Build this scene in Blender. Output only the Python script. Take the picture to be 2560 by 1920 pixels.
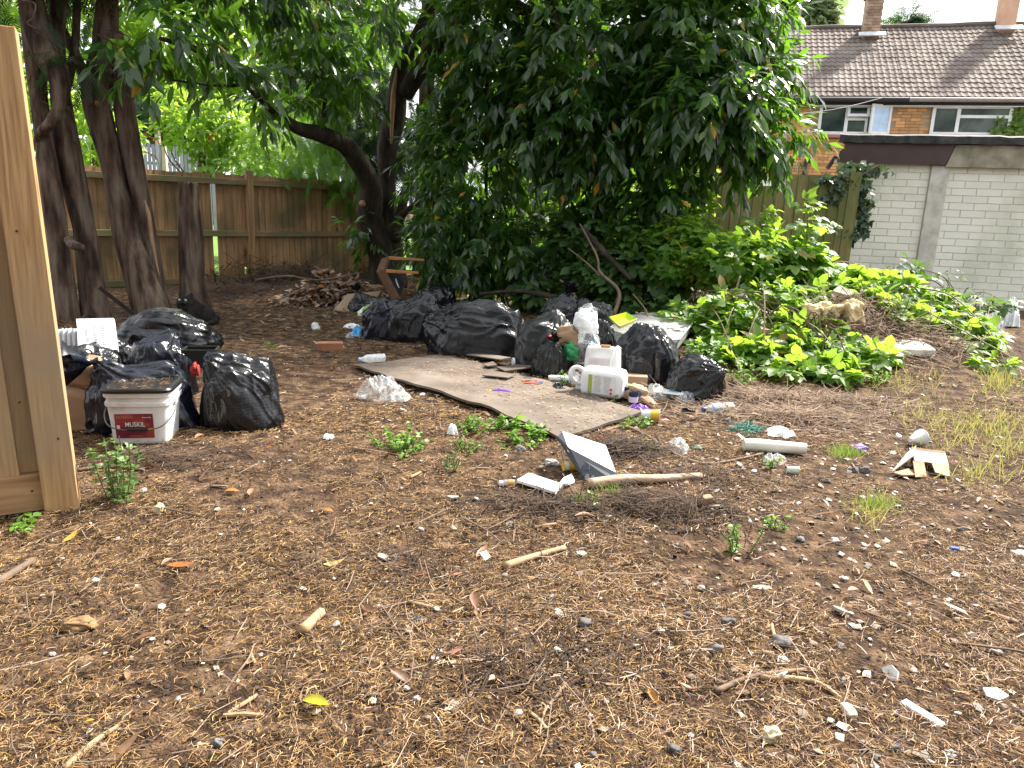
import bpy, math, random
import numpy as np
from math import sin, cos, pi, radians
from mathutils import Matrix, Vector

for _o in list(bpy.data.objects):
    bpy.data.objects.remove(_o)
SC = bpy.context.scene
COL = SC.collection
random.seed(7)
RNG = np.random.default_rng(11)

# ------------------------------------------------------------------ camera
FPX, PITCH, ROLL, CAMH = 1862.0, radians(13.27), 0.039, 1.25
_F = np.array([0, cos(PITCH), -sin(PITCH)])
_R0 = np.array([1.0, 0, 0]); _U0 = np.array([0, sin(PITCH), cos(PITCH)])
_R = cos(ROLL) * _R0 + sin(ROLL) * _U0
_U = cos(ROLL) * _U0 - sin(ROLL) * _R0
CAM = np.array([0, 0, CAMH])
cam_data = bpy.data.cameras.new("camera")
cam_data.sensor_fit = 'HORIZONTAL'; cam_data.sensor_width = 36.0
cam_data.lens = 36.0 * FPX / 2560.0
cam_data.clip_start = 0.05; cam_data.clip_end = 2000.0
cam = bpy.data.objects.new("camera", cam_data); COL.objects.link(cam)
cam.matrix_world = Matrix(((_R[0], _U[0], -_F[0], 0), (_R[1], _U[1], -_F[1], 0), (_R[2], _U[2], -_F[2], CAMH), (0, 0, 0, 1)))
SC.camera = cam

# ------------------------------------------------------------------ sky and sun
SUN_DIR = np.array([0.62, 0.50, 0.86]); SUN_DIR /= np.linalg.norm(SUN_DIR)
world = bpy.data.worlds.new("World"); SC.world = world
world.use_nodes = True
_nt = world.node_tree; _nt.nodes.clear()
_out = _nt.nodes.new("ShaderNodeOutputWorld"); _bg = _nt.nodes.new("ShaderNodeBackground")
_sky = _nt.nodes.new("ShaderNodeTexSky"); _sky.sky_type = 'NISHITA'; _sky.sun_disc = False
_sky.sun_elevation = math.asin(SUN_DIR[2]); _sky.sun_rotation = math.atan2(SUN_DIR[0], SUN_DIR[1])
_sky.air_density = 1.0; _sky.dust_density = 4.0; _sky.ozone_density = 1.0
_hs = _nt.nodes.new("ShaderNodeHueSaturation"); _hs.inputs['Saturation'].default_value = 0.22
_mx = _nt.nodes.new("ShaderNodeMix"); _mx.data_type = 'RGBA'; _mx.inputs['Factor'].default_value = 0.55
_mx.inputs['B'].default_value = (9.0, 9.2, 9.6, 1)      # even white cloud cover over the clear sky
_nt.links.new(_sky.outputs[0], _hs.inputs['Color']); _nt.links.new(_hs.outputs[0], _mx.inputs['A'])
_nt.links.new(_mx.outputs['Result'], _bg.inputs['Color']); _bg.inputs['Strength'].default_value = 0.105
_nt.links.new(_bg.outputs[0], _out.inputs['Surface'])
sun_data = bpy.data.lights.new("sun", 'SUN'); sun_data.energy = 5.0; sun_data.angle = radians(4.0)
sun_data.color = (1.0, 0.93, 0.82)
sun = bpy.data.objects.new("sun", sun_data); COL.objects.link(sun)
sun.rotation_euler = Vector(-SUN_DIR).to_track_quat('-Z', 'Y').to_euler()
SC.view_settings.view_transform = 'Standard'; SC.view_settings.look = 'None'
SC.view_settings.gamma = 1.0; SC.view_settings.use_curve_mapping = False
SC.view_settings.exposure = 1.42
SC.render.engine = 'CYCLES'
SC.cycles.max_bounces = 8; SC.cycles.diffuse_bounces = 3; SC.cycles.glossy_bounces = 3
SC.cycles.transmission_bounces = 6; SC.cycles.transparent_max_bounces = 12
SC.cycles.use_denoising = True

# ------------------------------------------------------------------ numpy noise
_PERM = np.random.default_rng(5).permutation(512)
_GRD = np.random.default_rng(6).normal(size=(512, 3)); _GRD /= np.linalg.norm(_GRD, axis=1)[:, None]
def pnoise(P):
    P = np.asarray(P, float)
    i = np.floor(P).astype(int); f = P - i; u = f * f * f * (f * (f * 6 - 15) + 10)
    out = 0
    for dx in (0, 1):
        for dy in (0, 1):
            for dz in (0, 1):
                h = _PERM[(_PERM[(_PERM[(i[..., 0] + dx) & 511] + i[..., 1] + dy) & 511] + i[..., 2] + dz) & 511]
                g = _GRD[h]; d = f - np.array([dx, dy, dz])
                w = (u[..., 0] if dx else 1 - u[..., 0]) * (u[..., 1] if dy else 1 - u[..., 1]) * (u[..., 2] if dz else 1 - u[..., 2])
                out = out + w * (g * d).sum(-1)
    return out * 1.6
def fbm(P, o=3):
    a, s, t = 1.0, 0, 0
    for k in range(o):
        s = s + a * pnoise(np.asarray(P) * 2 ** k + 17.3 * k); a *= .5
    return s

# ------------------------------------------------------------------ the lie of the land
def H(x, y):
    x = np.asarray(x, float); y = np.asarray(y, float)
    P = np.stack([x, y, np.zeros_like(x)], -1)
    near = np.exp(-(np.hypot(x, y) / 14) ** 4)
    h = near * (0.030 * pnoise(P * 0.7) + 0.013 * pnoise(P * 2.6 + 9) + 0.006 * pnoise(P * 8 + 3))
    h = h + 0.55 * np.exp(-((x - 3.0) / 1.25) ** 2 - ((y - 7.3) / 0.95) ** 2)       # earth heap under the brambles
    h = h + 0.30 * np.exp(-((x - 4.5) / 0.9) ** 2 - ((y - 8.0) / 0.8) ** 2)
    h = h + 0.16 * np.exp(-((x + 2.2) / 1.2) ** 2 - ((y - 10.2) / 0.5) ** 2)
    return h
def ray(x, y):
    return _F + _R * (x - 1280.0) / FPX + _U * (960.0 - y) / FPX
def G(x, y, z=None):
    """ground point seen at a photo pixel (or the point at height z)"""
    d = ray(x, y)
    if z is not None:
        t = (z - CAMH) / d[2]; return CAM + t * d
    t1 = (-.06 - CAMH) / d[2]; ts = np.linspace(min(1.0, t1 * .5), t1, 160); q = CAM + ts[:, None] * d
    i = int(np.argmax(q[:, 2] < H(q[:, 0], q[:, 1]))); lo, hi = ts[max(i - 1, 0)], ts[i]
    q = CAM + np.linspace(lo, hi, 24)[:, None] * d; g = q[:, 2] - H(q[:, 0], q[:, 1]); p = q[int(np.argmin(np.abs(g)))].copy()
    p[2] = float(H(p[0], p[1])); return p
def P3(x, y, Y):
    d = ray(x, y); return CAM + d * (Y / d[1])
def dist(p): return float(np.dot(np.asarray(p) - CAM, _F))
def pxm(p): return dist(p) / FPX          # metres per photo pixel at p
def proj(p):
    q = np.asarray(p, float) - CAM
    z = q @ _F
    return 1280 + FPX * (q @ _R) / z, 960 - FPX * (q @ _U) / z, z

# ------------------------------------------------------------------ materials
def _nodes(name):
    m = bpy.data.materials.new(name); m.use_nodes = True
    nt = m.node_tree; b = nt.nodes["Principled BSDF"]
    return m, nt, b, nt.nodes["Material Output"]
def _ramp(nt, stops):
    r = nt.nodes.new("ShaderNodeValToRGB"); e = r.color_ramp.elements
    while len(e) < len(stops): e.new(0.5)
    for k, (p, c) in enumerate(stops):
        e[k].position = p; e[k].color = (*c, 1)
    return r
def _rnd(nt):
    """random number per loose piece and per object"""
    g = nt.nodes.new("ShaderNodeNewGeometry"); o = nt.nodes.new("ShaderNodeObjectInfo")
    a = nt.nodes.new("ShaderNodeMath"); a.operation = 'ADD'; f = nt.nodes.new("ShaderNodeMath"); f.operation = 'FRACT'
    nt.links.new(g.outputs['Random Per Island'], a.inputs[0]); nt.links.new(o.outputs['Random'], a.inputs[1])
    nt.links.new(a.outputs[0], f.inputs[0]); return f.outputs[0]
def _noise(nt, scale, detail=4, vec=(1, 1, 1), coord='Object', dist_=0.0):
    t = nt.nodes.new("ShaderNodeTexCoord" if coord != 'Position' else "ShaderNodeNewGeometry"); m = nt.nodes.new("ShaderNodeMapping"); m.inputs['Scale'].default_value = vec
    n = nt.nodes.new("ShaderNodeTexNoise"); n.inputs['Scale'].default_value = scale; n.inputs['Detail'].default_value = detail
    n.inputs['Distortion'].default_value = dist_
    nt.links.new(t.outputs[coord], m.inputs[0]); nt.links.new(m.outputs[0], n.inputs['Vector']); return n
def mat(name, stops, rough=.7, scale=6, detail=5, vec=(1, 1, 1), bump=0.0, bscale=None, spec=.4, vary=0.0, coat=0.0,
        metal=0.0, bdist=0.01, coord='Object', dist_=0.0, rvar=0.0):
    """noise-driven colour between stops, optional per-piece brightness variation and bump"""
    m, nt, b, o = _nodes(name)
    if isinstance(stops[0], (int, float)): stops = [(0.35, tuple(.8 * c for c in stops)), (0.65, stops)]
    n = _noise(nt, scale, detail, vec, coord, dist_); r = _ramp(nt, stops); nt.links.new(n.outputs['Fac'], r.inputs[0])
    col = r.outputs[0]
    if vary:
        h = nt.nodes.new("ShaderNodeHueSaturation"); mr = nt.nodes.new("ShaderNodeMapRange")
        mr.inputs['To Min'].default_value = 1 - vary; mr.inputs['To Max'].default_value = 1 + vary
        nt.links.new(_rnd(nt), mr.inputs[0]); nt.links.new(mr.outputs[0], h.inputs['Value']); nt.links.new(col, h.inputs['Color'])
        col = h.outputs[0]
    nt.links.new(col, b.inputs['Base Color'])
    b.inputs['Roughness'].default_value = rough; b.inputs['Specular IOR Level'].default_value = spec
    b.inputs['Metallic'].default_value = metal; b.inputs['Coat Weight'].default_value = coat
    if rvar:
        mr = nt.nodes.new("ShaderNodeMapRange"); mr.inputs['To Min'].default_value = rough - rvar; mr.inputs['To Max'].default_value = rough + rvar
        n3 = _noise(nt, scale * 1.7, 4, vec, coord); nt.links.new(n3.outputs['Fac'], mr.inputs[0]); nt.links.new(mr.outputs[0], b.inputs['Roughness'])
    if bump:
        n2 = _noise(nt, bscale or scale * 4, 5, vec, coord); bp = nt.nodes.new("ShaderNodeBump")
        bp.inputs['Strength'].default_value = bump; bp.inputs['Distance'].default_value = bdist
        nt.links.new(n2.outputs['Fac'], bp.inputs['Height']); nt.links.new(bp.outputs[0], b.inputs['Normal'])
    return m
def leaf_mat(name, stops, trans=.35, tcol=(.25, .5, .04), rough=.35, spec=.5, tvary=True):
    """leaf: colour picked per leaf, waxy upper face, light coming through from behind"""
    m, nt, b, o = _nodes(name)
    r = _ramp(nt, stops); nt.links.new(_rnd(nt), r.inputs[0])
    n = _noise(nt, 9, 2); h = nt.nodes.new("ShaderNodeHueSaturation"); mr = nt.nodes.new("ShaderNodeMapRange")
    mr.inputs['From Min'].default_value = .3; mr.inputs['From Max'].default_value = .7
    mr.inputs['To Min'].default_value = .8; mr.inputs['To Max'].default_value = 1.2
    nt.links.new(n.outputs['Fac'], mr.inputs[0]); nt.links.new(mr.outputs[0], h.inputs['Value']); nt.links.new(r.outputs[0], h.inputs['Color'])
    nt.links.new(h.outputs[0], b.inputs['Base Color'])
    b.inputs['Roughness'].default_value = rough; b.inputs['Specular IOR Level'].default_value = spec
    t = nt.nodes.new("ShaderNodeBsdfTranslucent"); t.inputs['Color'].default_value = (*tcol, 1)
    mx = nt.nodes.new("ShaderNodeMixShader"); mx.inputs[0].default_value = trans
    nt.links.new(b.outputs[0], mx.inputs[1]); nt.links.new(t.outputs[0], mx.inputs[2]); nt.links.new(mx.outputs[0], o.inputs['Surface'])
    return m
def film_mat(name, tint=(.9, .93, .95), clear=.6, rough=.2):
    """thin clear polythene: see-through, shiny, milky where it is creased"""
    m, nt, b, o = _nodes(name)
    b.inputs['Base Color'].default_value = (*tint, 1); b.inputs['Roughness'].default_value = rough
    b.inputs['Specular IOR Level'].default_value = .8
    t = nt.nodes.new("ShaderNodeBsdfTransparent"); mx = nt.nodes.new("ShaderNodeMixShader")
    n = _noise(nt, 14, 4, dist_=1.0); mr = nt.nodes.new("ShaderNodeMapRange")
    mr.inputs['From Min'].default_value = .35; mr.inputs['From Max'].default_value = .65
    mr.inputs['To Min'].default_value = max(0, clear - .16); mr.inputs['To Max'].default_value = min(1, clear + .12)
    nt.links.new(n.outputs['Fac'], mr.inputs[0]); nt.links.new(mr.outputs[0], mx.inputs[0])
    nt.links.new(b.outputs[0], mx.inputs[1]); nt.links.new(t.outputs[0], mx.inputs[2]); nt.links.new(mx.outputs[0], o.inputs['Surface'])
    return m

# ------------------------------------------------------------------ meshes and objects
def mesh_np(name, V, F, smooth=False):
    V = np.asarray(V, np.float32); F = np.asarray(F, np.int32); k = F.shape[1]
    me = bpy.data.meshes.new(name)
    me.vertices.add(len(V)); me.vertices.foreach_set("co", V.ravel())
    me.loops.add(F.size); me.loops.foreach_set("vertex_index", F.ravel())
    me.polygons.add(len(F)); me.polygons.foreach_set("loop_start", np.arange(len(F), dtype=np.int32) * k)
    me.polygons.foreach_set("loop_total", np.full(len(F), k, np.int32))
    if smooth: me.polygons.foreach_set("use_smooth", np.ones(len(F), bool))
    me.update(calc_edges=True); return me
class MB:
    def __init__(s): s.v = []; s.f = []
    def add(s, V, F):
        n = len(s.v); s.v.extend([tuple(map(float, p)) for p in V]); s.f.extend([tuple(int(i) + n for i in f) for f in F]); return s
    def box(s, c, size, R=None, taper=1.0):
        sx, sy, sz = [q / 2 for q in size]
        V = np.array([(-sx, -sy, -sz), (sx, -sy, -sz), (sx, sy, -sz), (-sx, sy, -sz), (-sx * taper, -sy * taper, sz), (sx * taper, -sy * taper, sz), (sx * taper, sy * taper, sz), (-sx * taper, sy * taper, sz)])
        if R is not None: V = V @ np.asarray(R).T
        return s.add(V + np.asarray(c), [(0, 3, 2, 1), (4, 5, 6, 7), (0, 1, 5, 4), (1, 2, 6, 5), (2, 3, 7, 6), (3, 0, 4, 7)])
    def prism(s, poly, z0, z1, M=None):
        n = len(poly); V = [(p[0], p[1], z0) for p in poly] + [(p[0], p[1], z1) for p in poly]
        if M is not None: V = [tuple(M @ Vector(q)) for q in V]
        return s.add(V, [tuple(range(n - 1, -1, -1)), tuple(range(n, 2 * n))] + [(i, (i + 1) % n, n + (i + 1) % n, n + i) for i in range(n)])
    def tube(s, pts, r, n=8, cap=True):
        pts = [np.asarray(p, float) for p in pts]; m = len(pts)
        rr = [r] * m if np.isscalar(r) else list(r)
        V = []; prev = None
        for i, p in enumerate(pts):
            t = pts[min(i + 1, m - 1)] - pts[max(i - 1, 0)]; t = t / (np.linalg.norm(t) + 1e-9)
            a = prev if prev is not None else (np.array([1, 0, 0]) if abs(t[0]) < .8 else np.array([0, 1, 0]))
            x = a - t * (a @ t); x /= (np.linalg.norm(x) + 1e-9); y = np.cross(t, x); prev = x
            for k in range(n):
                an = 2 * pi * k / n; V.append(p + rr[i] * (cos(an) * x + sin(an) * y))
        F = [(i * n + k, i * n + (k + 1) % n, (i + 1) * n + (k + 1) % n, (i + 1) * n + k) for i in range(m - 1) for k in range(n)]
        if cap: F += [tuple(range(n - 1, -1, -1)), tuple((m - 1) * n + k for k in range(n))]
        return s.add(V, F)
    def lathe(s, prof, n=20, M=None, sq=2.0, asp=(1, 1)):
        """profile of (radius, z); sq>2 gives a rounded-square section"""
        V = []
        for r, z in prof:
            for k in range(n):
                a = 2 * pi * (k + .5) / n; c, d = cos(a), sin(a); q = (abs(c) ** sq + abs(d) ** sq) ** (-1 / sq)
                V.append((r * c * q * asp[0], r * d * q * asp[1], z))
        if M is not None: V = [tuple(M @ Vector(p)) for p in V]
        m = len(prof)
        F = [(i * n + k, i * n + (k + 1) % n, (i + 1) * n + (k + 1) % n, (i + 1) * n + k) for i in range(m - 1) for k in range(n)]
        if prof[0][0] > 1e-4: F.append(tuple(range(n - 1, -1, -1)))
        if prof[-1][0] > 1e-4: F.append(tuple((m - 1) * n + k for k in range(n)))
        return s.add(V, F)
    def mesh(s, name, smooth=False):
        me = bpy.data.meshes.new(name); me.from_pydata(s.v, [], s.f)
        if smooth: me.polygons.foreach_set("use_smooth", [True] * len(me.polygons))
        me.update(); return me
def tag(o, label=None, cat=None, group=None, kind=None):
    if label: o['label'] = label
    if cat: o['category'] = cat
    if group: o['group'] = group
    if kind: o['kind'] = kind
    return o
def link(name, me, m=None, parent=None, M=None):
    """one mesh object; with a parent and no M the mesh is in world space and the parent is only an anchor"""
    if isinstance(me, MB): me = me.mesh(name)
    if m is not None and not me.materials: me.materials.append(m)
    o = bpy.data.objects.new(name, me); COL.objects.link(o)
    if parent is not None:
        o.parent = parent
        if M is None: o.matrix_parent_inverse = INV.get(parent.name, Matrix())
    if M is not None: o.matrix_basis = M
    return o
INV = {}
def empty(name, loc, label, cat, group=None, rot=None):
    o = bpy.data.objects.new(name, None); COL.objects.link(o); o.empty_display_size = .1
    M = Matrix.Translation(Vector(loc))
    if rot is not None: M = M @ rot
    o.matrix_basis = M; INV[o.name] = M.inverted()
    return tag(o, label, cat, group)
def bevel(o, w=.004, seg=2):
    md = o.modifiers.new("bevel", 'BEVEL'); md.width = w; md.segments = seg; md.limit_method = 'ANGLE'; md.angle_limit = radians(40); return o
def smooth(o, ang=None):
    me = o.data; me.polygons.foreach_set("use_smooth", [True] * len(me.polygons))
    if ang: me.set_sharp_from_angle(angle=radians(ang))
    return o
def rotm(rx=0, ry=0, rz=0):
    return np.array((Matrix.Rotation(rz, 3, 'Z') @ Matrix.Rotation(ry, 3, 'Y') @ Matrix.Rotation(rx, 3, 'X')))
def m4(R, t, s=1.0):
    M = Matrix(np.asarray(R).tolist()).to_4x4()
    if s != 1.0: M = M @ Matrix.Scale(s, 4)
    M.translation = Vector(t); return M
def norm(v): v = np.asarray(v, float); return v / (np.linalg.norm(v, axis=-1, keepdims=True) + 1e-9)
def frames(D, Up):
    Y = norm(D); X = norm(np.cross(Y, Up)); Z = np.cross(X, Y)
    return np.stack([X, Y, Z], -1)
def catmull(pts, k=4):
    pts = [np.asarray(p, float) for p in pts]; q = [pts[0]] + pts + [pts[-1]]; out = []
    for i in range(1, len(q) - 2):
        for j in range(k):
            t = j / k; a, b, c, d = q[i - 1], q[i], q[i + 1], q[i + 2]
            out.append(.5 * (2 * b + (c - a) * t + (2 * a - 5 * b + 4 * c - d) * t * t + (3 * b - a - 3 * c + d) * t ** 3))
    out.append(pts[-1]); return out
def text_mesh(body, size, depth=0.0006, bold=0.0):
    cu = bpy.data.curves.new("lettering", 'FONT'); cu.body = body; cu.size = size; cu.extrude = depth; cu.offset = bold
    cu.resolution_u = 2; cu.align_x = 'LEFT'
    o = bpy.data.objects.new("lettering", cu); COL.objects.link(o)
    dg = bpy.context.evaluated_depsgraph_get(); me = bpy.data.meshes.new_from_object(o.evaluated_get(dg))
    bpy.data.objects.remove(o); me.materials.clear(); return me

# ------------------------------------------------------------------ leaves
def leaf_tmpl(L, W, seg=3, fold=.18, droop=.18, peak=.45):
    V = []
    for i in range(seg + 1):
        t = i / seg; w = W * .5 * max(.06, (sin(pi * t ** (math.log(.5) / math.log(peak)))) ** .8)
        z = -droop * L * t * t
        V += [(-w, L * t, z + fold * w), (0, L * t, z), (w, L * t, z + fold * w)]
    F = []
    for i in range(seg):
        a = 3 * i; F += [(a, a + 1, a + 4, a + 3), (a + 1, a + 2, a + 5, a + 4)]
    return np.array(V), np.array(F)
def join_tm(items):
    V = []; F = []; n = 0
    for v, f in items: V.append(v); F.append(f + n); n += len(v)
    return np.concatenate(V), np.concatenate(F)
def inst(T, pos, R, s):
    V0, F0 = T; n = len(pos); k = len(V0)
    V = np.einsum('nij,kj->nki', R, V0) * np.asarray(s)[:, None, None] + pos[:, None, :]
    F = F0[None] + (np.arange(n) * k)[:, None, None]
    return V.reshape(-1, 3), F.reshape(-1, F0.shape[1])
def pick_visible(C, n, cell=16):
    """indices of the n pieces that show largest: nearest piece in each small cell of the view, nearest first"""
    x, y, z = proj(C); ok = np.where((z > .3) & (x > 0) & (x < 2560) & (y > 0) & (y < 1920))[0]
    order = ok[np.argsort(z[ok])]; seen = set(); out = []
    for i in order:
        key = (int(x[i] // cell), int(y[i] // cell))
        if key in seen: continue
        seen.add(key); out.append(i)
        if len(out) >= n: break
    return np.array(out, int)
def foliage(root, T, pos, R, s, m, n_ind=0, piece='leaf', rest='foliage', smoothed=True, T2=None):
    pos = np.asarray(pos); s = np.asarray(s); loc = np.array(root.matrix_basis.translation)
    keep = np.ones(len(pos), bool)
    if n_ind:
        idx = pick_visible(pos, n_ind); keep[idx] = False
        me = mesh_np(piece, T[0], T[1], smoothed); me.materials.append(m)
        for i in idx:
            link(piece, me, None, root, m4(R[i], pos[i] - loc, float(s[i])))
    if keep.any():
        V, F = inst(T if T2 is None else T2, pos[keep], R[keep], s[keep]); o = link(rest, mesh_np(rest, V - loc, F, smoothed), m, root, Matrix()); tag(o, kind='stuff')
def blob_pts(blobs, rng, hollow=.35):
    """random points in ellipsoids given as (px, py, depth, rx px, ry px, rdepth m, count), denser towards the outside"""
    out = []; cen = []
    for (x, y, Y, rx, ry, rd, n) in blobs:
        c = P3(x, y, Y); k = pxm(c); u = norm(rng.normal(size=(n, 3))); r = (hollow + (1 - hollow) * rng.random(n)) ** .6
        q = u * r[:, None] * np.array([rx * k, rd, ry * k]); out.append(c + q); cen.append(np.repeat(c[None], n, 0))
    return np.concatenate(out), np.concatenate(cen)
def trunk_mb(pts, rad, n=14, rough=.10, seed=0, k=5):
    """tapered, fluted, slightly lumpy stem through pts"""
    ar = np.array([list(p) + [r] for p, r in zip(pts, rad)]); c = np.array(catmull(ar, k)); mb = MB()
    mb.tube([q[:3] for q in c], [q[3] for q in c], n)
    V = np.array(mb.v); cc = np.repeat(c, n, 0); d = V - cc[:, :3]
    an = np.tile(np.arange(n) / n * 2 * pi, len(c)); s = np.repeat(np.arange(len(c)), n)
    nz = fbm(np.stack([np.cos(an) * 1.7 + seed * 3.1, np.sin(an) * 1.7, s * .14], -1), 3) + .5 * pnoise(np.stack([np.cos(an) * 4 + seed, np.sin(an) * 4, s * .5], -1))
    mb.v = [tuple(q) for q in cc[:, :3] + d * (1 + rough * nz)[:, None]]
    return mb

def wood_mat(name, lo, hi, dark, vec=(9, 9, .7), rough=.7, knots=1.0, mossy=None, bump=.15, kvec=(5, 5, 1.6), vary=.14):
    """sawn wood: streaky grain in world space, a few dark knots, green bloom where mossy"""
    m, nt, b, o = _nodes(name)
    g = nt.nodes.new("ShaderNodeNewGeometry")
    mp = nt.nodes.new("ShaderNodeMapping"); mp.inputs['Scale'].default_value = vec; nt.links.new(g.outputs['Position'], mp.inputs[0])
    n = nt.nodes.new("ShaderNodeTexNoise"); n.inputs['Scale'].default_value = 3; n.inputs['Detail'].default_value = 7; n.inputs['Distortion'].default_value = .6
    nt.links.new(mp.outputs[0], n.inputs['Vector'])
    r = _ramp(nt, [(.3, lo), (.62, hi)]); nt.links.new(n.outputs['Fac'], r.inputs[0]); col = r.outputs[0]
    if knots:
        mk = nt.nodes.new("ShaderNodeMapping"); mk.inputs['Scale'].default_value = kvec; nt.links.new(g.outputs['Position'], mk.inputs[0])
        v = nt.nodes.new("ShaderNodeTexVoronoi"); v.inputs['Scale'].default_value = 1.0; nt.links.new(mk.outputs[0], v.inputs['Vector'])
        kr = _ramp(nt, [(.05, (1, 1, 1)), (.17, (0, 0, 0))]); nt.links.new(v.outputs['Distance'], kr.inputs[0])
        mx = nt.nodes.new("ShaderNodeMix"); mx.data_type = 'RGBA'; mx.inputs['B'].default_value = (*dark, 1)
        mul = nt.nodes.new("ShaderNodeMath"); mul.operation = 'MULTIPLY'; mul.inputs[1].default_value = .8 * knots
        nt.links.new(kr.outputs[0], mul.inputs[0]); nt.links.new(mul.outputs[0], mx.inputs['Factor']); nt.links.new(col, mx.inputs['A']); col = mx.outputs['Result']
    if mossy:
        n2 = nt.nodes.new("ShaderNodeTexNoise"); n2.inputs['Scale'].default_value = 1.6; n2.inputs['Detail'].default_value = 6
        nt.links.new(g.outputs['Position'], n2.inputs['Vector'])
        r2 = _ramp(nt, [(.45, (0, 0, 0)), (.66, (1, 1, 1))]); nt.links.new(n2.outputs['Fac'], r2.inputs[0])
        mx = nt.nodes.new("ShaderNodeMix"); mx.data_type = 'RGBA'; mx.inputs['B'].default_value = (*mossy, 1)
        nt.links.new(r2.outputs[0], mx.inputs['Factor']); nt.links.new(col, mx.inputs['A']); col = mx.outputs['Result']
    h = nt.nodes.new("ShaderNodeHueSaturation"); mr = nt.nodes.new("ShaderNodeMapRange")
    mr.inputs['To Min'].default_value = 1 - vary; mr.inputs['To Max'].default_value = 1 + vary
    nt.links.new(_rnd(nt), mr.inputs[0]); nt.links.new(mr.outputs[0], h.inputs['Value']); nt.links.new(col, h.inputs['Color'])
    nt.links.new(h.outputs[0], b.inputs['Base Color']); b.inputs['Roughness'].default_value = rough; b.inputs['Specular IOR Level'].default_value = .3
    bp = nt.nodes.new("ShaderNodeBump"); bp.inputs['Strength'].default_value = bump; bp.inputs['Distance'].default_value = .004
    nt.links.new(n.outputs['Fac'], bp.inputs['Height']); nt.links.new(bp.outputs[0], b.inputs['Normal'])
    return m

# ================================================================== ground
M_ground = mat("needle_earth", [(.30, (.020, .012, .008)), (.46, (.060, .036, .022)), (.60, (.125, .077, .045)), (.78, (.23, .155, .10))],
               rough=.95, scale=11, detail=14, bump=1.0, bscale=70, bdist=.02, spec=.15)
xs = np.concatenate([[-400, -150, -60, -30, -18, -12], np.arange(-8, 10.01, .08), [13, 18, 30, 60, 150, 400]])
ys = np.concatenate([[-150, -60, -20, -8, -3], np.arange(-.5, 14.5, .08), [16, 19, 24, 32, 60, 150, 600]])
X, Y = np.meshgrid(xs, ys); nx, ny = len(xs), len(ys)
V = np.stack([X.ravel(), Y.ravel(), H(X.ravel(), Y.ravel())], -1)
ii = (np.arange(ny - 1)[:, None] * nx + np.arange(nx - 1)[None]).ravel()
tag(link("ground", mesh_np("ground", V, np.stack([ii, ii + 1, ii + nx + 1, ii + nx], -1), True), M_ground), kind='structure',
    label='bare earth yard under a mat of dry conifer needles', cat='ground')
M_lawn = mat("lawn_green", [(.3, (.06, .14, .015)), (.7, (.14, .26, .03))], rough=.9, scale=9, bump=.5, bscale=60)
lw = MB().prism([(-30, 12.6), (-6.35, 10.0), (-2.6, 13.9), (3, 15.5), (3, 60), (-45, 60)], .02, .05)
tag(link("lawn", lw, M_lawn), kind='structure', label='sunlit green lawn of the garden beyond the fence', cat='lawn')

M_bounce = mat("pale_bounce_concrete", [(.3, (.26, .235, .20)), (.7, (.42, .39, .35))], rough=.9, scale=3, detail=9, bump=.4, bscale=40)
dv = MB().prism([(3.2, 13.6), (11.5, 10.0), (40, 8), (40, 60), (3.4, 60)], .004, .03)
tag(link("bounce_paving", dv, M_bounce), kind='structure', label='added pale concrete round the garage, bouncing light up onto the brick house', cat='bounce_paving')  # added surface, reflects light up onto the house front

# ================================================================== near fence (new wood, at the left edge)
M_newwood = wood_mat("new_larch", (.27, .15, .066), (.47, .295, .142), (.12, .05, .02), vec=(24, 24, 1.1), knots=.9, kvec=(4, 4, 1.7), rough=.62, bump=.4, mossy=(.30, .225, .14))
M_newrail = wood_mat("new_gravel_board", (.24, .13, .06), (.46, .28, .14), (.16, .075, .03), vec=(.8, .8, 9), knots=.8, kvec=(1.7, 1.7, 5), rough=.65, bump=.25)
pb = G(158, 1266); fdir = norm(G(0, 1283) - G(127, 1271)); fdir = norm(np.array([-.89, -.46, 0]))          # runs out of the frame to the left
fn = np.array([fdir[1], -fdir[0], 0]);  fn = fn if fn[1] < 0 else -fn                              # faces the camera
NF = empty("wooden_fence", pb, 'new pale timber fence with a square post at the left edge of the yard', 'fence')
NF.matrix_basis = Matrix.Translation(Vector(pb)) @ Matrix.Rotation(-.030, 4, 'Y')                    # it leans a little
def near_box(name, a0, a1, z0, z1, d0, d1, m, seedr=0):
    """a0..a1 along the fence from the post middle, d0..d1 towards the camera"""
    c = pb + fdir * (a0 + a1) / 2 + fn * (d0 + d1) / 2; c[2] = (z0 + z1) / 2
    R = np.stack([fdir, fn, [0, 0, 1]], -1)
    o = link(name, MB().box(c, (a1 - a0, d1 - d0, z1 - z0), R), m, NF); return bevel(o, .003, 2)
near_box("post", -.060, .060, -.1, 1.80, -.05, .05, M_newwood)
near_box("gravel_board", .058, 1.9, .005, .155, -.03, .02, M_newrail)
x = .058
for k, (w, dd) in enumerate([(.075, 0), (.15, .018), (.15, .0), (.15, .018), (.15, 0), (.15, .018), (.15, 0), (.15, .018), (.15, 0)]):
    near_box("board", x + .002, x + w, .157 - .004 * (k % 2), 1.74, -.03 + dd, -.012 + dd, M_newwood); x += w - .004
near_box("rail", .058, 1.5, .40, .475, -.10, -.031, M_newrail); near_box("rail", .058, 1.5, 1.25, 1.325, -.10, -.031, M_newrail)

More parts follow.
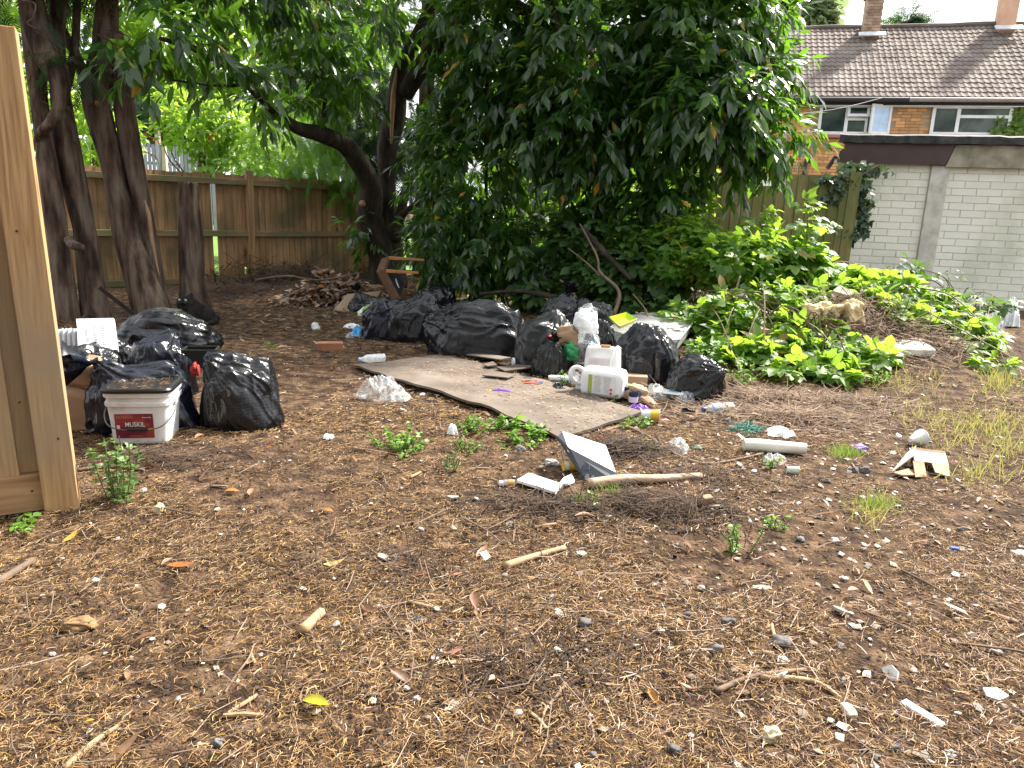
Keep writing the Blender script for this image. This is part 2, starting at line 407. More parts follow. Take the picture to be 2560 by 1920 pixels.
M_nail = mat("rusty_nail", (.10, .06, .04), rough=.6, metal=.5)
for a_, z_ in ((.095, .09), (.095, .45), (.17, .44), (.28, .45), (.095, 1.28), (.17, 1.29), (.28, 1.28), (-.02, .30), (.02, 1.1)):
    c = pb + fdir * a_ + fn * (.0225 if z_ < .2 else .052 if a_ < .05 else .008 if a_ < .2 else .0) + np.array([0, 0, z_]); d_ = Vector(fn).to_track_quat('Z', 'Y').to_matrix().to_4x4(); d_.translation = Vector(c)
    link("nail_head", MB().lathe([(.0045, -.003), (.0045, .0012), (.0001, .0018)], 8, d_), M_nail, NF)
# ================================================================== back fence (old close boarding)
M_oldwood = wood_mat("old_boarding", (.23, .13, .063), (.46, .28, .145), (.08, .04, .02), vec=(8, 8, .5), knots=1.0, kvec=(4, 4, 1.5), mossy=(.16, .12, .065), bump=.3)
M_oldrail = wood_mat("mossy_rail", (.14, .10, .055), (.25, .19, .10), (.05, .03, .02), vec=(.9, .9, 8), knots=0, mossy=(.12, .13, .06), bump=.3)
fa, fb = np.array([-5.95, 9.75, 0]), np.array([-2.30, 13.35, 0])
bd = norm(fb - fa); bn = np.array([bd[1], -bd[0], 0]); Lf = np.linalg.norm(fb - fa)
BF = empty("board_fence", fa, 'old brown close boarded fence behind the conifer trunks with a missing board', 'fence')
RB = np.stack([bd, bn, [0, 0, 1]], -1)
def along(px, py):                                     # distance along the fence of a photo pixel
    d = ray(px, py); t = ((fa - CAM) @ bn) / (d @ bn); p = CAM + t * d; return (p - fa) @ bd, p[2]
aP, _ = along(622, 560); gap0, _ = along(528, 560); gap1, _ = along(543, 560)
_, zt = along(622, 430); FZ = zt
feather = MB(); feather.add([(-.5, 0, 0), (.5, 0, 0), (.5, .010, 0), (-.5, .024, 0), (-.5, 0, 1), (.5, 0, 1), (.5, .010, 1), (-.5, .024, 1)],
                            [(0, 3, 2, 1), (4, 5, 6, 7), (0, 1, 5, 4), (1, 2, 6, 5), (2, 3, 7, 6), (3, 0, 4, 7)])
FEATHER = feather.mesh("board"); FEATHER.materials.append(M_oldwood)
a = -2.0; k = 0
while a < Lf:
    w = .125 if a < aP else .098
    if a + w > gap0 and a < gap0: w = max(.03, gap0 - a)
    if gap0 - .002 <= a < gap1: a = gap1; continue
    if a < aP - .06 and a + w > aP - .06: w = aP - .06 - a
    if w > .02:
        z0 = -.01 + .01 * random.random(); z1 = FZ - .05 + .012 * random.uniform(-1, 1)
        if abs(a + w - (aP - .06)) < .03: z0 = .22
        M = m4(RB, fa + bd * (a + w / 2) + np.array([0, 0, z0])) @ Matrix.Rotation(random.uniform(-.004, .004), 4, 'Y') @ Matrix.Diagonal((w + .022, 1, z1 - z0, 1))
        o = link("board", FEATHER, None, BF); o.matrix_parent_inverse = INV[BF.name]; o.matrix_basis = M
    a += w + .001; k += 1
def fence_box(name, a0, a1, z0, z1, d0, d1, m):
    c = fa + bd * (a0 + a1) / 2 + bn * (d0 + d1) / 2 + np.array([0, 0, (z0 + z1) / 2])
    return bevel(link(name, MB().box(c, (a1 - a0, d1 - d0, z1 - z0), RB), m, BF), .004, 1)
for a0, a1 in ((-2.0, aP - .05), (aP + .05, Lf)):
    for z in (.0, .68, FZ - .20): fence_box("rail", a0, a1, z, z + .085, .026, .085, M_oldrail)
    fence_box("gravel_board", a0, a1, -.22, -.005, .0, .03, M_oldrail)
for ap in (aP, aP - 2.75, aP + 2.6): fence_box("post", ap - .05, ap + .05, -.1, FZ + .02, -.02, .10, M_oldwood)

# ================================================================== house behind
WD = np.array([cos(radians(14)), -sin(radians(14)), 0]); WN = np.array([-sin(radians(14)), -cos(radians(14)), 0])
HO = P3(2130, 340, 20.0); HO[2] = 0
def wallpt(x, y, o=HO, off=0.0):
    d = ray(x, y); t = ((o + WN * off - CAM) @ WN) / (d @ WN); p = CAM + t * d; return (p - o) @ WD, p[2]
RW = np.stack([WD, -WN, [0, 0, 1]], -1)                 # local x along the wall, y into the house, z up
HS = empty("brick_house", HO, 'orange brick terraced house under a brown tiled roof beyond the garage', 'house')
def wbox(root, name, o, u0, u1, z0, z1, d0, d1, m, bev=0):
    """box on a facade: d is distance in front of the wall plane"""
    c = o + WD * (u0 + u1) / 2 + WN * (d0 + d1) / 2 + np.array([0, 0, (z0 + z1) / 2])
    b = link(name, MB().box(c, (u1 - u0, abs(d1 - d0), z1 - z0), RW), m, root)
    if bev: bevel(b, bev, 1)
    return b
M_mortar = mat("house_mortar", [(.3, (.30, .22, .15)), (.7, (.40, .31, .22))], rough=.9, scale=5)
M_brick = mat("orange_brick", [(.3, (.46, .225, .095)), (.7, (.60, .33, .15))], rough=.85, scale=1.5, vary=.26, coord='Position')
M_upvc = mat("white_upvc", (.80, .81, .83), rough=.35, scale=2)
M_pane = mat("dark_window_pane", [(.42, (.012, .022, .020)), (.52, (.04, .06, .05)), (.62, (.09, .12, .10))], rough=.12, spec=.28, scale=1.2)  # green mottling painted into the dark glass in place of reflections
M_bluepane = mat("blue_window_pane", (.42, .60, .82), rough=.12, spec=.8)  # plain pale blue colour for the open sash pane
M_fascia = mat("dark_fascia", (.03, .026, .028), rough=.5, scale=3)
M_pinksill = mat("pink_sill", (.42, .16, .15), rough=.8)
M_lead = mat("pale_lead", [(.3, (.42, .43, .45)), (.7, (.62, .63, .66))], rough=.6, scale=5)
UL, UR = -9.5, 7.0
_, ZE = wallpt(2130, 250)                                 # eaves height
link("wall", MB().box(HO + WD * (UL + UR) / 2 - WN * 3.5 + np.array([0, 0, ZE / 2]), (UR - UL, 7.0, ZE), RW), M_mortar, HS)
rects = []
def window(x0, y0, x1, y1, kind):
    u0, z1 = wallpt(x0, y0); u1, z0 = wallpt(x1, y1); rects.append((u0, u1, z0, z1))
    f = MB(); t = .075
    def bar(a, b, c, d, dep=.04): f.box(((a + b) / 2, -dep / 2, (c + d) / 2), (b - a, dep, d - c))
    W, Hh = u1 - u0, z1 - z0
    bar(0, W, Hh - t, Hh); bar(0, W, 0, t); bar(0, t, t + .001, Hh - t - .001); bar(W - t, W, t + .001, Hh - t - .001)
    base = m4(RW, HO + WD * u0 + WN * .045 + np.array([0, 0, z0]))
    holes = []
    if kind == 'a':
        m1, m2 = W * .40, W * .685
        bar(m1 - .04, m1 + .04, t + .001, Hh - t - .001); bar(m2 - .03, m2 + .03, t + .001, Hh - t - .001)
        bar(m1 + .041, m2 - .031, Hh * .48, Hh * .58)
        holes = [(t, m1 - .04, t, Hh - t), (m1 + .04, m2 - .03, t, Hh * .48), (m1 + .04, m2 - .03, Hh * .58, Hh - t), (m2 + .03, W - t, t, Hh - t)]
    else:
        m1 = W * .335; bar(m1 - .04, m1 + .04, t + .001, Hh - t - .001); bar(m1 + .041, W - t - .001, Hh * .58, Hh * .68)
        holes = [(t, m1 - .04, t, Hh - t), (m1 + .04, W - t, t, Hh * .58), (m1 + .04, W - t, Hh * .68, Hh - t)]
    w = link("window", f, M_upvc, HS, Matrix()); w.matrix_parent_inverse = INV[HS.name]; w.matrix_basis = base
    for (a, b, c, d) in holes:
        link("pane", MB().box(((a + b) / 2, -.012, (c + d) / 2), (b - a + .01, .01, d - c + .01)), M_pane, w, Matrix())
    if kind == 'a':                                       # casement swung open, and the little top light ajar
        cw, ch = W - t - m2 - .03, Hh - .03
        for nm, cw, ch, mm, Mx in (("open_sash", W - m2 + .04, Hh - .02, M_bluepane, Matrix.Translation((W - .01, -.05, .01)) @ Matrix.Rotation(radians(26), 4, 'Z') @ Matrix.Translation((-(W - m2) + 0, 0, 0))),
                                   ("top_light", m2 - m1 + .05, Hh * .40, M_pane, Matrix.Translation((m1 - .01, -.05, Hh * .58)) @ Matrix.Translation((0, 0, Hh * .40)) @ Matrix.Rotation(radians(-14), 4, 'X') @ Matrix.Translation((0, 0, -Hh * .40)))):
            s = MB(); q = .065
            s.box((cw / 2, 0, q / 2), (cw, .05, q)).box((cw / 2, 0, ch - q / 2), (cw, .05, q)).box((q / 2, 0, ch / 2), (q, .05, ch - 2 * q - .002)).box((cw - q / 2, 0, ch / 2), (q, .05, ch - 2 * q - .002))
            so = link(nm, s, M_upvc, w, Mx)
            g = MB().box((cw / 2, 0, ch / 2), (cw - 2 * q + .004, .012, ch - 2 * q + .004)).mesh("pane"); g.materials.append(mm)
            so2 = bpy.data.objects.new("sash_pane", g); COL.objects.link(so2); so2.parent = w; so2.matrix_basis = Mx
    b = link("sill", MB().box((W / 2, -.06, -.04), (W + .16, .12, .07)), M_pinksill, w, Matrix())
window(2050, 262, 2216, 339, 'a'); window(2332, 264, 2519, 341, 'b'); window(1800, 266, 1912, 342, 'b')
# bricks: stretcher courses with headers here and there, in front of the mortar
BR = MB().box((0, 0, 0), (.213, .03, .064)).mesh("brick"); BR.materials.append(M_brick)
HB = MB().box((0, 0, 0), (.102, .03, .064)).mesh("brick"); HB.materials.append(M_brick)
bpos = []; z = 1.0; row = 0
while z < ZE - .03:
    u = UL + (.0 if row % 2 else .1125)
    while u < UR:
        w = .213 if random.random() > .13 else .102
        uc = u + w / 2
        if not any(a - w / 2 - .01 < uc < b + w / 2 + .01 and c - .12 < z < d + .04 for a, b, c, d in rects): bpos.append((uc, z, w))
        u += w + .012
    z += .075; row += 1
bp = np.array([HO + WD * u + WN * .006 + np.array([0, 0, z]) for u, z, w in bpos])
px_, py_, _ = proj(bp)
score = np.where((px_ > 1900) & (px_ < 2560) & (py_ > 240) & (py_ < 440), np.abs(px_ - 2200), 9e9)
order = np.argsort(score, kind='stable'); front = set(int(i) for i in order[:300] if score[i] < 9e8)
rest = MB()
for i, (u, z, w) in enumerate(bpos):
    p = bp[i] + WN * random.uniform(-.003, .003)
    if i in front:
        o = link("brick", BR if w > .15 else HB, None, HS); o.matrix_basis = m4(RW, p)
    elif px_[i] > 1500: rest.box(p, (w, .03, .064), RW)
tag(link("brickwork", rest, M_brick, HS), kind='stuff')
# roof
SL = radians(36); RO = HO + WN * .34 + np.array([0, 0, ZE + .02])
rs = -WN * cos(SL) + np.array([0, 0, sin(SL)]); rn = np.cross(WD, rs)
def roofpt(x, y):
    d = ray(x, y); t = ((RO - CAM) @ rn) / (d @ rn); p = CAM + t * d; return (p - RO) @ WD, (p - RO) @ rs
SR = np.mean([roofpt(x, y)[1] for x, y in ((1975, 83), (2290, 66), (2540, 56))])
RR = np.stack([WD, rs, rn], -1)
M_tile = mat("concrete_roof_tile", [(.28, (.075, .058, .048)), (.48, (.125, .098, .085)), (.62, (.16, .132, .115)), (.75, (.20, .19, .15))], rough=.85, scale=1.1, detail=9, vary=.22, bump=.3, bscale=30, coord='Position')
M_deck = mat("roof_underlay", (.05, .04, .038), rough=.9)
link("roof_deck", MB().box(RO + WD * (UL + UR) / 2 + rs * SR / 2 - rn * .06, (UR - UL, SR, .05), RR), M_deck, HS)
link("rear_roof_slope", MB().box(RO + WD * (UL + UR) / 2 + rs * SR - WN * SR / 2 * cos(SL) - np.array([0, 0, SR / 2 * sin(SL)]), (UR - UL, SR, .05),
     np.stack([WD, -WN * cos(SL) - np.array([0, 0, sin(SL)]), np.cross(WD, -WN * cos(SL) - np.array([0, 0, sin(SL)]))], -1)), M_deck, HS)
nr = 17; ex = SR / nr; tw = .30
tb = MB(); V = []; NS = 12
for j, (s, dz) in enumerate(((0, .0), (0, .022), (ex + .03, .004))):
    for i in range(NS + 1):
        h = .020 * max(0, cos(2 * pi * (i / NS * 2) - pi)) ** 1.0 + .004
        V.append((tw * i / NS, s, dz + (h if j else 0) + (.0 if j else -.004)))
tb.add(V, [(j * (NS + 1) + i, j * (NS + 1) + i + 1, (j + 1) * (NS + 1) + i + 1, (j + 1) * (NS + 1) + i) for j in range(2) for i in range(NS)])
TILE = tb.mesh("roof_tile"); TILE.materials.append(M_tile)
tp = [(UL + tw * i, ex * j) for j in range(nr) for i in range(int((UR - UL) / tw))]
tc = np.array([RO + WD * (u + tw / 2) + rs * (s + ex / 2) for u, s in tp]); tx, ty, _ = proj(tc)
vis = [i for i in range(len(tp)) if 1930 < tx[i] < 2570 and ty[i] > 40]
vis = set(sorted(vis, key=lambda i: -tc[i][0] + .0 * ty[i])[:300]); rest = MB()
for i, (u, s) in enumerate(tp):
    M = m4(RR, RO + WD * (u + random.uniform(-.004, .004)) + rs * (s + random.uniform(-.010, .010)) + rn * (.025 * float(pnoise(np.array([u * .45, s * .5, 2.2]))) + random.uniform(-.003, .005)))
    if i in vis: link("roof_tile", TILE, None, HS).matrix_basis = M
    else: rest.add([tuple(M @ v.co) for v in TILE.vertices], [tuple(p.vertices) for p in TILE.polygons])
tag(link("roof_tiling", rest, M_tile, HS), kind='stuff')
rp = [RO + WD * u + rs * SR + np.array([0, 0, .02 + .012 * sin(u * 19) * abs(sin(u * 7)) + .03 * float(pnoise(np.array([u * .45, 3.1, 2.2])))]) for u in np.linspace(UL, UR, 60)]
link("ridge_capping", MB().tube(rp, .085, 8), M_tile, HS)
link("gutter", MB().tube([RO + WD * u + WN * .05 - np.array([0, 0, .06]) for u in (UL, wallpt(2262, 250)[0])], .06, 10), M_fascia, HS)
link("gutter", MB().tube([RO + WD * u + WN * .05 - np.array([0, 0, .06]) for u in (wallpt(2264, 250)[0], UR)], .055, 10), mat("grey_gutter", (.25, .22, .20), rough=.5), HS)
wbox(HS, "fascia_board", HO, UL, UR, ZE - .15, ZE - .02, .20, .225, M_fascia)
wbox(HS, "soffit", HO, UL, UR, ZE - .17, ZE - .152, .026, .224, M_upvc)
M_chim = mat("chimney_brick", [(.3, (.22, .15, .11)), (.7, (.42, .27, .19))], rough=.9, scale=5, vary=.3)
M_render = mat("orange_render", [(.3, (.50, .30, .20)), (.7, (.62, .40, .28))], rough=.9, scale=4)
def chimney(x, y, w, h, brick, pot):
    u, s = roofpt(x, y); c = RO + WD * u + rs * min(s, SR - .1)
    o = link("chimney", MB().box(c + np.array([0, 0, h / 2 - .3]), (w, .5, h + .5), RW), M_mortar if brick else M_render, HS)
    if brick:
        z = -.2; r = 0
        while z < h - .1:
            for k in range(4):
                wk = w / 2 - .006; cu = (-w / 4 if k % 2 else w / 4) + (.03 if r % 2 else -.03) * (1 if k % 2 else 1)
                if k < 2: b = link("brick", MB().box(c + WD * cu + WN * .252 + np.array([0, 0, z]), (wk - .03, .02, .064), RW), M_chim, o, Matrix())
            z += .075; r += 1
        link("corbel", MB().box(c + np.array([0, 0, h - .02]), (w + .08, .58, .07), RW), M_chim, o, Matrix())
    if pot: link("chimney_pot", MB().lathe([(.12, 0), (.13, .04), (.11, .1), (.10, .42), (.125, .45), (.125, .5), (.09, .5)], 14, Matrix.Translation(Vector(c + np.array([0, 0, h + .02])))), M_render, o, Matrix())
    f = MB().box(c + WN * .27 + np.array([0, 0, -.02]) - rs * .12 + rn * .05, (w + .28, .20, .03), RR)
    link("flashing", f, M_lead, HS)
chimney(2174, 88, .40, .98, True, True); chimney(2510, 72, .38, 1.5, False, False)
u, z = wallpt(2014, 405); link("drain_pipe", MB().tube(catmull([HO + WD * (u + .10) + WN * .03 + np.array([0, 0, z]), HO + WD * u + WN * .06 + np.array([0, 0, z + .0]), HO + WD * u + WN * .06 + np.array([0, 0, z - .9])], 4), .045, 10), M_fascia, HS)
u, z = wallpt(1950, 428); wbox(HS, "vent_cover", HO, u - .12, u + .12, z - .14, z + .14, .022, .05, M_upvc)
u0, z0 = wallpt(1840, 460); u1, _ = wallpt(1930, 460); wbox(HS, "porch_edge", HO, u0, u1 + .2, z0 - .1, z0 + .18, .022, .5, M_upvc)
# aerial mast standing before the house, and a telephone wire
M_galv = mat("dull_galvanised", (.33, .33, .34), rough=.5, metal=.3)
AM = empty("aerial_mast", P3(1962, 480, 17.5) * np.array([1, 1, 0]), 'thin grey mast rising past the roof beside the laurel', 'mast')
b0, b1 = P3(1966, 300, 17.5), P3(2009, -40, 17.5); k0 = b0 + (b0 - b1) * (b0[2] / (b1[2] - b0[2])) * 1.0
link("pole", MB().tube([k0, b1], [.03, .022], 8), M_galv, AM); link("bracket", MB().box(b0 * .75 + k0 * .25, (.12, .12, .05)), M_galv, AM)
w0, w1 = P3(1955, 288, 17.6), P3(2210, 243, 19.4)
tag(link("telephone_wire", MB().tube([w0 * (1 - t) + w1 * t - np.array([0, 0, .25 * sin(pi * t) * .3]) for t in np.linspace(0, 1, 9)], .008, 5), M_galv),
    'thin grey wire running from the mast to the eaves of the brick house', 'wire')

# ================================================================== garage
GO = G(2540, 765); GO[2] = 0
GR = empty("concrete_garage", GO, 'pale concrete block garage with a flat dark felt roof', 'garage')
M_gmort = mat("pale_panel_joint", [(.3, (.50, .51, .43)), (.7, (.62, .62, .54))], rough=.9, scale=2)
M_gblock = mat("cream_painted_block", [(.25, (.42, .44, .34)), (.40, (.60, .61, .51)), (.55, (.72, .72, .63)), (.75, (.76, .76, .68))], rough=.8, scale=1.3, detail=10, vec=(1, 1, .6), vary=.05, bump=.35, bscale=40, coord='Position', bdist=.006)
M_conc = mat("weathered_concrete", [(.3, (.40, .39, .34)), (.55, (.54, .53, .47)), (.75, (.62, .61, .55))], rough=.9, scale=7, detail=9, bump=.35, bscale=40)
M_concd = mat("mossy_lintel_concrete", [(.3, (.17, .16, .11)), (.55, (.30, .28, .21)), (.75, (.38, .36, .28))], rough=.9, scale=5, detail=9, bump=.35, bscale=40)
M_felt = mat("black_roof_felt", [(.35, (.018, .021, .021)), (.7, (.075, .08, .08))], rough=.75, scale=6, bump=.5, bscale=18, bdist=.02)
M_brownfas = mat("brown_painted_fascia", [(.3, (.045, .027, .026)), (.7, (.07, .045, .043))], rough=.6, scale=3)
gl, _ = wallpt(2094, 500, GO); gr = 2.6
_, gt = wallpt(2330, 352, GO); _, gb = wallpt(2330, 414, GO)
SKEW = 1.9                                             # the far corner lies further right: the side wall is not seen
Mg = Matrix(((WD[0], -WN[0], 0, GO[0]), (WD[1], -WN[1], 0, GO[1]), (0, 0, 1, 0), (0, 0, 0, 1)))
link("wall", MB().prism([(gl, 0), (gr, 0), (gr, 5), (gl + SKEW, 5)], -.1, gt - .06, Mg), M_gmort, GR)
p0, _ = wallpt(2305, 560, GO); p1, _ = wallpt(2349, 560, GO)
for (a, b) in ((p0, p1), (p1 + 1.95, p1 + 2.2)): wbox(GR, "pillar", GO, a, b, -.1, gb - .002, .0, .055, M_conc, .006)
ch = (gb) / 19.0; bw = 3.2 * ch; BL = MB().box((0, 0, 0), (bw - .014, .03, ch - .012)).mesh("block"); BL.materials.append(M_gblock)
def blk(u0, u1, z):
    w = u1 - u0 - .014
    if w < .03: return
    o = link("block", BL, None, GR); o.matrix_basis = m4(RW, GO + WD * (u0 + u1) / 2 + WN * (-.006 + random.uniform(-.002, .002)) + np.array([0, 0, z])) @ Matrix.Diagonal((w / (bw - .014), 1, 1, 1))
for (a, b) in ((gl + .02, p0 - .005), (p1 + .005, p1 + 1.945)):
    for r in range(19):
        u = a - (bw / 2 if r % 2 else 0) - .1
        while u < b:
            blk(max(u, a), min(u + bw, b), ch * (r + .5)); u += bw
gx, _ = wallpt(2375, 390, GO)
# felt edge and roof, brown fascia with a slanting sawn end, concrete lintel beyond it
fm = MB(); NU = 40
for dd, zz in ((.20, gt + .10), (.20, gt - .055)):
    pass
V = []; 
for i in range(NU + 1):
    u = gl - .12 + (gr - gl + .3) * i / NU; w = .012 * pnoise(np.array([u * 3, 1.7, 0])) + .008 * pnoise(np.array([u * 9, 4.7, 0]))
    for dd, zz in ((.17 + w, gt - .06 + .02 * pnoise(np.array([u * 5, 7.7, 0]))), (.19 + w, gt + .055 + w), (.10, gt + .085 + w), (-5.1, gt + .16), (-5.1, gt + .04), (.10, gt - .05)):
        V.append(GO + WD * (u + (SKEW * (1 - i / NU) if dd < -1 else 0)) + WN * dd + np.array([0, 0, zz]))
F = [(i * 6 + j, i * 6 + (j + 1) % 6, (i + 1) * 6 + (j + 1) % 6, (i + 1) * 6 + j) for i in range(NU) for j in range(6)] + [tuple(range(6)), tuple(NU * 6 + j for j in range(5, -1, -1))]
link("roof", fm.add(V, F), M_felt, GR)
fz0 = gb + .0
pr = MB(); poly = [(gl - .10, gb + .01), (gx - .075, gb + .01), (gx + .035, gt - .04), (gl - .07, gt - .04), (gl + .0, gt - .10), (gl - .08, gt - .2)]
Mw = Matrix(((WD[0], 0, WN[0], GO[0]), (WD[1], 0, WN[1], GO[1]), (0, 1, 0, 0), (0, 0, 0, 1)))
link("fascia_board", pr.prism(poly, .075, .115, Mw), M_brownfas, GR)
link("lintel", MB().prism([(gx - .065, gb - .02), (gr, gb - .02), (gr, gt - .065), (gx + .042, gt - .065)], .0, .10, Mw), M_concd, GR)
link("barge_board", MB().box(GO + WD * (gl - .16) - WN * .1 + np.array([0, 0, gb + .02]), (.06, .16, .22), RW @ rotm(.0, .5, .0)), M_brownfas, GR)

# ================================================================== green fence right of the laurel
M_greenwood = wood_mat("green_boarding", (.125, .115, .040), (.235, .215, .085), (.07, .045, .025), vec=(7, 7, .6), knots=.7, kvec=(4, 4, 1.6), mossy=(.13, .15, .045), bump=.25)
ga, gb2 = P3(1240, 640, 12.9), P3(2122, 600, 11.7); ga[2] = gb2[2] = 0
gd = norm(gb2 - ga); gn = np.array([gd[1], -gd[0], 0]); Lg = np.linalg.norm(gb2 - ga); RG = np.stack([gd, gn, [0, 0, 1]], -1)
GF = empty("garden_fence", ga, 'green stained board fence between the laurel and the garage', 'fence')
_, zg = 0, P3(2000, 440, 11.85)[2]
FE2 = feather.mesh("board"); FE2.materials.append(M_greenwood)
a = 0; k = 0
while a < Lg - .12:
    x_, _, _ = proj(ga + gd * (a + .06) + np.array([0, 0, 1.5]))
    z1 = zg + .02 * (a / Lg) + random.uniform(-.008, .008) - (.17 if 1890 < x_ < 1925 else 0)
    o = link("board", FE2, None, GF); o.matrix_basis = m4(RG, ga + gd * (a + .08) + np.array([0, 0, .05])) @ Matrix.Diagonal((.172, 1.2, z1 - .05, 1))
    a += .158
o = link("board", FE2, None, GF, None); o.matrix_basis = m4(RG @ rotm(0, .008, 0), gb2 + gn * .004 + gd * -.04 + np.array([0, 0, .05])) @ Matrix.Diagonal((.16, 1.2, zg + .03, 1))
for z in (.4, 1.5): link("rail", MB().box((ga + gb2) / 2 - gn * .03 + np.array([0, 0, z]), (Lg, .05, .08), RG), M_greenwood, GF)
for t in (.02, .5, .99): link("post", MB().box(ga + gd * Lg * t - gn * .09 + np.array([0, 0, zg / 2]), (.09, .07, zg), RG), M_greenwood, GF)

# ================================================================== far garden fence, seen under the laurel
M_greyf = mat("grey_slats", (.22, .23, .28), rough=.7, scale=2, vary=.2)
qa, qb = P3(190, 420, 21), P3(560, 440, 24); qa[2] = qb[2] = 0; qd = norm(qb - qa); RQ = np.stack([qd, [qd[1], -qd[0], 0], [0, 0, 1]], -1)
zq = P3(420, 362, 22.5)[2]
FF = empty("slatted_fence", qa, 'far grey vertical slat fence across the sunny garden', 'fence')
SLT = MB().box((0, 0, zq / 2), (.09, .02, zq)).mesh("slat"); SLT.materials.append(M_greyf); Lq = np.linalg.norm(qb - qa)
for k in range(int(Lq / .115)): link("slat", SLT, None, FF).matrix_basis = m4(RQ, qa + qd * (k * .115))
link("rail", MB().box((qa + qb) / 2 + RQ[:, 1] * -.035 + np.array([0, 0, zq * .8]), (Lq, .04, .08), RQ), M_greyf, FF)
M_pale = mat("pale_timber", (.45, .38, .30), rough=.8)
for i, (x, y0, y1, Y, lb) in enumerate(((394, 312, 365, 23, 'pale timber pole standing before the dark hedge trees'), (409, 362, 372, 22, 'short pale post beside the far slatted fence'))):
    p = P3(x, y1, Y); p[2] = 0; t = P3(x, y0, Y)
    tag(link("garden_post", MB().box((p + t) / 2, (.12, .12, t[2])), M_pale), lb, 'post')

# ================================================================== trees with needles: bark, limbs, sprays
M_bark = mat("conifer_bark", [(.32, (.030, .019, .014)), (.46, (.085, .055, .041)), (.58, (.15, .108, .082)), (.72, (.17, .15, .11))], rough=.9, scale=6, detail=11, vec=(2.2, 2.2, .40), bump=1.0, bscale=13, bdist=.05, spec=.2)
M_lbark = mat("laurel_bark", [(.3, (.018, .015, .012)), (.55, (.045, .036, .028)), (.75, (.085, .07, .05))], rough=.9, scale=6, detail=8, vec=(1.5, 1.5, .6), bump=.7, bscale=20, bdist=.02, spec=.2)
M_cut = mat("sawn_end_grain", [(.3, (.25, .16, .09)), (.7, (.45, .31, .19))], rough=.85, scale=12)
M_needle = leaf_mat("dark_conifer_spray", [(.1, (.012, .026, .012)), (.5, (.022, .045, .018)), (.9, (.04, .07, .025))], trans=.25, tcol=(.10, .22, .04), rough=.6)
M_cypress = leaf_mat("cypress_spray", [(.1, (.04, .09, .014)), (.5, (.07, .15, .022)), (.9, (.11, .21, .035))], trans=.42, tcol=(.34, .58, .06), rough=.6)
M_laurel = leaf_mat("laurel_leaf", [(.05, (.008, .024, .010)), (.45, (.015, .043, .013)), (.80, (.028, .070, .017)), (.985, (.06, .115, .025)), (.992, (.44, .24, .02)), (1.0, (.38, .15, .02))],
                    trans=.30, tcol=(.26, .56, .035), rough=.22, spec=.55)
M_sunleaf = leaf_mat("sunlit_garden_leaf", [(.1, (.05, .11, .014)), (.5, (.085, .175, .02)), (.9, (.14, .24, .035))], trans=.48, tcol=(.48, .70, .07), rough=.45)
M_paleleaf = leaf_mat("pale_garden_leaf", [(.1, (.08, .15, .04)), (.5, (.12, .21, .06)), (.9, (.18, .27, .08))], trans=.46, tcol=(.50, .70, .16), rough=.5)
M_farleaf = leaf_mat("hazed_tree_leaf", [(.1, (.10, .14, .085)), (.9, (.17, .22, .12))], trans=.35, tcol=(.34, .46, .18), rough=.6)  # distance haze put into the colour: paler, greyer green
# a flat feathery spray: axis with many short blades
_sp = []
for i in range(11):
    t = .08 + .085 * i
    for sgn in (-1, 1):
        b = np.array([0, t, -.10 * t * t]); an = sgn * radians(48 - 18 * t); L = .42 * (1 - .72 * t) * (1 + .15 * ((i * 7) % 3 - 1))
        d = np.array([sin(an), cos(an), -.18]); q = np.array([cos(an), -sin(an), 0]) * .022
        _sp.append((np.array([b - q, b + q, b + d * L * .75 + q * .9, b + d * L]), np.array([(0, 1, 2, 3)])))
SPRAY = join_tm(_sp)
LEAF_L = leaf_tmpl(1, .36, 3, .22, .16, .48)            # long laurel leaf
LEAF_O = leaf_tmpl(1, .62, 3, .18, .22, .42)            # ovate leaf
LEAF_S = (np.array([(0, 0, 0), (.32, .5, .08), (0, 1, -.06), (-.32, .5, .08)]), np.array([(0, 1, 2, 3)]))   # far leaf
def sprays(root, blobs, m, size=.3, seed=0, down=.5, n_ind=0, T=SPRAY, rest='foliage', outw=.8):
    rng = np.random.default_rng(seed); p, c = blob_pts(blobs, rng)
    d = norm(p - c) * outw + rng.normal(size=p.shape) * .45; d[:, 2] -= down; d = norm(d)
    up = np.array([0, 0, 1.0]) + rng.normal(size=p.shape) * .5
    foliage(root, T, p, frames(d, up), size * rng.uniform(.6, 1.3, len(p)), m, n_ind, 'spray' if T is SPRAY else 'leaf', rest)
def stem(root, name, pix, m, seed=0, n=14, rough=.10, top=None):
    """limb through (px, py, depth, width px) points"""
    pts = [P3(x, y, Y) for x, y, Y, w in pix]; rad = [w / 2 * pxm(p) for p, (x, y, Y, w) in zip(pts, pix)]
    if top is not None:
        for (dx, dy, dz, r) in top: pts.append(pts[-1] + np.array([dx, dy, dz])); rad.append(r)
    return smooth(link(name, trunk_mb(pts, rad, n, rough, seed), m, root))
def at0(x, y, Y): p = P3(x, y, Y); p[2] = float(H(p[0], p[1])); return p

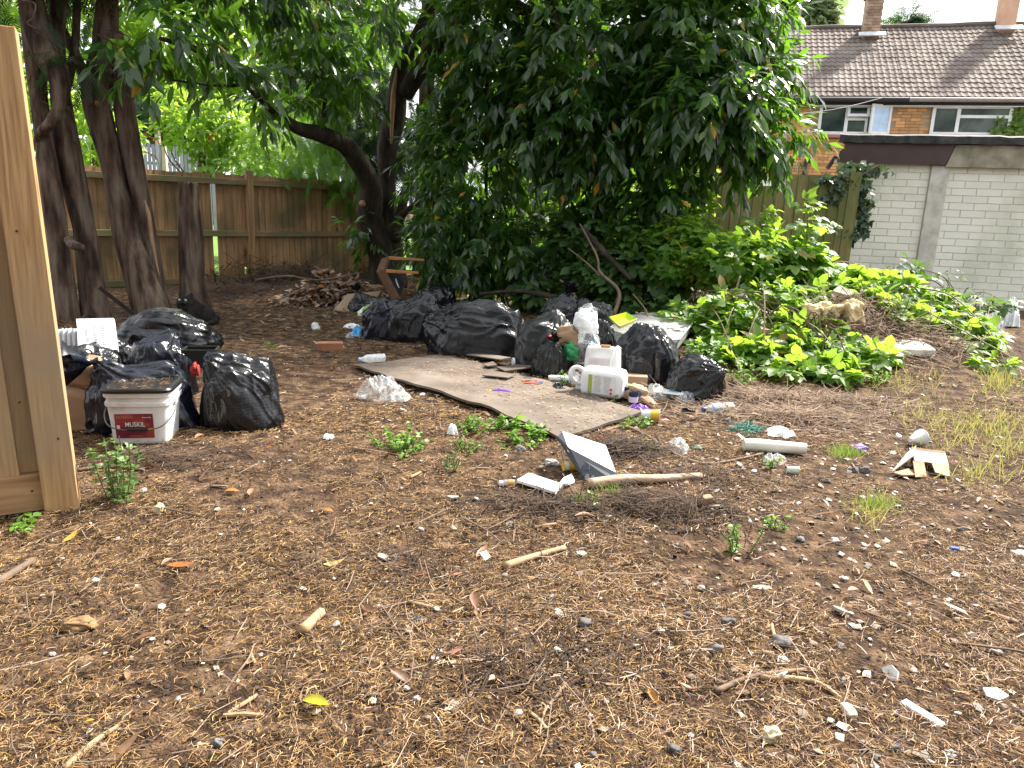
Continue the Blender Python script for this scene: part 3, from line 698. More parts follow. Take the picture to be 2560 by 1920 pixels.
T1 = empty("conifer_tree", at0(170, 805, 7.3), 'leftmost conifer trunk with a thick bowed limb, just right of the pale fence post', 'tree')
stem(T1, "trunk", [(178, 850, 7.3, 66), (168, 780, 7.3, 56), (150, 640, 7.3, 52), (126, 464, 7.3, 50), (108, 330, 7.35, 42), (92, 200, 7.4, 46), (84, 60, 7.4, 54), (76, -60, 7.4, 50)], M_bark, 1, top=[(.0, .1, 1.6, .15), (.0, .1, 1.8, .09)])
stem(T1, "limb", [(96, 372, 7.36, 22), (103, 335, 7.26, 26), (128, 305, 7.15, 28), (148, 262, 7.15, 30), (148, 205, 7.2, 50), (118, 135, 7.25, 72), (92, 70, 7.3, 66), (80, 0, 7.35, 56)], M_bark, 2)
stem(T1, "limb", [(172, 600, 7.2, 22), (182, 612, 7.05, 24), (203, 618, 6.95, 18)], M_bark, 3, rough=.05)
T2 = empty("conifer_tree", at0(238, 790, 7.5), 'second conifer trunk from the pale fence post, knotted low down and slightly leaning', 'tree')
stem(T2, "trunk", [(246, 830, 7.5, 84), (238, 770, 7.5, 70), (214, 600, 7.5, 54), (188, 470, 7.5, 60), (168, 360, 7.5, 60), (150, 230, 7.55, 44), (140, 90, 7.6, 40), (150, -60, 7.6, 40)], M_bark, 4, top=[(.1, .2, 1.8, .12), (.0, .2, 1.6, .07)])
stem(T2, "limb", [(160, 250, 7.6, 22), (188, 110, 7.7, 20), (192, -60, 7.8, 18)], M_bark, 5)
T3 = empty("conifer_tree", at0(375, 775, 7.7), 'twin stemmed leaning conifer with a long split in its bark, left of the sawn stump', 'tree')
stem(T3, "trunk", [(392, 815, 7.7, 96), (375, 760, 7.7, 86), (322, 600, 7.7, 66), (292, 470, 7.7, 54), (270, 370, 7.7, 58), (240, 235, 7.7, 66), (262, 120, 7.75, 60), (270, 0, 7.8, 50), (272, -60, 7.8, 48)], M_bark, 6, top=[(.1, .2, 1.8, .14), (.0, .2, 1.8, .08)])
stem(T3, "trunk", [(405, 815, 7.85, 70), (392, 730, 7.85, 50), (372, 600, 7.8, 40), (340, 440, 7.75, 46), (316, 300, 7.75, 48), (302, 190, 7.78, 46), (285, 80, 7.8, 40)], M_bark, 7)
stem(T3, "limb", [(225, 235, 7.75, 30), (200, 160, 7.8, 26), (150, 60, 7.85, 22), (120, -40, 7.9, 18)], M_bark, 8)
M_split = mat("exposed_heartwood", [(.3, (.22, .12, .07)), (.7, (.42, .27, .17))], rough=.8, scale=10, vec=(3, 3, .4))
stem(T3, "bark_split", [(362, 500, 7.66, 3), (373, 545, 7.65, 10), (380, 600, 7.66, 8), (398, 690, 7.68, 3)], M_split, 9, 8)
stem(T3, "branch_stub", [(246, 262, 7.6, 14), (243, 256, 7.45, 12)], M_cut, 10, 8, .05)
T4 = empty("tree_stump", at0(490, 786, 8.1), 'tall sawn off trunk standing before the fence above the black cat', 'stump')
stem(T4, "trunk", [(494, 830, 8.1, 104), (490, 780, 8.1, 84), (480, 700, 8.1, 62), (477, 600, 8.1, 58), (472, 520, 8.1, 50), (471, 455, 8.1, 45)], M_bark, 11)
cT = P3(471, 456, 8.1); link("cut_face", MB().lathe([(.0, .002), (.092, .002), (.094, -.01)], 14, Matrix.Translation(Vector(cT))), M_cut, T4)
# crowns of the three conifers: mostly above the frame, ragged sprays hanging into it
sprays(T1, [(60, -210, 7.3, 260, 120, 1.2, 330), (-160, 0, 7.6, 130, 120, .8, 90), (40, -10, 8.2, 70, 40, .4, 24), (90, -420, 7.3, 330, 220, 1.4, 500)], M_needle, .34, 1, .6, 60)
sprays(T2, [(200, -220, 7.4, 200, 110, 1.0, 240), (215, 10, 8.2, 60, 50, .4, 20), (230, -440, 7.4, 300, 220, 1.4, 420)], M_needle, .34, 2, .6, 40)
sprays(T3, [(330, -240, 7.6, 220, 100, 1.0, 240), (160, 150, 7.2, 40, 22, .12, 14), (205, 158, 7.2, 40, 20, .1, 16), (400, -460, 7.6, 300, 230, 1.4, 420)], M_needle, .30, 3, .6, 60)
stem(T1, "dead_twig", [(52, 0, 6.6, 3), (88, 10, 6.6, 4), (82, 45, 6.6, 4), (68, 58, 6.6, 4), (100, 78, 6.7, 4), (132, 110, 6.8, 3), (158, 140, 6.9, 3), (200, 160, 7.0, 2)], M_bark, 12, 6, .05)
for k in range(26):
    x0 = random.uniform(60, 300); y0 = random.uniform(-20, 240); 
    stem([T1, T2, T3][k % 3], "dead_twig", [(x0, y0, 7.45, 3), (x0 + random.uniform(-40, 50), y0 + random.uniform(0, 40), 7.35, 2.6), (x0 + random.uniform(-80, 90), y0 + random.uniform(10, 90), 7.3, 1.4)], M_bark, 20 + k, 5, .05)

# ================================================================== the laurel
LT = empty("laurel_tree", at0(965, 665, 11.2), 'large dark laurel with glossy drooping leaves over the rubbish heap', 'tree')
stem(LT, "trunk", [(962, 720, 11.2, 84), (955, 640, 11.2, 70), (925, 540, 11.1, 64), (926, 463, 10.9, 52), (872, 372, 10.5, 46), (806, 336, 9.9, 42), (722, 308, 9.3, 30), (600, 190, 8.3, 24), (500, 128, 7.7, 18), (400, 96, 7.3, 10)], M_lbark, 31)
stem(LT, "trunk", [(985, 720, 11.3, 70), (978, 600, 11.3, 52), (968, 470, 11.3, 40), (968, 372, 11.2, 48), (990, 280, 11.1, 52), (1000, 180, 11, 40), (1060, 60, 10.8, 34), (1092, -40, 10.7, 30)], M_lbark, 32, top=[(.3, -.3, 1.2, .06)])
stem(LT, "trunk", [(1012, 235, 11.0, 44), (1060, 160, 10.7, 46), (1130, 70, 10.4, 46), (1190, -50, 10.2, 40)], M_lbark, 33, top=[(.4, -.3, 1.2, .08)])
stem(LT, "trunk", [(985, 600, 11.25, 34), (1000, 540, 11.15, 26), (1014, 472, 11.1, 20)], M_lbark, 34, rough=.06)
p = P3(1014, 470, 11.1); link("cut_face", MB().lathe([(0, .004), (.058, .002), (.06, -.01)], 12, m4(rotm(.5, .2, 0), p)), M_cut, LT)
p = P3(905, 508, 10.82); link("branch_scar", MB().lathe([(0, .03), (.025, .03), (.04, .01), (.05, -.03)], 12, m4(rotm(1.4, -.3, 0), p)), M_cut, LT)
for pix in ([(812, 300, 9.9, 20), (808, 240, 9.9, 14), (785, 120, 9.8, 10), (770, -20, 9.8, 8)], [(1375, -20, 9.0, 24), (1395, 60, 9.0, 18), (1430, 130, 8.95, 12), (1480, 200, 8.8, 6)],
            [(1215, 480, 9.9, 8), (1216, 330, 9.9, 10), (1218, 200, 10, 10)], [(1110, 440, 10.3, 12), (1150, 330, 10.2, 16), (1180, 220, 10.1, 14)],
            [(1190, -40, 10.2, 30), (1350, 40, 9.8, 24), (1550, 120, 9.4, 18), (1720, 200, 9.0, 12), (1850, 300, 8.8, 6)], [(1060, 160, 10.7, 20), (1250, 250, 10.2, 18), (1500, 330, 9.6, 12), (1650, 440, 9.2, 6)],
            [(1000, 540, 11, 16), (1120, 470, 10.5, 14), (1220, 560, 10, 8)], [(640, 205, 8.5, 12), (560, 215, 7.9, 8), (430, 200, 7.2, 5)]):
    stem(LT, "branch", pix, M_lbark, int(pix[0][0]), 8, .06)
stem(LT, "torn_wood", [(978, 360, 10.98, 6), (982, 250, 10.9, 14), (992, 170, 10.9, 5)], M_split, 61, 7)
def laurel_sprigs(blobs, seed, droop=.55):
    rng = np.random.default_rng(seed); p, c = blob_pts(blobs, rng, .2); n = len(p); K = 9
    d = norm(p - c) * .7 + rng.normal(size=p.shape) * .5; d[:, 2] -= .25; d = norm(d)
    L = rng.uniform(.25, .42, n); P, D, U, S = [], [], [], []
    for k in range(K):
        t = (k + .6) / K; base = p + d * (L * t)[:, None]; base[:, 2] -= .16 * L * t * t
        side = norm(np.cross(d, np.array([0, 0, 1.0]) + .2 * rng.normal(size=d.shape))) * (1 if k % 2 else -1)
        ld = d * (.45 + .5 * t) + side * (.75 - .45 * t) + rng.normal(size=d.shape) * .22; ld[:, 2] -= droop * rng.uniform(.5, 1.6, n)
        P.append(base); D.append(norm(ld)); U.append(np.array([0, 0, 1.0]) * .8 + d * .5 + rng.normal(size=d.shape) * .35 + np.array([0, -.25, 0])); S.append(rng.uniform(.13, .25, n) * (1.05 - .2 * t))
    return np.concatenate(P), frames(np.concatenate(D), np.concatenate(U)), np.concatenate(S)
LB = [(1250, 110, 10.0, 180, 220, .8, 330), (1480, 130, 9.4, 250, 230, .9, 480), (1730, 90, 9.1, 190, 190, .8, 380), (1765, 270, 8.7, 150, 120, .7, 250),
      (1875, 330, 8.9, 110, 110, .45, 90), (1945, 345, 8.6, 60, 45, .2, 26), (1450, 310, 9.3, 220, 130, .8, 320), (1185, 420, 10.1, 150, 190, .7, 260), (1160, 610, 9.7, 130, 110, .5, 170), (1300, 640, 9.4, 90, 90, .4, 60),
      (1660, 470, 8.8, 70, 60, .4, 40), (1440, 455, 9.1, 60, 40, .3, 16), (1860, 70, 9.2, 90, 140, .4, 120), (1930, 190, 9.0, 45, 80, .3, 40), (900, 40, 10.6, 130, 90, .5, 60), (1080, 340, 11.6, 60, 90, .2, 30),
      (560, -20, 8.7, 270, 55, .6, 80), (760, 90, 9.3, 120, 50, .4, 44), (560, 172, 7.9, 110, 10, .15, 16), (800, 220, 9.9, 110, 45, .4, 34), (420, 70, 7.1, 90, 60, .3, 24), (680, 262, 8.8, 34, 14, .15, 8), (860, 190, 9.6, 80, 60, .3, 26), (640, 262, 8.2, 50, 14, .2, 5), (350, 150, 7.0, 30, 40, .2, 8),
      (1100, -260, 9.8, 500, 170, 1.6, 420), (1600, -260, 9.2, 420, 170, 1.4, 380), (640, -190, 8.0, 400, 110, 1.0, 150), (915, 590, 11.0, 22, 45, .2, 10)]
lp, lR, ls = laurel_sprigs(LB, 5)
foliage(LT, LEAF_L, lp, lR, ls * 1.02, M_laurel, 300, 'leaf', 'foliage', True, leaf_tmpl(1, .36, 2, .22, .16, .48))

# ================================================================== dark conifers behind the laurel
for i, (x, Y, bl, lb, mm) in enumerate((
        (1060, 13.6, [(1010, 150, 13.2, 200, 330, .9, 850), (900, 300, 13.0, 100, 130, .5, 240), (1040, 480, 13.1, 130, 150, .4, 260), (1000, -250, 13.2, 300, 200, 1.2, 260)], 'tall dark cypress rising behind the forked laurel trunk', M_needle),
        (1330, 13.9, [(1300, 180, 13.6, 260, 400, .9, 800), (1330, -250, 13.6, 300, 200, 1.2, 260), (1250, 560, 13.4, 170, 130, .5, 130)], 'dark cypress hidden behind the middle of the laurel', M_needle),
        (1660, 13.9, [(1640, 180, 13.8, 180, 300, .9, 330), (1560, -250, 13.6, 250, 200, 1.2, 200)], 'dark cypress hidden behind the right half of the laurel', M_needle),
        (800, 12.7, [(790, 395, 12.4, 130, 60, .5, 150), (690, 425, 12.3, 90, 30, .4, 60), (880, 470, 12.5, 70, 40, .3, 50), (740, 330, 12.6, 160, 60, .5, 120)], 'bright feathery cypress drooping over the top of the board fence', M_cypress))):
    r = empty("cypress_tree", at0(x, 620, Y), lb, 'tree')
    stem(r, "trunk", [(x, 690, Y, 60 if i != 3 else 20), (x + 5, 400, Y, 46 if i != 3 else 14), (x + 8, 100, Y, 34 if i != 3 else 6), (x + 8, -200, Y, 22 if i != 3 else 4)], M_bark, 70 + i)
    sprays(r, bl, mm, .42 if i != 3 else .36, 30 + i, .75, 40, outw=.6)
# ================================================================== the garden beyond the fence
for i, (x, y, Y, T, m, sz, bl, lb) in enumerate((
        (505, 560, 14.0, LEAF_O, M_sunleaf, .11, [(500, 320, 14.0, 110, 70, .7, 900), (440, 270, 14.2, 70, 60, .5, 400), (560, 300, 14, 80, 60, .5, 450)], 'leafy sunlit garden shrub with open branches behind the fence'),
        (640, 560, 15.0, LEAF_O, M_paleleaf, .11, [(640, 380, 14.5, 120, 60, .7, 900), (590, 420, 14, 120, 40, .5, 500)], 'pale sunlit shrub behind the fence near its tall post'),
        (250, 560, 14.0, LEAF_O, M_sunleaf, .13, [(230, 330, 14.0, 130, 80, .8, 800), (160, 260, 14, 100, 70, .6, 500), (60, 300, 14, 130, 120, .7, 600)], 'bright garden shrub glimpsed between the conifer trunks'),
        (820, 540, 16.0, SPRAY, M_cypress, .34, [(760, 360, 16, 150, 60, .8, 380), (850, 320, 16.5, 100, 90, .8, 300)], 'bright yellow green conifer in the garden behind the fence'),
        (450, 400, 26.0, SPRAY, M_needle, .95, [(470, 310, 26, 70, 45, 1.2, 300), (330, 270, 27, 70, 60, 1.2, 260)], 'dark hedge tree at the end of the garden behind the grey slats'),
        (160, 420, 31.0, LEAF_O, M_sunleaf, .30, [(150, 120, 30, 240, 190, 2.5, 2300), (60, -60, 30, 240, 160, 2.5, 900)], 'tall bright tree in the garden behind the left conifer trunks'),
        (520, 430, 33.0, LEAF_O, M_sunleaf, .33, [(500, 90, 32, 260, 150, 2.5, 2500), (450, 210, 32, 160, 60, 1.5, 600), (640, 230, 31, 110, 60, 1.5, 600), (500, -120, 32, 300, 120, 2.5, 900)], 'broad bright garden tree behind the low laurel branches'),
        (830, 430, 30.0, LEAF_O, M_paleleaf, .32, [(830, 110, 29, 190, 180, 2.2, 1900), (780, 260, 29, 120, 60, 1.5, 600), (840, -120, 29, 250, 120, 2.5, 700)], 'pale bright garden tree behind the leaning laurel limb'),
        (1480, 560, 13.4, LEAF_O, M_sunleaf, .12, [(1520, 450, 12.2, 160, 60, .3, 700), (1340, 520, 12.6, 90, 60, .3, 300), (1680, 430, 12.0, 110, 50, .3, 400)], 'bright shrub leaning over the green fence behind the laurel'),
        (2000, 330, 46.0, LEAF_S, M_farleaf, .75, [(2000, 30, 45, 75, 60, 3, 1300), (1950, 80, 45, 60, 40, 3, 500)], 'grey green broad tree behind the roof ridge'),
        (2050, 330, 40.0, LEAF_S, M_farleaf, .6, [(2045, 60, 40, 38, 40, 1.2, 500), (2047, 20, 40, 24, 40, 1.0, 300), (2050, -15, 40, 10, 20, .5, 60)], 'yellowish pointed conifer behind the roof ridge'),
        (2275, 330, 55.0, SPRAY, M_needle, 1.4, [(2275, 68, 55, 26, 12, .9, 60), (2276, 50, 55, 18, 10, .7, 40), (2277, 34, 55, 9, 10, .4, 20), (2278, 26, 55, 3, 6, .2, 6)], 'small dark fir top showing above the roof ridge'))):
    r = empty("garden_shrub" if sz < .2 else "garden_tree", (lambda q: (q[0], q[1], 0))(P3(x, y, Y)), lb, 'shrub' if sz < .2 else 'tree')
    top = P3(bl[0][0], bl[0][1], Y); b0 = np.array([P3(x, y, Y)[0], P3(x, y, Y)[1], 0.0])
    link("trunk", trunk_mb([b0, b0 * .5 + top * .5 + np.array([.05, 0, 0]), top], [.014 * Y ** .9, .009 * Y ** .9, .003 * Y], 8, .08, i), M_bark, r)
    if sz < .2:
        for k in range(7):
            e = P3(bl[0][0] + random.uniform(-1, 1) * bl[0][3], bl[0][1] + random.uniform(-.8, .6) * bl[0][4], Y + random.uniform(-.3, .3))
            link("branch", trunk_mb([b0 * .45 + top * .55, b0 * .2 + e * .8 - np.array([0, 0, .05]), e], [.02, .012, .004], 5, .05, k), M_bark, r)
    sprays(r, bl, m, sz * (1.15 if T is not SPRAY else 1), 50 + i, .25, 60 if Y < 18 else 0, T, outw=.4)
# red flower spikes in the far garden
M_red = mat("red_flower", (.62, .05, .035), rough=.6, vary=.3); M_stalk = mat("green_stalk", (.07, .13, .03), rough=.7)
for i, (xa, ya, xb, yb) in enumerate(((342, 335, 400, 362), (345, 378, 395, 402), (520, 352, 540, 340))):
    a, b = P3(xa, ya, 13.4), P3(xb, yb, 13.4); g0 = np.array([b[0], b[1], 0.0])
    r = empty("flower_spike", g0, ('arching red flower spike crossing the far grey fence', 'lower arching red flower spike in front of the far grey fence', 'red flower spike among the shrub leaves by the fence')[i], 'flower', 'red flower spikes behind the fence')
    link("stalk", MB().tube(catmull([g0, g0 * .3 + b * .7, b, (a + b) / 2 + np.array([0, 0, .05]), a]), .006, 5), M_stalk, r)
    fl = MB()
    for t in np.linspace(0, .9, 16): fl.box(a * (1 - t) + b * t + np.array([0, 0, .05 * sin(pi * t)]) + np.random.default_rng(int(t * 100)).normal(size=3) * .012, (.018, .018, .018), rotm(t * 9, t * 5, 1), .5)
    tag(link("blossom", fl, M_red, r), kind='stuff')

# the yard lies among tall conifers: the ones at the photographer's back that shed the needles
for i, (x, y) in enumerate(((-7.5, -3.5), (-4.2, -6.0), (-.5, -5.2), (3.2, -6.2), (6.5, -4.2))):
    r = empty("conifer_tree", (x, y, 0), ('conifer farthest left at the open side of the yard', 'second conifer along the open side of the yard', 'middle conifer along the open side of the yard', 'fourth conifer along the open side of the yard', 'conifer farthest right at the open side of the yard')[i], 'tree')
    link("trunk", trunk_mb([(x, y, -.1), (x + .1, y, 2.5), (x, y + .1, 6), (x + .1, y, 9.5)], [.20, .16, .11, .03], 10, .1, i), M_bark, r)
    g_ = np.random.default_rng(90 + i); n_ = 520; t_ = g_.random(n_) ** .8; a_ = g_.random(n_) * 2 * pi; rd_ = (1.9 - 1.5 * t_) * np.sqrt(g_.random(n_))
    p_ = np.stack([x + rd_ * np.cos(a_), y + rd_ * np.sin(a_), .8 + 8.7 * t_], -1); d_ = np.stack([np.cos(a_), np.sin(a_), -.5 + 0 * a_], -1) + g_.normal(size=(n_, 3)) * .35
    foliage(r, SPRAY, p_, frames(norm(d_), np.array([0, 0, 1.0]) + g_.normal(size=(n_, 3)) * .5), g_.uniform(.7, 1.4, n_), M_needle, 0)

# ================================================================== brambles and weeds
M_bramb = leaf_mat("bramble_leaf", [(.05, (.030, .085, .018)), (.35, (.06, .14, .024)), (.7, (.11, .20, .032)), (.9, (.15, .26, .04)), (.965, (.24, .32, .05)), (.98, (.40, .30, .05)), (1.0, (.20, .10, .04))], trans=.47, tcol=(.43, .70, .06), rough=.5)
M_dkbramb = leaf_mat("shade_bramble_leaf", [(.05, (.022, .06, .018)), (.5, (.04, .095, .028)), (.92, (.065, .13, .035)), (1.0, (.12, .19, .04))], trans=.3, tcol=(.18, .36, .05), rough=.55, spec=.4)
M_ivy = leaf_mat("ivy_leaf", [(.1, (.020, .045, .022)), (.6, (.035, .07, .035)), (1, (.09, .14, .09))], trans=.15, tcol=(.12, .22, .06), rough=.45)
M_cane = mat("bramble_cane", [(.3, (.10, .05, .03)), (.7, (.16, .12, .05))], rough=.7, scale=8)
M_dry = mat("dry_stalks", [(.3, (.11, .07, .045)), (.7, (.24, .165, .11))], rough=.85, scale=8, vary=.4)
def trio(size=1.0):
    it = []
    for an, L, ox in ((0, .62, 0), (62, .5, 0), (-62, .5, 0)):
        v, f = leaf_tmpl(L, L * .72, 3, .16, .25, .42); R = rotm(0, 0, -radians(an)); it.append((v @ R.T + np.array([0, .34 if an == 0 else .22, 0]), f))
    it.append((np.array([(-.008, 0, 0), (.008, 0, 0), (.008, .36, .004), (-.008, .36, .004)]), np.array([(0, 1, 2, 3)])))
    return join_tm(it)
TRIO = trio()
LEAF_I = (np.array([(0, 0, 0), (.30, .10, .03), (.52, .30, .0), (.24, .42, .04), (.2, .62, .02), (0, 1, -.08), (-.2, .62, .02), (-.24, .42, .04), (-.52, .30, 0), (-.30, .10, .03), (0, .35, -.02)]),
          np.array([(0, 1, 2, 10), (2, 3, 4, 10), (4, 5, 6, 10), (6, 7, 8, 10), (8, 9, 0, 10)]))
def bramble(x, y, Y, lb, blobs, m, seed, size=.17, n_ind=120, canes=(), T=TRIO, cat='bramble', nc=10, name="bramble_bush"):
    rng = np.random.default_rng(seed)
    r = empty(name, at0(x, y, Y), lb, cat)
    p, c = blob_pts([b[:6] + (int(b[6] * 1.25),) for b in blobs], rng, .45)
    hz = H(p[:, 0], p[:, 1]); p[:, 2] = np.maximum(p[:, 2], hz + .03 + .06 * rng.random(len(p)))
    d = norm(p - c) * .6 + rng.normal(size=p.shape) * .5; d[:, 2] *= .5; d[:, 1] -= .15; d = norm(d); d[:, 2] -= .15
    up = np.array([.15, -.15, 1.0]) + rng.normal(size=p.shape) * .38
    foliage(r, T, p, frames(norm(d), up), size * (.40 + .95 * rng.random(len(p)) ** 1.4), m, n_ind)
    mb = MB(); loc = np.array(r.matrix_basis.translation)
    for k in range(nc):
        i, j = rng.integers(len(p), size=2); b = loc + rng.normal(size=3) * np.array([.25, .2, 0]); b[2] = float(H(b[0], b[1])) - .03
        link("cane", MB().tube(catmull([b, b * .6 + p[i] * .4 + np.array([0, 0, .25]), p[i] + np.array([0, 0, .05]), p[i] + (p[i] - b) * .25 - np.array([0, 0, .1])], 5), [.008 - .0003 * q for q in range(16)], 5), M_cane, r)
    for pts in canes:
        q = catmull([P3(*a) for a in pts], 5); link("cane", MB().tube(q, [.009 * (1 - .6 * i / len(q)) for i in range(len(q))], 5), M_cane, r)
    return r
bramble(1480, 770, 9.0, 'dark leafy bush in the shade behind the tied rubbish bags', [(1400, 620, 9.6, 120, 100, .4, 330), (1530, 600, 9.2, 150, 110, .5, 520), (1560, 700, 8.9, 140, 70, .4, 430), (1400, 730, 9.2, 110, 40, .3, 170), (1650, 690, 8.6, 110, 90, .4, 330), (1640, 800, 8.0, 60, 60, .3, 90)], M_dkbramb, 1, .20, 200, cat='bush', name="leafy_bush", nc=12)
bramble(1800, 700, 8.3, 'bright bramble with tall pale shoots before the green fence', [(1720, 590, 8.6, 80, 50, .35, 300), (1860, 640, 8.4, 100, 40, .35, 300), (1790, 670, 8.2, 130, 45, .4, 380), (1900, 655, 7.9, 170, 70, .5, 520), (1760, 610, 8.3, 60, 30, .3, 120), (1980, 640, 7.9, 80, 30, .3, 160), (1890, 570, 8.2, 40, 28, .15, 36), (1915, 535, 8.2, 20, 14, .1, 12), (1700, 660, 8.3, 80, 50, .3, 220), (1950, 665, 8.0, 90, 30, .3, 230)], M_bramb, 2, .17, 200,
        canes=[[(1880, 680, 8.2), (1895, 620, 8.2), (1908, 560, 8.2), (1915, 535, 8.2)]])
bramble(1600, 640, 9.4, 'tall bright thicket rising under the hanging laurel leaves towards the green fence', [(1580, 520, 9.4, 130, 55, .4, 420), (1700, 505, 9.2, 80, 45, .3, 260), (1460, 560, 9.8, 90, 45, .3, 220), (1640, 590, 8.9, 110, 40, .3, 240)], M_bramb, 9, .17, 150, nc=8)
bramble(2020, 640, 7.9, 'tall upright bramble shoot with large yellow green leaves near the ivy', [(2018, 600, 7.8, 26, 20, .1, 12), (2022, 556, 7.8, 30, 20, .1, 14), (2022, 515, 7.8, 26, 14, .1, 12), (2060, 560, 7.8, 25, 18, .1, 8)], M_bramb, 3, .155, 30, nc=1,
        canes=[[(2012, 660, 7.8), (2018, 590, 7.8), (2020, 540, 7.8), (2021, 500, 7.8)]])
bramble(2250, 760, 7.6, 'sprawling bright bramble running down towards the garage wall', [(2060, 690, 7.9, 110, 35, .4, 330), (2170, 720, 7.7, 130, 45, .4, 420), (2280, 765, 7.5, 120, 50, .4, 400), (2370, 820, 7.2, 100, 40, .3, 260), (2200, 790, 7.2, 60, 25, .3, 90), (2250, 830, 6.9, 70, 25, .2, 110), (1990, 720, 7.7, 60, 22, .25, 90), (2190, 760, 7.3, 100, 30, .3, 170), (2330, 800, 7.2, 110, 40, .3, 200), (2440, 850, 6.8, 70, 30, .2, 80), (2480, 930, 6.2, 40, 40, .15, 26)], M_bramb, 4, .165, 220,
        canes=[[(2380, 830, 7.0), (2440, 880, 6.6), (2480, 960, 6.1), (2500, 990, 5.9)], [(2290, 720, 7.4), (2380, 740, 7.1), (2470, 830, 6.7), (2510, 900, 6.4)]], nc=14)
bramble(2000, 880, 6.4, 'low bramble trailing over the front of the earth heap', [(1900, 790, 6.9, 110, 35, .3, 190), (1930, 740, 7.2, 80, 35, .3, 170), (2000, 770, 7.0, 70, 30, .25, 110), (1700, 800, 7.2, 60, 40, .25, 110), (1990, 840, 6.6, 100, 45, .3, 230), (2060, 900, 6.2, 90, 45, .3, 210), (1830, 850, 6.7, 70, 40, .25, 90), (2090, 970, 5.8, 60, 40, .2, 90), (2180, 900, 6.1, 70, 22, .2, 60), (1960, 960, 5.8, 50, 30, .2, 40), (1900, 880, 6.25, 80, 24, .12, 110), (1820, 760, 7.1, 60, 30, .2, 80)], M_bramb, 5, .155, 200,
        canes=[[(1900, 760, 6.8), (2020, 840, 6.4), (2130, 880, 6.2), (2220, 900, 6.1)]], nc=12)
bramble(1770, 860, 6.9, 'small leafy shoots between the mattress and the earth heap', [(1770, 820, 7.0, 60, 60, .25, 80), (1840, 930, 6.2, 50, 25, .2, 50), (1790, 900, 6.5, 50, 40, .2, 60)], M_bramb, 6, .15, 80, nc=4)
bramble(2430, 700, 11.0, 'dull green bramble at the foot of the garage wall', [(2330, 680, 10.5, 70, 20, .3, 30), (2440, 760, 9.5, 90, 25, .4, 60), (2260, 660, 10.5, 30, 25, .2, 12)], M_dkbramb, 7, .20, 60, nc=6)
bramble(1380, 640, 11.4, 'pale sunlit weeds growing against the green fence under the laurel', [(1400, 560, 11.6, 150, 80, .3, 330), (1380, 660, 11.4, 110, 60, .3, 130)], M_bramb, 8, .17, 60, nc=4, cat='weeds')
# ivy on the garage corner
IV = empty("ivy_plant", (lambda q: (q[0], q[1], 0))(P3(2125, 640, 11.9)), 'dark ivy climbing the corner where the green fence meets the garage', 'ivy')
rng = np.random.default_rng(9); ipx = [(2130, 420, 26, 14, 60), (2160, 425, 50, 14, 70), (2118, 450, 30, 22, 90), (2145, 470, 22, 30, 120), (2135, 520, 22, 40, 170), (2118, 575, 18, 30, 90), (2090, 470, 24, 20, 40), (2080, 495, 30, 8, 24), (2150, 560, 16, 30, 60), (2175, 505, 14, 6, 12), (2060, 445, 20, 8, 16)]
pp = []; 
for (x, y, rx, ry, n) in ipx:
    for _ in range(n):
        a, b = rng.normal(size=2) * .55; q = P3(x + a * rx, y + b * ry, 11.85 if x < 2128 else 12.0); pp.append(q + WN * (.06 + .08 * rng.random()))
pp = np.array(pp); dd = rng.normal(size=pp.shape) * .5 + np.array([0, -.2, -.8]); uu = WN * 1.0 + rng.normal(size=pp.shape) * .4
foliage(IV, LEAF_I, pp, frames(norm(dd), uu), rng.uniform(.07, .14, len(pp)), M_ivy, 120)
for pts in ([(2118, 640), (2128, 560), (2140, 480), (2138, 415)], [(2120, 600), (2140, 540), (2165, 520), (2178, 508)], [(2138, 500), (2110, 490), (2085, 492)], [(2140, 450), (2165, 430), (2200, 412)]):
    link("stem", MB().tube(catmull([P3(x, y, 11.9) + WN * .05 for x, y in pts], 4), .012, 5), M_cane, IV)
# creeper on the house beside the second window
CR = empty("creeper_plant", HO + WD * wallpt(2535, 330)[0], 'yellow green creeper hanging over the corner of the right house window', 'creeper')
pp = []
for (x, y, rx, ry, n) in [(2540, 320, 24, 14, 130), (2545, 290, 16, 20, 60), (2500, 330, 20, 10, 60), (2530, 256, 26, 8, 50), (2496, 300, 8, 8, 14), (2555, 260, 12, 12, 40)]:
    for _ in range(n):
        a, b = rng.normal(size=2) * .6; u, z = wallpt(x + a * rx, y + b * ry); pp.append(HO + WD * u + WN * (.06 + .1 * rng.random()) + np.array([0, 0, z]))
pp = np.array(pp); dd = rng.normal(size=pp.shape) * .6 + np.array([0, -.3, -.5])
foliage(CR, LEAF_I, pp, frames(norm(dd), WN + rng.normal(size=pp.shape) * .5), rng.uniform(.09, .16, len(pp)), M_paleleaf, 40)
pl = [wallpt(x, y) for x, y in ((2548, 345), (2520, 325), (2496, 300), (2515, 280), (2535, 258))]
link("stem", MB().tube(catmull([HO + WD * u + WN * .05 + np.array([0, 0, z]) for u, z in pl], 5), .012, 5), M_cane, CR)
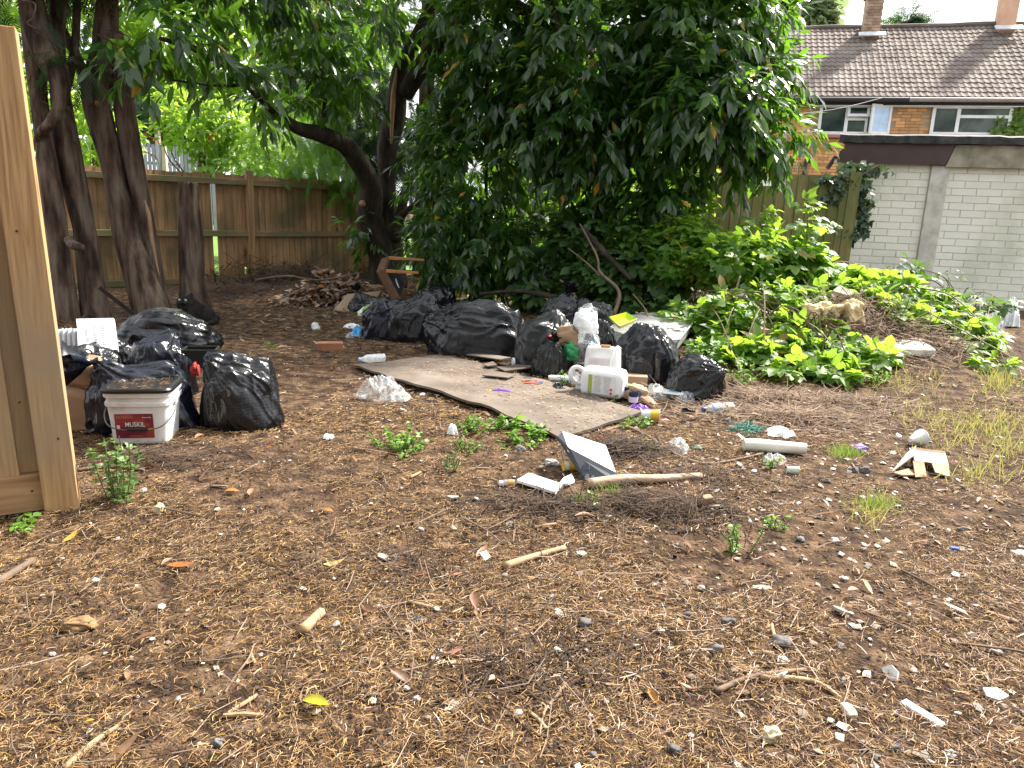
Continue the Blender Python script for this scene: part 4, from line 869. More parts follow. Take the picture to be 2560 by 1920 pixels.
# little house plant behind the right window pane is only a smudge; low weeds on the yard
M_weed = leaf_mat("weed_leaf", [(.1, (.06, .15, .015)), (.6, (.11, .24, .025)), (1, (.17, .30, .04))], trans=.35, tcol=(.3, .52, .05), rough=.5)
M_weed2 = leaf_mat("grey_weed_leaf", [(.1, (.07, .13, .045)), (.6, (.11, .19, .06)), (1, (.20, .27, .06))], trans=.3, tcol=(.28, .42, .08), rough=.55)
def weed(x, y, h, w, nst, nl, ls, lb, m=M_weed, T=LEAF_O, seed=0, cat='weed'):
    rng = np.random.default_rng(seed); b = G(x, y); k = pxm(b); r = empty("weed_plant", b, lb, cat); P, D = [], []
    for s in range(nst):
        o = rng.normal(size=2) * w * k * .33; e = b + np.array([o[0] * 1.8, o[1] * 1.4, h * k * rng.uniform(.55, 1.05)]); g = b + np.array([o[0] * .8, o[1] * .8, -.01])
        g[2] = float(H(g[0], g[1])) - .01
        q = catmull([g, g * .5 + e * .5 + rng.normal(size=3) * .012, e], 4)
        link("stem", MB().tube(q, .0022, 4), M_stalk, r)
        for j in range(nl):
            t = .15 + .85 * rng.random(); c = q[int(t * (len(q) - 1))]; P.append(c + rng.normal(size=3) * .004); d = rng.normal(size=3); d[2] = .35 * abs(d[2]) + .1; D.append(d)
    P = np.array(P); foliage(r, T, P, frames(norm(np.array(D)), np.array([0, 0, 1.0]) + rng.normal(size=P.shape) * .35), ls * rng.uniform(.55, 1.25, len(P)), m, min(70, len(P)))
weed(300, 1250, 165, 75, 11, 26, .030, 'straggly pale weed growing up in front of the white bucket', M_weed2, LEAF_I, 1)
weed(1005, 1125, 46, 75, 16, 16, .030, 'round clump of bright green weed on bare needles', seed=2)
weed(1165, 1075, 34, 55, 14, 16, .026, 'fluffy light green weed beside a scrap of white plastic', seed=3)
weed(1170, 1122, 30, 45, 9, 12, .022, 'thin yellow green weed just below the fluffy one', seed=4)
weed(1270, 1075, 40, 40, 8, 9, .05, 'broad leaved weed at the near edge of the cardboard sheet', T=LEAF_O, seed=5)
weed(1315, 1112, 36, 55, 12, 14, .036, 'dense green weed by the near corner of the cardboard sheet', seed=6)
weed(1340, 1090, 34, 35, 6, 8, .05, 'leafy sprig poking over the cardboard edge', seed=7)
weed(1588, 1068, 30, 40, 9, 10, .03, 'small green tuft under the right corner of the cardboard sheet', seed=8)
weed(1535, 1003, 18, 18, 6, 8, .03, 'green sprig under the lying white canister', seed=9)
weed(1407, 965, 40, 14, 3, 9, .03, 'little nettle standing in front of the white tube', seed=10)
weed(1840, 1385, 84, 56, 8, 8, .022, 'yellow green weed standing alone on the right foreground', seed=11)
weed(1950, 1322, 22, 40, 8, 9, .022, 'low flat weed to the right of the lone yellow green one', seed=12)
weed(1120, 1170, 40, 25, 7, 12, .018, 'sparse grey green weed below the fluffy weeds', M_weed2, seed=13)
weed(50, 1325, 26, 60, 6, 7, .034, 'green seedlings in front of the pale fence', seed=14)
weed(1760, 905, 60, 60, 14, 14, .04, 'leafy green weed at the right of the torn bag', seed=15)
weed(1860, 960, 55, 60, 12, 12, .04, 'green weed under the trailing brambles', seed=16)
weed(2200, 960, 40, 50, 10, 10, .035, 'weed between the foam plank and the dry grass', seed=17)
weed(1930, 1170, 30, 30, 6, 8, .022, 'green tuft beside the green cup', seed=18)
weed(680, 868, 12, 20, 5, 6, .03, 'tiny green tuft near the lone brick', seed=19)
weed(1640, 1130, 22, 40, 6, 7, .02, 'thin seedlings near the curved branch', seed=20)
weed(1470, 1250, 26, 60, 5, 6, .025, 'grassy sprigs in front of the log', seed=21)
# dry yellow grass on the right
M_grass = leaf_mat("dry_grass_blade", [(.1, (.20, .22, .05)), (.5, (.34, .32, .09)), (1, (.46, .40, .16))], trans=.35, tcol=(.5, .5, .12), rough=.6)
M_gg = leaf_mat("green_grass_blade", [(.1, (.10, .20, .03)), (.6, (.18, .28, .05)), (1, (.34, .36, .10))], trans=.35, tcol=(.35, .5, .08), rough=.6)
BLADE = (np.array([(-.02, 0, 0), (.02, 0, 0), (.016, .55, .04), (-.016, .55, .04), (.003, 1, .22), (-.003, 1, .22)]), np.array([(0, 1, 2, 3), (3, 2, 4, 5)]))
def grass(name, lb, spots, n, L, m, seed, kind='stuff', cat='grass'):
    rng = np.random.default_rng(seed); P = []
    for (x, y, rx, ry, w) in spots:
        for _ in range(int(n * w)):
            a, b = rng.normal(size=2) * .5; q = G(x + a * rx, y + b * ry); P.append(q)
    P = np.array(P); d = rng.normal(size=P.shape) * .45; d[:, 2] = 1
    V, F = inst(BLADE, P, frames(norm(d), rng.normal(size=P.shape)), L * rng.uniform(.4, 1.2, len(P)))
    tag(link(name, mesh_np(name, V, F), m), lb, cat, kind=kind)
grass("dry_grass", 'sparse dry yellow grass at the right edge of the yard', [(2440, 1070, 150, 50, .6), (2330, 1030, 90, 40, .25), (2520, 1100, 70, 70, .5), (2380, 1110, 120, 40, .2), (2120, 930, 70, 30, .2), (2250, 960, 130, 30, .3)], 420, .10, M_grass, 1)
grass("dry_grass", 'short pale grass around the grey roadside stones at far right', [(2500, 960, 60, 40, 1), (2450, 1190, 90, 40, .35), (2180, 1290, 60, 40, .2)], 350, .10, M_grass, 2)
grass("grass_tuft", 'bright green grass tuft in front of the purple glove', [(2115, 1135, 42, 14, 1)], 420, .055, M_gg, 3, None)
grass("grass_tuft", 'soft green grass tuft on the right foreground', [(2190, 1265, 50, 22, 1)], 420, .05, M_gg, 4, None)
grass("grass_tuft", 'thin green blades in front of the log', [(1530, 1235, 40, 10, 1), (1440, 1258, 30, 8, .5)], 60, .06, M_gg, 5, None)

# ================================================================== plastic bags
import bmesh
def ico(n):
    b = bmesh.new(); bmesh.ops.create_icosphere(b, subdivisions=n, radius=1); b.verts.ensure_lookup_table()
    V = np.array([v.co[:] for v in b.verts]); F = np.array([[v.index for v in f.verts] for f in b.faces]); b.free(); return V, F
ICO = {k: ico(k) for k in (3, 4, 5, 6)}
def sstep(a, b, x): t = np.clip((x - a) / (b - a), 0, 1); return t * t * (3 - 2 * t)
def bag_verts(size, seed, lvl=6, e=.78, lump=.15, fold=.042, pleat=.10, neck=(0, .1, 1), slump=.18, flat=.55):
    n, F = ICO[lvl]; p = np.sign(n) * np.abs(n) ** e; so = seed * 13.7
    k = norm(np.array(neck, float)); c = n @ k; th = np.arccos(np.clip(c, -1, 1))
    a = norm(np.cross(k, [.31, .9, .2])); b = np.cross(k, a); ph = np.arctan2(n @ b, n @ a)
    p = p * (1 + lump * fbm(n * 1.25 + so, 2))[:, None]
    r1 = pnoise(np.stack([np.cos(ph) * 3.4 + so, np.sin(ph) * 3.4, th * .55], -1)); r2 = pnoise(np.stack([np.cos(ph) * 7.5 + so, np.sin(ph) * 7.5 + 5, th * .8 + 2], -1))
    ple = (1 - 2 * np.abs(r1)) * .7 + (1 - 2 * np.abs(r2)) * .4
    p = p + n * (pleat * ple * (.75 * np.exp(-th * 1.1) + .38 * np.exp(-th * .35)))[:, None]
    q = n * 1.6 + .7 * np.stack([pnoise(n * 1.7 + so + s) for s in (1, 5, 9)], -1)
    ri = 1 - np.abs(pnoise(q + so)); rj = 1 - np.abs(pnoise(q * 2.0 + so + 3)); rk = 1 - np.abs(pnoise(q * np.array([5.5, 5.5, 3.2]) + so + 8))
    p = p + n * (fold * (ri ** 5 - .3) + fold * .40 * (rj ** 5 - .3) + fold * .09 * (rk ** 4 - .3))[:, None]
    p = p + k * (.20 * sstep(.90, 1.0, c))[:, None]                    # drawn up to the knot
    z = p[:, 2]; z = np.where(z < -flat, -flat + .06 * (z + flat), z); p[:, 2] = z
    sl = 1 + slump * np.clip(-z, 0, 1) - .10 * np.clip(z, 0, 1); p[:, :2] *= sl[:, None]
    lo, hi = p.min(0), p.max(0); p = (p - (lo + hi) / 2) / (hi - lo); p[:, 2] += .5
    return p * np.array(size), F
def plastic(name, col=(.005, .0055, .008), rough=.20, cell=0.0, crink=.15, dusty=0.0):
    m, nt, b, o = _nodes(name)
    b.inputs['Base Color'].default_value = (*col, 1); b.inputs['Specular IOR Level'].default_value = .52
    n = _noise(nt, 9, 6, (1, 1, .55), dist_=1.4)
    mr = nt.nodes.new("ShaderNodeMapRange"); mr.inputs['To Min'].default_value = rough - .12; mr.inputs['To Max'].default_value = rough + .20
    nt.links.new(n.outputs['Fac'], mr.inputs[0]); nt.links.new(mr.outputs[0], b.inputs['Roughness'])
    bp = nt.nodes.new("ShaderNodeBump"); bp.inputs['Strength'].default_value = crink; bp.inputs['Distance'].default_value = .02
    n2 = _noise(nt, 9, 3, (1, 1, .35), dist_=1.2); nt.links.new(n2.outputs['Fac'], bp.inputs['Height'])
    if cell:
        t = nt.nodes.new("ShaderNodeTexCoord"); v = nt.nodes.new("ShaderNodeTexVoronoi"); v.inputs['Scale'].default_value = cell; v.inputs['Randomness'].default_value = .35
        nt.links.new(t.outputs['Object'], v.inputs['Vector']); b2 = nt.nodes.new("ShaderNodeBump"); b2.inputs['Strength'].default_value = .35; b2.inputs['Distance'].default_value = .004
        nt.links.new(v.outputs['Distance'], b2.inputs['Height']); nt.links.new(bp.outputs[0], b2.inputs['Normal']); nt.links.new(b2.outputs[0], b.inputs['Normal'])
    else: nt.links.new(bp.outputs[0], b.inputs['Normal'])
    return m
M_bag = plastic("black_polythene"); M_bagm = plastic("matt_black_polythene", rough=.30, crink=.2, col=(.006, .007, .008))
M_bub = plastic("embossed_black_polythene", rough=.24, cell=60, crink=.2); M_blue = plastic("blue_black_polythene", (.006, .008, .016), .20, crink=.2)
M_knot = M_bag
def bag(lb, x0, y0, x1, y1, m, seed, Y=None, dfrac=.75, neck=None, yaw=0, knot=None, hmul=1.0, lvl=6, name="rubbish_bag", cat='bag', group=None, **kw):
    xc = (x0 + x1) / 2
    if Y is None: pF = G(xc, y1)
    else: pF = P3(xc, y1, Y)
    k = pxm(pF); w = (x1 - x0) * k; d = w * dfrac; fw = norm(np.array([pF[0], pF[1], 0])); dep = math.atan2(CAMH - pF[2] * .5, np.hypot(pF[0], pF[1]))
    h = max(.06, ((y1 - y0) * k - d * .30 * math.sin(dep)) / math.cos(dep)) * hmul
    c = pF + fw * d * .42; c[2] = pF[2] - (.012 if Y is None else 0)
    a = math.atan2(-fw[0], fw[1]) + yaw; Rz = rotm(0, 0, a)
    V, F = bag_verts((w, d, h), seed, lvl, neck=neck or (.1, 0, 1), **kw)
    r = empty(name, c, lb, cat, group)
    link("sack", mesh_np("sack", V @ Rz.T, F, True), m, r, Matrix())
    if knot is not None:                                    # gathered tail above the tie
        kn = norm(np.array(knot[:3])); tip = V[np.argmax(V @ (norm(np.array(neck or (.1, 0, 1))) / np.array([w, d, h])))]
        L = knot[3]; mb = MB(); nn = 26; rings = 7; vv = []
        ax = norm(np.cross(kn, [.2, .9, .3])); ay = np.cross(kn, ax)
        for i in range(rings):
            t = i / (rings - 1); rad = L * (.16 - .10 * sin(pi * min(1, t * 2.2)) + .55 * max(0, t - .25) ** 1.1)
            for j in range(nn):
                an = 2 * pi * j / nn; q = rad * (1 + (.15 + .5 * t) * sin(an * 6 + seed + t * 2) * .7 + .3 * sin(an * 11 + seed))
                vv.append(tip + kn * L * (t - .15) + (cos(an) * ax + .65 * sin(an) * ay) * q + kn * L * .16 * t * sin(an * 3 + seed))
        mb.add(np.array(vv) @ Rz.T, [(i * nn + j, i * nn + (j + 1) % nn, (i + 1) * nn + (j + 1) % nn, (i + 1) * nn + j) for i in range(rings - 1) for j in range(nn)])
        smooth(link("knot", mb, m, r, Matrix()))
    return r, c, (w, d, h)
# left heap, back to front
bag('long grey sheened embossed black sack at the back of the left heap below the cat', 290, 772, 560, 905, M_bub, 1, Y=5.2, dfrac=.8, neck=(1, -.1, -.15), e=.85, lump=.12, pleat=.10, flat=.7)
bag('small black bag beside the white printed panel in the left heap', 246, 843, 352, 935, M_bag, 2, Y=4.85, dfrac=.9, neck=(-.2, -.2, 1), fold=.06)
bag('black embossed sack half hidden behind the pale fence post', 110, 858, 300, 1010, M_bub, 3, Y=4.5, dfrac=.9, neck=(.9, 0, .5))
bag('upright blue black bag in the middle of the left heap', 328, 826, 498, 1010, M_blue, 4, Y=4.55, dfrac=.8, neck=(.35, .1, 1), fold=.055, pleat=.11, e=.7)
bag('black tied bag right behind the white bucket with its knot at the left', 222, 888, 508, 1086, M_blue, 5, dfrac=.6, neck=(-.62, -.15, .8), knot=(-.9, -.25, .1, .15), fold=.05, pleat=.13, slump=.25)
bag('big shiny embossed black sack at the right end of the left heap', 505, 872, 712, 1082, M_bub, 6, dfrac=.85, neck=(-.75, -.2, .75), fold=.05, pleat=.15, lump=.13, e=.74)
# right heap, back to front
bag('black bag lying behind the overturned chair legs', 1040, 708, 1142, 775, M_bag, 7, Y=9.0, dfrac=.8, neck=(.7, 0, .6))
bag('black bag behind the patterned carrier at the left end of the right heap', 866, 730, 972, 812, M_bag, 8, Y=8.6, dfrac=.8, neck=(-.3, 0, 1), knot=(-.4, -.2, .9, .10))
bag('slumped black bag with its neck towards the blue film', 898, 742, 1012, 850, M_blue, 9, dfrac=.7, neck=(.75, .1, .8), pleat=.16, fold=.06)
bag('wide creased black bag between the slumped bag and the wrapped sack', 960, 726, 1122, 858, M_bag, 10, dfrac=.6, neck=(.35, 0, 1), fold=.05, pleat=.13)
bag('small crumpled black bag peeping over the wrapped sack', 1110, 748, 1205, 850, M_bag, 11, Y=7.2, dfrac=.8, fold=.05)
bag('largest black bag wrapped in embossed plastic in the middle of the heap', 1052, 742, 1322, 900, M_bub, 12, dfrac=.62, neck=(-.85, 0, .2), fold=.06, pleat=.13, e=.78, lump=.14)
bag('bulky black bag just right of the wrapped sack', 1272, 770, 1442, 932, M_bagm, 13, dfrac=.8, neck=(.3, 0, 1), fold=.05, pleat=.09)
bag('crinkled black bag on top of the right heap', 1345, 732, 1462, 815, M_bag, 14, Y=6.9, dfrac=.8, neck=(.2, 0, 1), knot=(.3, -.3, .7, .12), fold=.06)
bag('dark bag hanging down to the right of the crinkled top bag', 1425, 745, 1545, 830, M_bag, 15, Y=6.8, dfrac=.7, neck=(-.5, .1, .9), fold=.07, pleat=.14)
bag('open dark bag spilling tinsel and teal plastic', 1450, 798, 1545, 905, M_bag, 16, Y=5.95, dfrac=.8, neck=(.1, -.6, .8), fold=.065)
bag('small round tied black bag with pleats around its knot', 1324, 842, 1418, 948, M_bagm, 17, dfrac=.9, neck=(.05, -.55, .8), knot=(.1, -.55, .8, .07), pleat=.22, fold=.04)
bag('dark bag bottom behind the white tub', 1400, 865, 1530, 950, M_bagm, 18, Y=5.85, dfrac=.6)
bag('big stretched black bag with long bright pleats above the cardboard box', 1505, 802, 1708, 960, M_bag, 19, dfrac=.7, neck=(.02, -.1, 1), pleat=.20, fold=.05, e=.72, lump=.14)
bag('torn black bag at the right end of the heap with dry stalks in its mouth', 1655, 882, 1812, 998, M_bag, 20, dfrac=.75, neck=(.75, -.55, .4), fold=.06, pleat=.14)
# clear and coloured bags
M_film = film_mat("clear_polythene", clear=.80); M_film2 = film_mat("milky_polythene", (.80, .83, .86), .80, .16)
M_white_film = mat("white_carrier", [(.3, (.62, .65, .68)), (.7, (.85, .87, .89))], rough=.35, scale=8, bump=.4, bscale=16)
r, c, s = bag('clear plastic sack of brown paper and green packaging hanging over the heap', 1362, 800, 1500, 912, M_film, 21, Y=5.75, dfrac=.55, neck=(.5, 0, 1), fold=.08, pleat=.15, name="clear_sack", lvl=5, slump=-.55)
M_card = mat("brown_card", [(.3, (.26, .165, .095)), (.7, (.40, .28, .18))], rough=.85, scale=5, bump=.15); M_green = mat("green_plastic", (.03, .30, .10), rough=.35); M_redp = mat("red_plastic", (.50, .025, .02), rough=.4)
def crumple(name, root, c, size, m, seed, lvl=4, rot=(0, 0, 0), fold=.22, lump=.4, e=.7):
    V, F = bag_verts(size, seed, lvl, e=e, fold=fold, lump=lump, pleat=.0, slump=0, flat=.9); V[:, 2] -= size[2] / 2
    o = link(name, mesh_np(name, V @ rotm(*rot).T + np.asarray(c) - (np.array(root.matrix_basis.translation) if root else 0), F, True), m, root, Matrix() if root else None); return o
crumple("paper_contents", r, P3(1415, 838, 5.72), (.20, .12, .17), M_card, 3); crumple("green_packaging", r, P3(1428, 876, 5.66), (.12, .09, .15), M_green, 4); crumple("red_packaging", r, P3(1378, 842, 5.75), (.07, .06, .05), M_redp, 5)
tag(crumple("white_bag", None, P3(1466, 802, 5.72), (.20, .14, .19), M_white_film, 6, 5, fold=.12, lump=.3), 'crumpled white carrier bag on top of the clear sack', 'bag')
tag(crumple("white_bag", None, P3(1470, 776, 5.95), (.16, .14, .12), M_film2, 7, 5, fold=.15), 'milky clear bag tail beside the crumpled white carrier', 'bag')
M_cgreen = mat("green_print_carrier", [(.40, (.05, .07, .05)), (.47, (.62, .66, .60)), (.56, (.74, .76, .72)), (.60, (.20, .42, .06)), (.75, (.32, .55, .10))], rough=.35, scale=7, detail=2, bump=.4, bscale=14)
tag(crumple("carrier_bag", None, P3(928, 782, 8.35), (.34, .22, .20), M_cgreen, 8, 5, rot=(0, -.5, 0), fold=.14, lump=.3), 'white carrier bag printed in green stuffed beside the left black bags', 'bag')
def film_sheet(name, c, size, m, seed, yaw=0, n=72):
    """thin crumpled sheet: a ragged disc thrown into sharp folds, standing hollow on the ground"""
    so = seed * 7.31; V = []; rr = np.linspace(0, 1, 30); an = np.linspace(0, 2 * pi, n, endpoint=False); R, A = np.meshgrid(rr, an, indexing='ij')
    u = R * np.cos(A); v = R * np.sin(A); e = 1 + .35 * pnoise(np.stack([np.cos(A) * 1.6 + so, np.sin(A) * 1.6, 0 * A], -1)) + .12 * pnoise(np.stack([np.cos(A) * 5 + so, np.sin(A) * 5, 0 * A + 3], -1))
    w = np.stack([u * 1.7 + so, v * 1.7, 0 * u], -1); w = w + .5 * np.stack([pnoise(w * 1.3), pnoise(w * 1.3 + 4), 0 * u], -1)
    z = np.clip(1 - R ** 3.5, 0, 1) * (.30 + .85 * (1 - 2.0 * np.abs(pnoise(w)))) * .7 + .13 * (1 - 3 * np.abs(pnoise(w * 2.3 + 7))) * (1 - .6 * R) + .03 * pnoise(w * 6)
    z = np.maximum(z, .02 + .05 * np.abs(pnoise(w * 3 + 1))); P = np.stack([u * e * size[0] / 2, v * e * size[1] / 2, z * size[2] * 1.15], -1).reshape(-1, 3) @ rotm(0, 0, yaw).T + np.asarray(c)
    F = [(i * n + j, i * n + (j + 1) % n, (i + 1) * n + (j + 1) % n, (i + 1) * n + j) for i in range(29) for j in range(n)]
    return link(name, mesh_np(name, P, np.array(F), True), m)
def ground_film(name, x, y, w, h, d, m, seed, lb, cat, lvl=4, yaw=0, fold=.2, lump=.4, lift=0, group=None):
    p = G(x, y); k = pxm(p); q = p + np.array([0, d * .5, .002 + lift]); fw_ = norm(np.array([p[0], p[1], 0]))
    return tag(film_sheet(name, q, (w * k, d * 1.3, h * k * 1.0), m, seed, math.atan2(-fw_[0], fw_[1]) + yaw), lb, cat, group)
def ground_crumple(name, x, y, w, h, d, m, seed, lb, cat, lvl=4, yaw=0, fold=.2, lump=.4, lift=0, group=None):
    p = G(x, y); k = pxm(p); sz = (w * k, d, h * k); q = p + np.array([0, d * .3, sz[2] / 2 - .006 + lift])
    return tag(crumple(name, None, q, sz, m, seed, lvl, (0, 0, yaw), fold, lump), lb, cat, group)
ground_film("clear_bag", 942, 1000, 120, 50, .28, M_film2, 11, 'crumpled clear plastic bag lying on the needles beside the cardboard sheet', 'bag', 6, .1, .22, .35)
ground_film("clear_bag", 990, 1005, 60, 20, .16, M_film, 12, 'flat tail of clear plastic at the end of the crumpled clear bag', 'plastic', 5, -.2)
M_bfilm = mat("blue_film", [(.3, (.03, .22, .50)), (.7, (.10, .42, .72))], rough=.3, scale=9)
ground_film("blue_film", 893, 842, 34, 26, .12, M_bfilm, 13, 'scrap of bright blue plastic film by the left end of the right heap', 'plastic')
ground_film("clear_film", 872, 846, 26, 14, .10, M_film2, 14, 'pale clear film next to the bright blue scrap', 'plastic')
ground_film("white_wrapper", 880, 822, 44, 12, .10, M_white_film, 15, 'flattened white wrapper above the bright blue film', 'wrapper')
ground_film("clear_bag", 1718, 1010, 48, 26, .14, M_film2, 16, 'clear plastic bag in front of the torn black bag', 'bag')
ground_film("clear_bag", 1640, 1000, 60, 34, .14, M_film, 17, 'clear wrapping between the paper bag and the white food tray', 'plastic')
ground_film("white_wrapper", 1770, 985, 36, 26, .12, M_white_film, 18, 'white wrapper at the mouth of the torn black bag', 'wrapper')
ground_film("clear_bag", 2500, 850, 90, 60, .5, M_film2, 19, 'dirty clear plastic bag at the far right by the garage', 'bag', 5)
ground_film("clear_bag", 2545, 820, 50, 70, .4, M_white_film, 20, 'white plastic sheet at the right edge by the garage', 'plastic', 5)
ground_film("clear_film", 1700, 1133, 58, 30, .12, M_film2, 21, 'crumpled clear film on the needles by the green tool', 'plastic', 5)
ground_film("white_wrapper", 1130, 1088, 26, 26, .05, M_white_film, 22, 'torn white plastic caught by the fluffy green weed', 'plastic')
ground_film("white_wrapper", 818, 1098, 30, 10, .05, M_white_film, 23, 'small white plastic scrap left of the green weeds', 'plastic')
ground_film("clear_film", 1960, 1093, 70, 16, .14, M_white_film, 24, 'strip of white plastic behind the white roll', 'plastic')
ground_film("clear_film", 1945, 1160, 60, 18, .12, M_film2, 25, 'clear film below the white roll', 'plastic')
ground_crumple("grey_rag", 1380, 1165, 38, 18, .06, mat("grey_fluff", (.38, .37, .37), rough=.95, scale=20, bump=.8), 26, 'grey lump of fluff left of the white box', 'rag')
M_purple = mat("purple_latex", [(.3, (.12, .03, .34)), (.7, (.26, .09, .55))], rough=.45, scale=8); M_orange = mat("orange_cuff", (.62, .27, .03), rough=.5)
ground_crumple("purple_glove", 2152, 1127, 58, 16, .07, M_purple, 27, 'purple glove crumpled on the needles at the right', 'glove', 5, .3, .16, .5)
o = ground_crumple("purple_glove", 1255, 993, 56, 9, .06, M_purple, 28, 'purple glove with an orange cuff on the cardboard sheet', 'glove', 5, -.2, .16, .5, lift=.035)
crumple("cuff", None, G(1222, 990) + np.array([0, 0, .035]), (.06, .06, .022), M_orange, 29).parent = o
ground_film("purple_scrap", 1318, 982, 16, 7, .04, M_purple, 30, 'tiny purple scrap beside the black rag on the cardboard', 'scrap', lift=.025)
ground_film("black_rag", 1397, 985, 38, 18, .10, M_bag, 31, 'black plastic rag on the cardboard sheet', 'rag', 5, lift=.02)
ground_film("purple_scrap", 1600, 1030, 52, 14, .10, M_purple, 32, 'purple wrapper beneath the paper bag and yellow cup', 'wrapper')
M_teal = mat("teal_plastic", (.02, .30, .32), rough=.4)
tag(crumple("teal_packaging", None, P3(1478, 862, 5.70), (.07, .06, .06), M_teal, 33), 'teal plastic in the mouth of the open dark bag', 'packaging')
M_tin = mat("tinsel", (.62, .64, .68), rough=.25, metal=.6)
tn = MB(); a, b = P3(1459, 850, 5.64), P3(1520, 872, 5.66)
tn.tube([a, b], .003, 4)
for i in range(70): q = a + (b - a) * random.random() + np.array([0, 0, -.02 * random.random()]); d = norm(np.random.default_rng(i).normal(size=3)) * .018; tn.tube([q - d, q + d], .0022, 3)
tag(link("tinsel", tn, M_tin), 'silver tinsel strand hanging out of the open dark bag', 'tinsel')
M_net = mat("teal_netting", [(.3, (.04, .17, .13)), (.7, (.10, .32, .25))], rough=.6, vary=.3)
nb = MB(); p = G(1865, 1080); rg = np.random.default_rng(4)
for i in range(170):
    q0 = p + rg.normal(size=3) * np.array([.03, .022, .010]) + np.array([0, 0, .02]); q1 = q0 + rg.normal(size=3) * np.array([.03, .025, .012]); q2 = q1 + rg.normal(size=3) * np.array([.025, .025, .012])
    for q in (q0, q1, q2): q[2] = max(q[2], p[2] + .004)
    nb.tube(catmull([q0, q1, q2], 3), .0022, 4)
tag(link("netting", nb, M_net), 'tangle of teal green netting on the needles at the right', 'netting')
ground_crumple("green_tool", 1745, 1125, 40, 12, .07, mat("dark_green_plastic", (.05, .10, .07), rough=.5), 41, 'dark green crumpled plastic right of the clear film', 'plastic')
ground_crumple("foam_lump", 2062, 822, 120, 56, .26, mat("yellow_foam", [(.3, (.42, .31, .14)), (.6, (.62, .50, .28)), (.8, (.72, .62, .42))], rough=.9, scale=9, bump=.7, bscale=30), 42, 'lump of old yellow foam on top of the earth heap', 'foam', 5, .2, .15, .5, lift=.05)
ground_crumple("foam_lump", 2130, 826, 60, 70, .22, mat("pale_yellow_foam", [(.3, (.46, .35, .18)), (.6, (.66, .54, .32))], rough=.9, scale=9, bump=.7, bscale=30), 43, 'smaller rounded yellow foam lump at the right of the big one', 'foam', 5, .2, .12, .4, lift=.04)
ground_crumple("white_rag", 1875, 750, 40, 26, .14, mat("grey_cloth", (.42, .42, .41), rough=.9), 44, 'grey white rag caught in the dead stems on the heap', 'rag', lift=.25)
M_black_rag_red = M_redp
tag(crumple("red_cloth", None, P3(488, 922, 4.40), (.06, .06, .085), mat("red_fabric", [(.3, (.22, .012, .01)), (.7, (.36, .025, .02))], rough=.7), 45, 5, fold=.15), 'red cloth squeezed between the blue black bag and the shiny sack', 'cloth')

# ================================================================== hard rubbish
M_white = mat("white_plastic", [(.3, (.66, .67, .68)), (.7, (.80, .81, .82))], rough=.35, scale=4)
M_dirtyw = mat("dirty_white_plastic", [(.25, (.42, .39, .34)), (.45, (.68, .68, .67)), (.75, (.80, .80, .80))], rough=.4, scale=5, detail=8)
M_blackp = mat("black_plastic_lid", (.014, .014, .015), rough=.35); M_steel = mat("dull_wire", (.16, .16, .17), rough=.4, metal=.8)
M_print = mat("dark_print", (.06, .06, .07), rough=.6); M_gprint = mat("grey_print", (.33, .33, .35), rough=.7)
def item(name, lb, cat, x, y, yaw=0, z=0.0, group=None, p=None):
    p = G(x, y) if p is None else np.asarray(p, float); p = p + np.array([0, 0, z])
    r = empty(name, p, lb, cat, group, Matrix.Rotation(yaw, 4, 'Z')); return r
def add(r, name, mb, m, M=None, sm=None, bev=0):
    o = link(name, mb, m, r, M or Matrix())
    if sm: smooth(o, sm)
    if bev: bevel(o, bev, 2)
    return o
def slab(pts, th, up=None):
    """solid sheet from four (or more) corner points of its upper face"""
    P = np.array([np.asarray(p, float) for p in pts]); n = norm(np.cross(P[1] - P[0], P[2] - P[0])); n = n if (n @ np.array(up if up is not None else (0, 0, 1))) > 0 else -n
    k = len(P); mb = MB(); mb.add(list(P) + list(P - n * th), [tuple(range(k)), tuple(range(2 * k - 1, k - 1, -1))] + [(i, k + i, k + (i + 1) % k, (i + 1) % k) for i in range(k)])
    return mb
# ---- white bucket with a maroon label
bk = item("bucket", 'square white bucket with black lid, wire handle and maroon label by the pale fence post', 'bucket', 338, 1117, -.20)
bk.matrix_basis = Matrix.Translation(bk.matrix_basis.translation + Vector((-.02, .17, 0))) @ Matrix.Rotation(.19, 4, 'Z')
hb = .285
BS = .84                                                # radius scale of the bucket
_l0 = MB.lathe
def _bl(self, prof, n=20, M=None, sq=2.0, asp=(1, 1)): return _l0(self, [(r * BS, z) for r, z in prof], n, M, sq, asp)
MB.lathe = _bl
add(bk, "body", MB().lathe([(.150, 0), (.158, .006), (.176, hb * .70), (.186, hb * .71), (.187, hb * .77), (.178, hb * .78), (.179, hb * .86), (.190, hb * .87), (.192, hb * .95), (.186, hb * .955)], 48, sq=7), M_dirtyw, sm=35)
add(bk, "lid", MB().lathe([(.185, hb * .952), (.200, hb * .953), (.202, hb), (.196, hb + .008), (.172, hb + .008), (.168, hb - .006), (.0001, hb - .006)], 48, sq=8), M_blackp, sm=35)
for sx in (-.068, .0, .068): add(bk, "lid_rib", MB().box((sx, 0, hb - .002), (.010, .24, .008)), M_blackp)
for sx in (-1, 1): add(bk, "handle_lug", MB().box((sx * .149, -.02, hb * .74), (.022, .05, .05)), M_white, bev=.005)
hp = catmull([(-.157, -.03, hb * .74), (-.165, -.10, hb * .52), (-.125, -.157, hb * .36), (-.04, -.160, hb * .29), (.05, -.160, hb * .29), (.125, -.157, hb * .38), (.165, -.10, hb * .58), (.157, -.03, hb * .80)], 6)
add(bk, "handle", MB().tube(hp, .0032, 6), M_steel, sm=80)
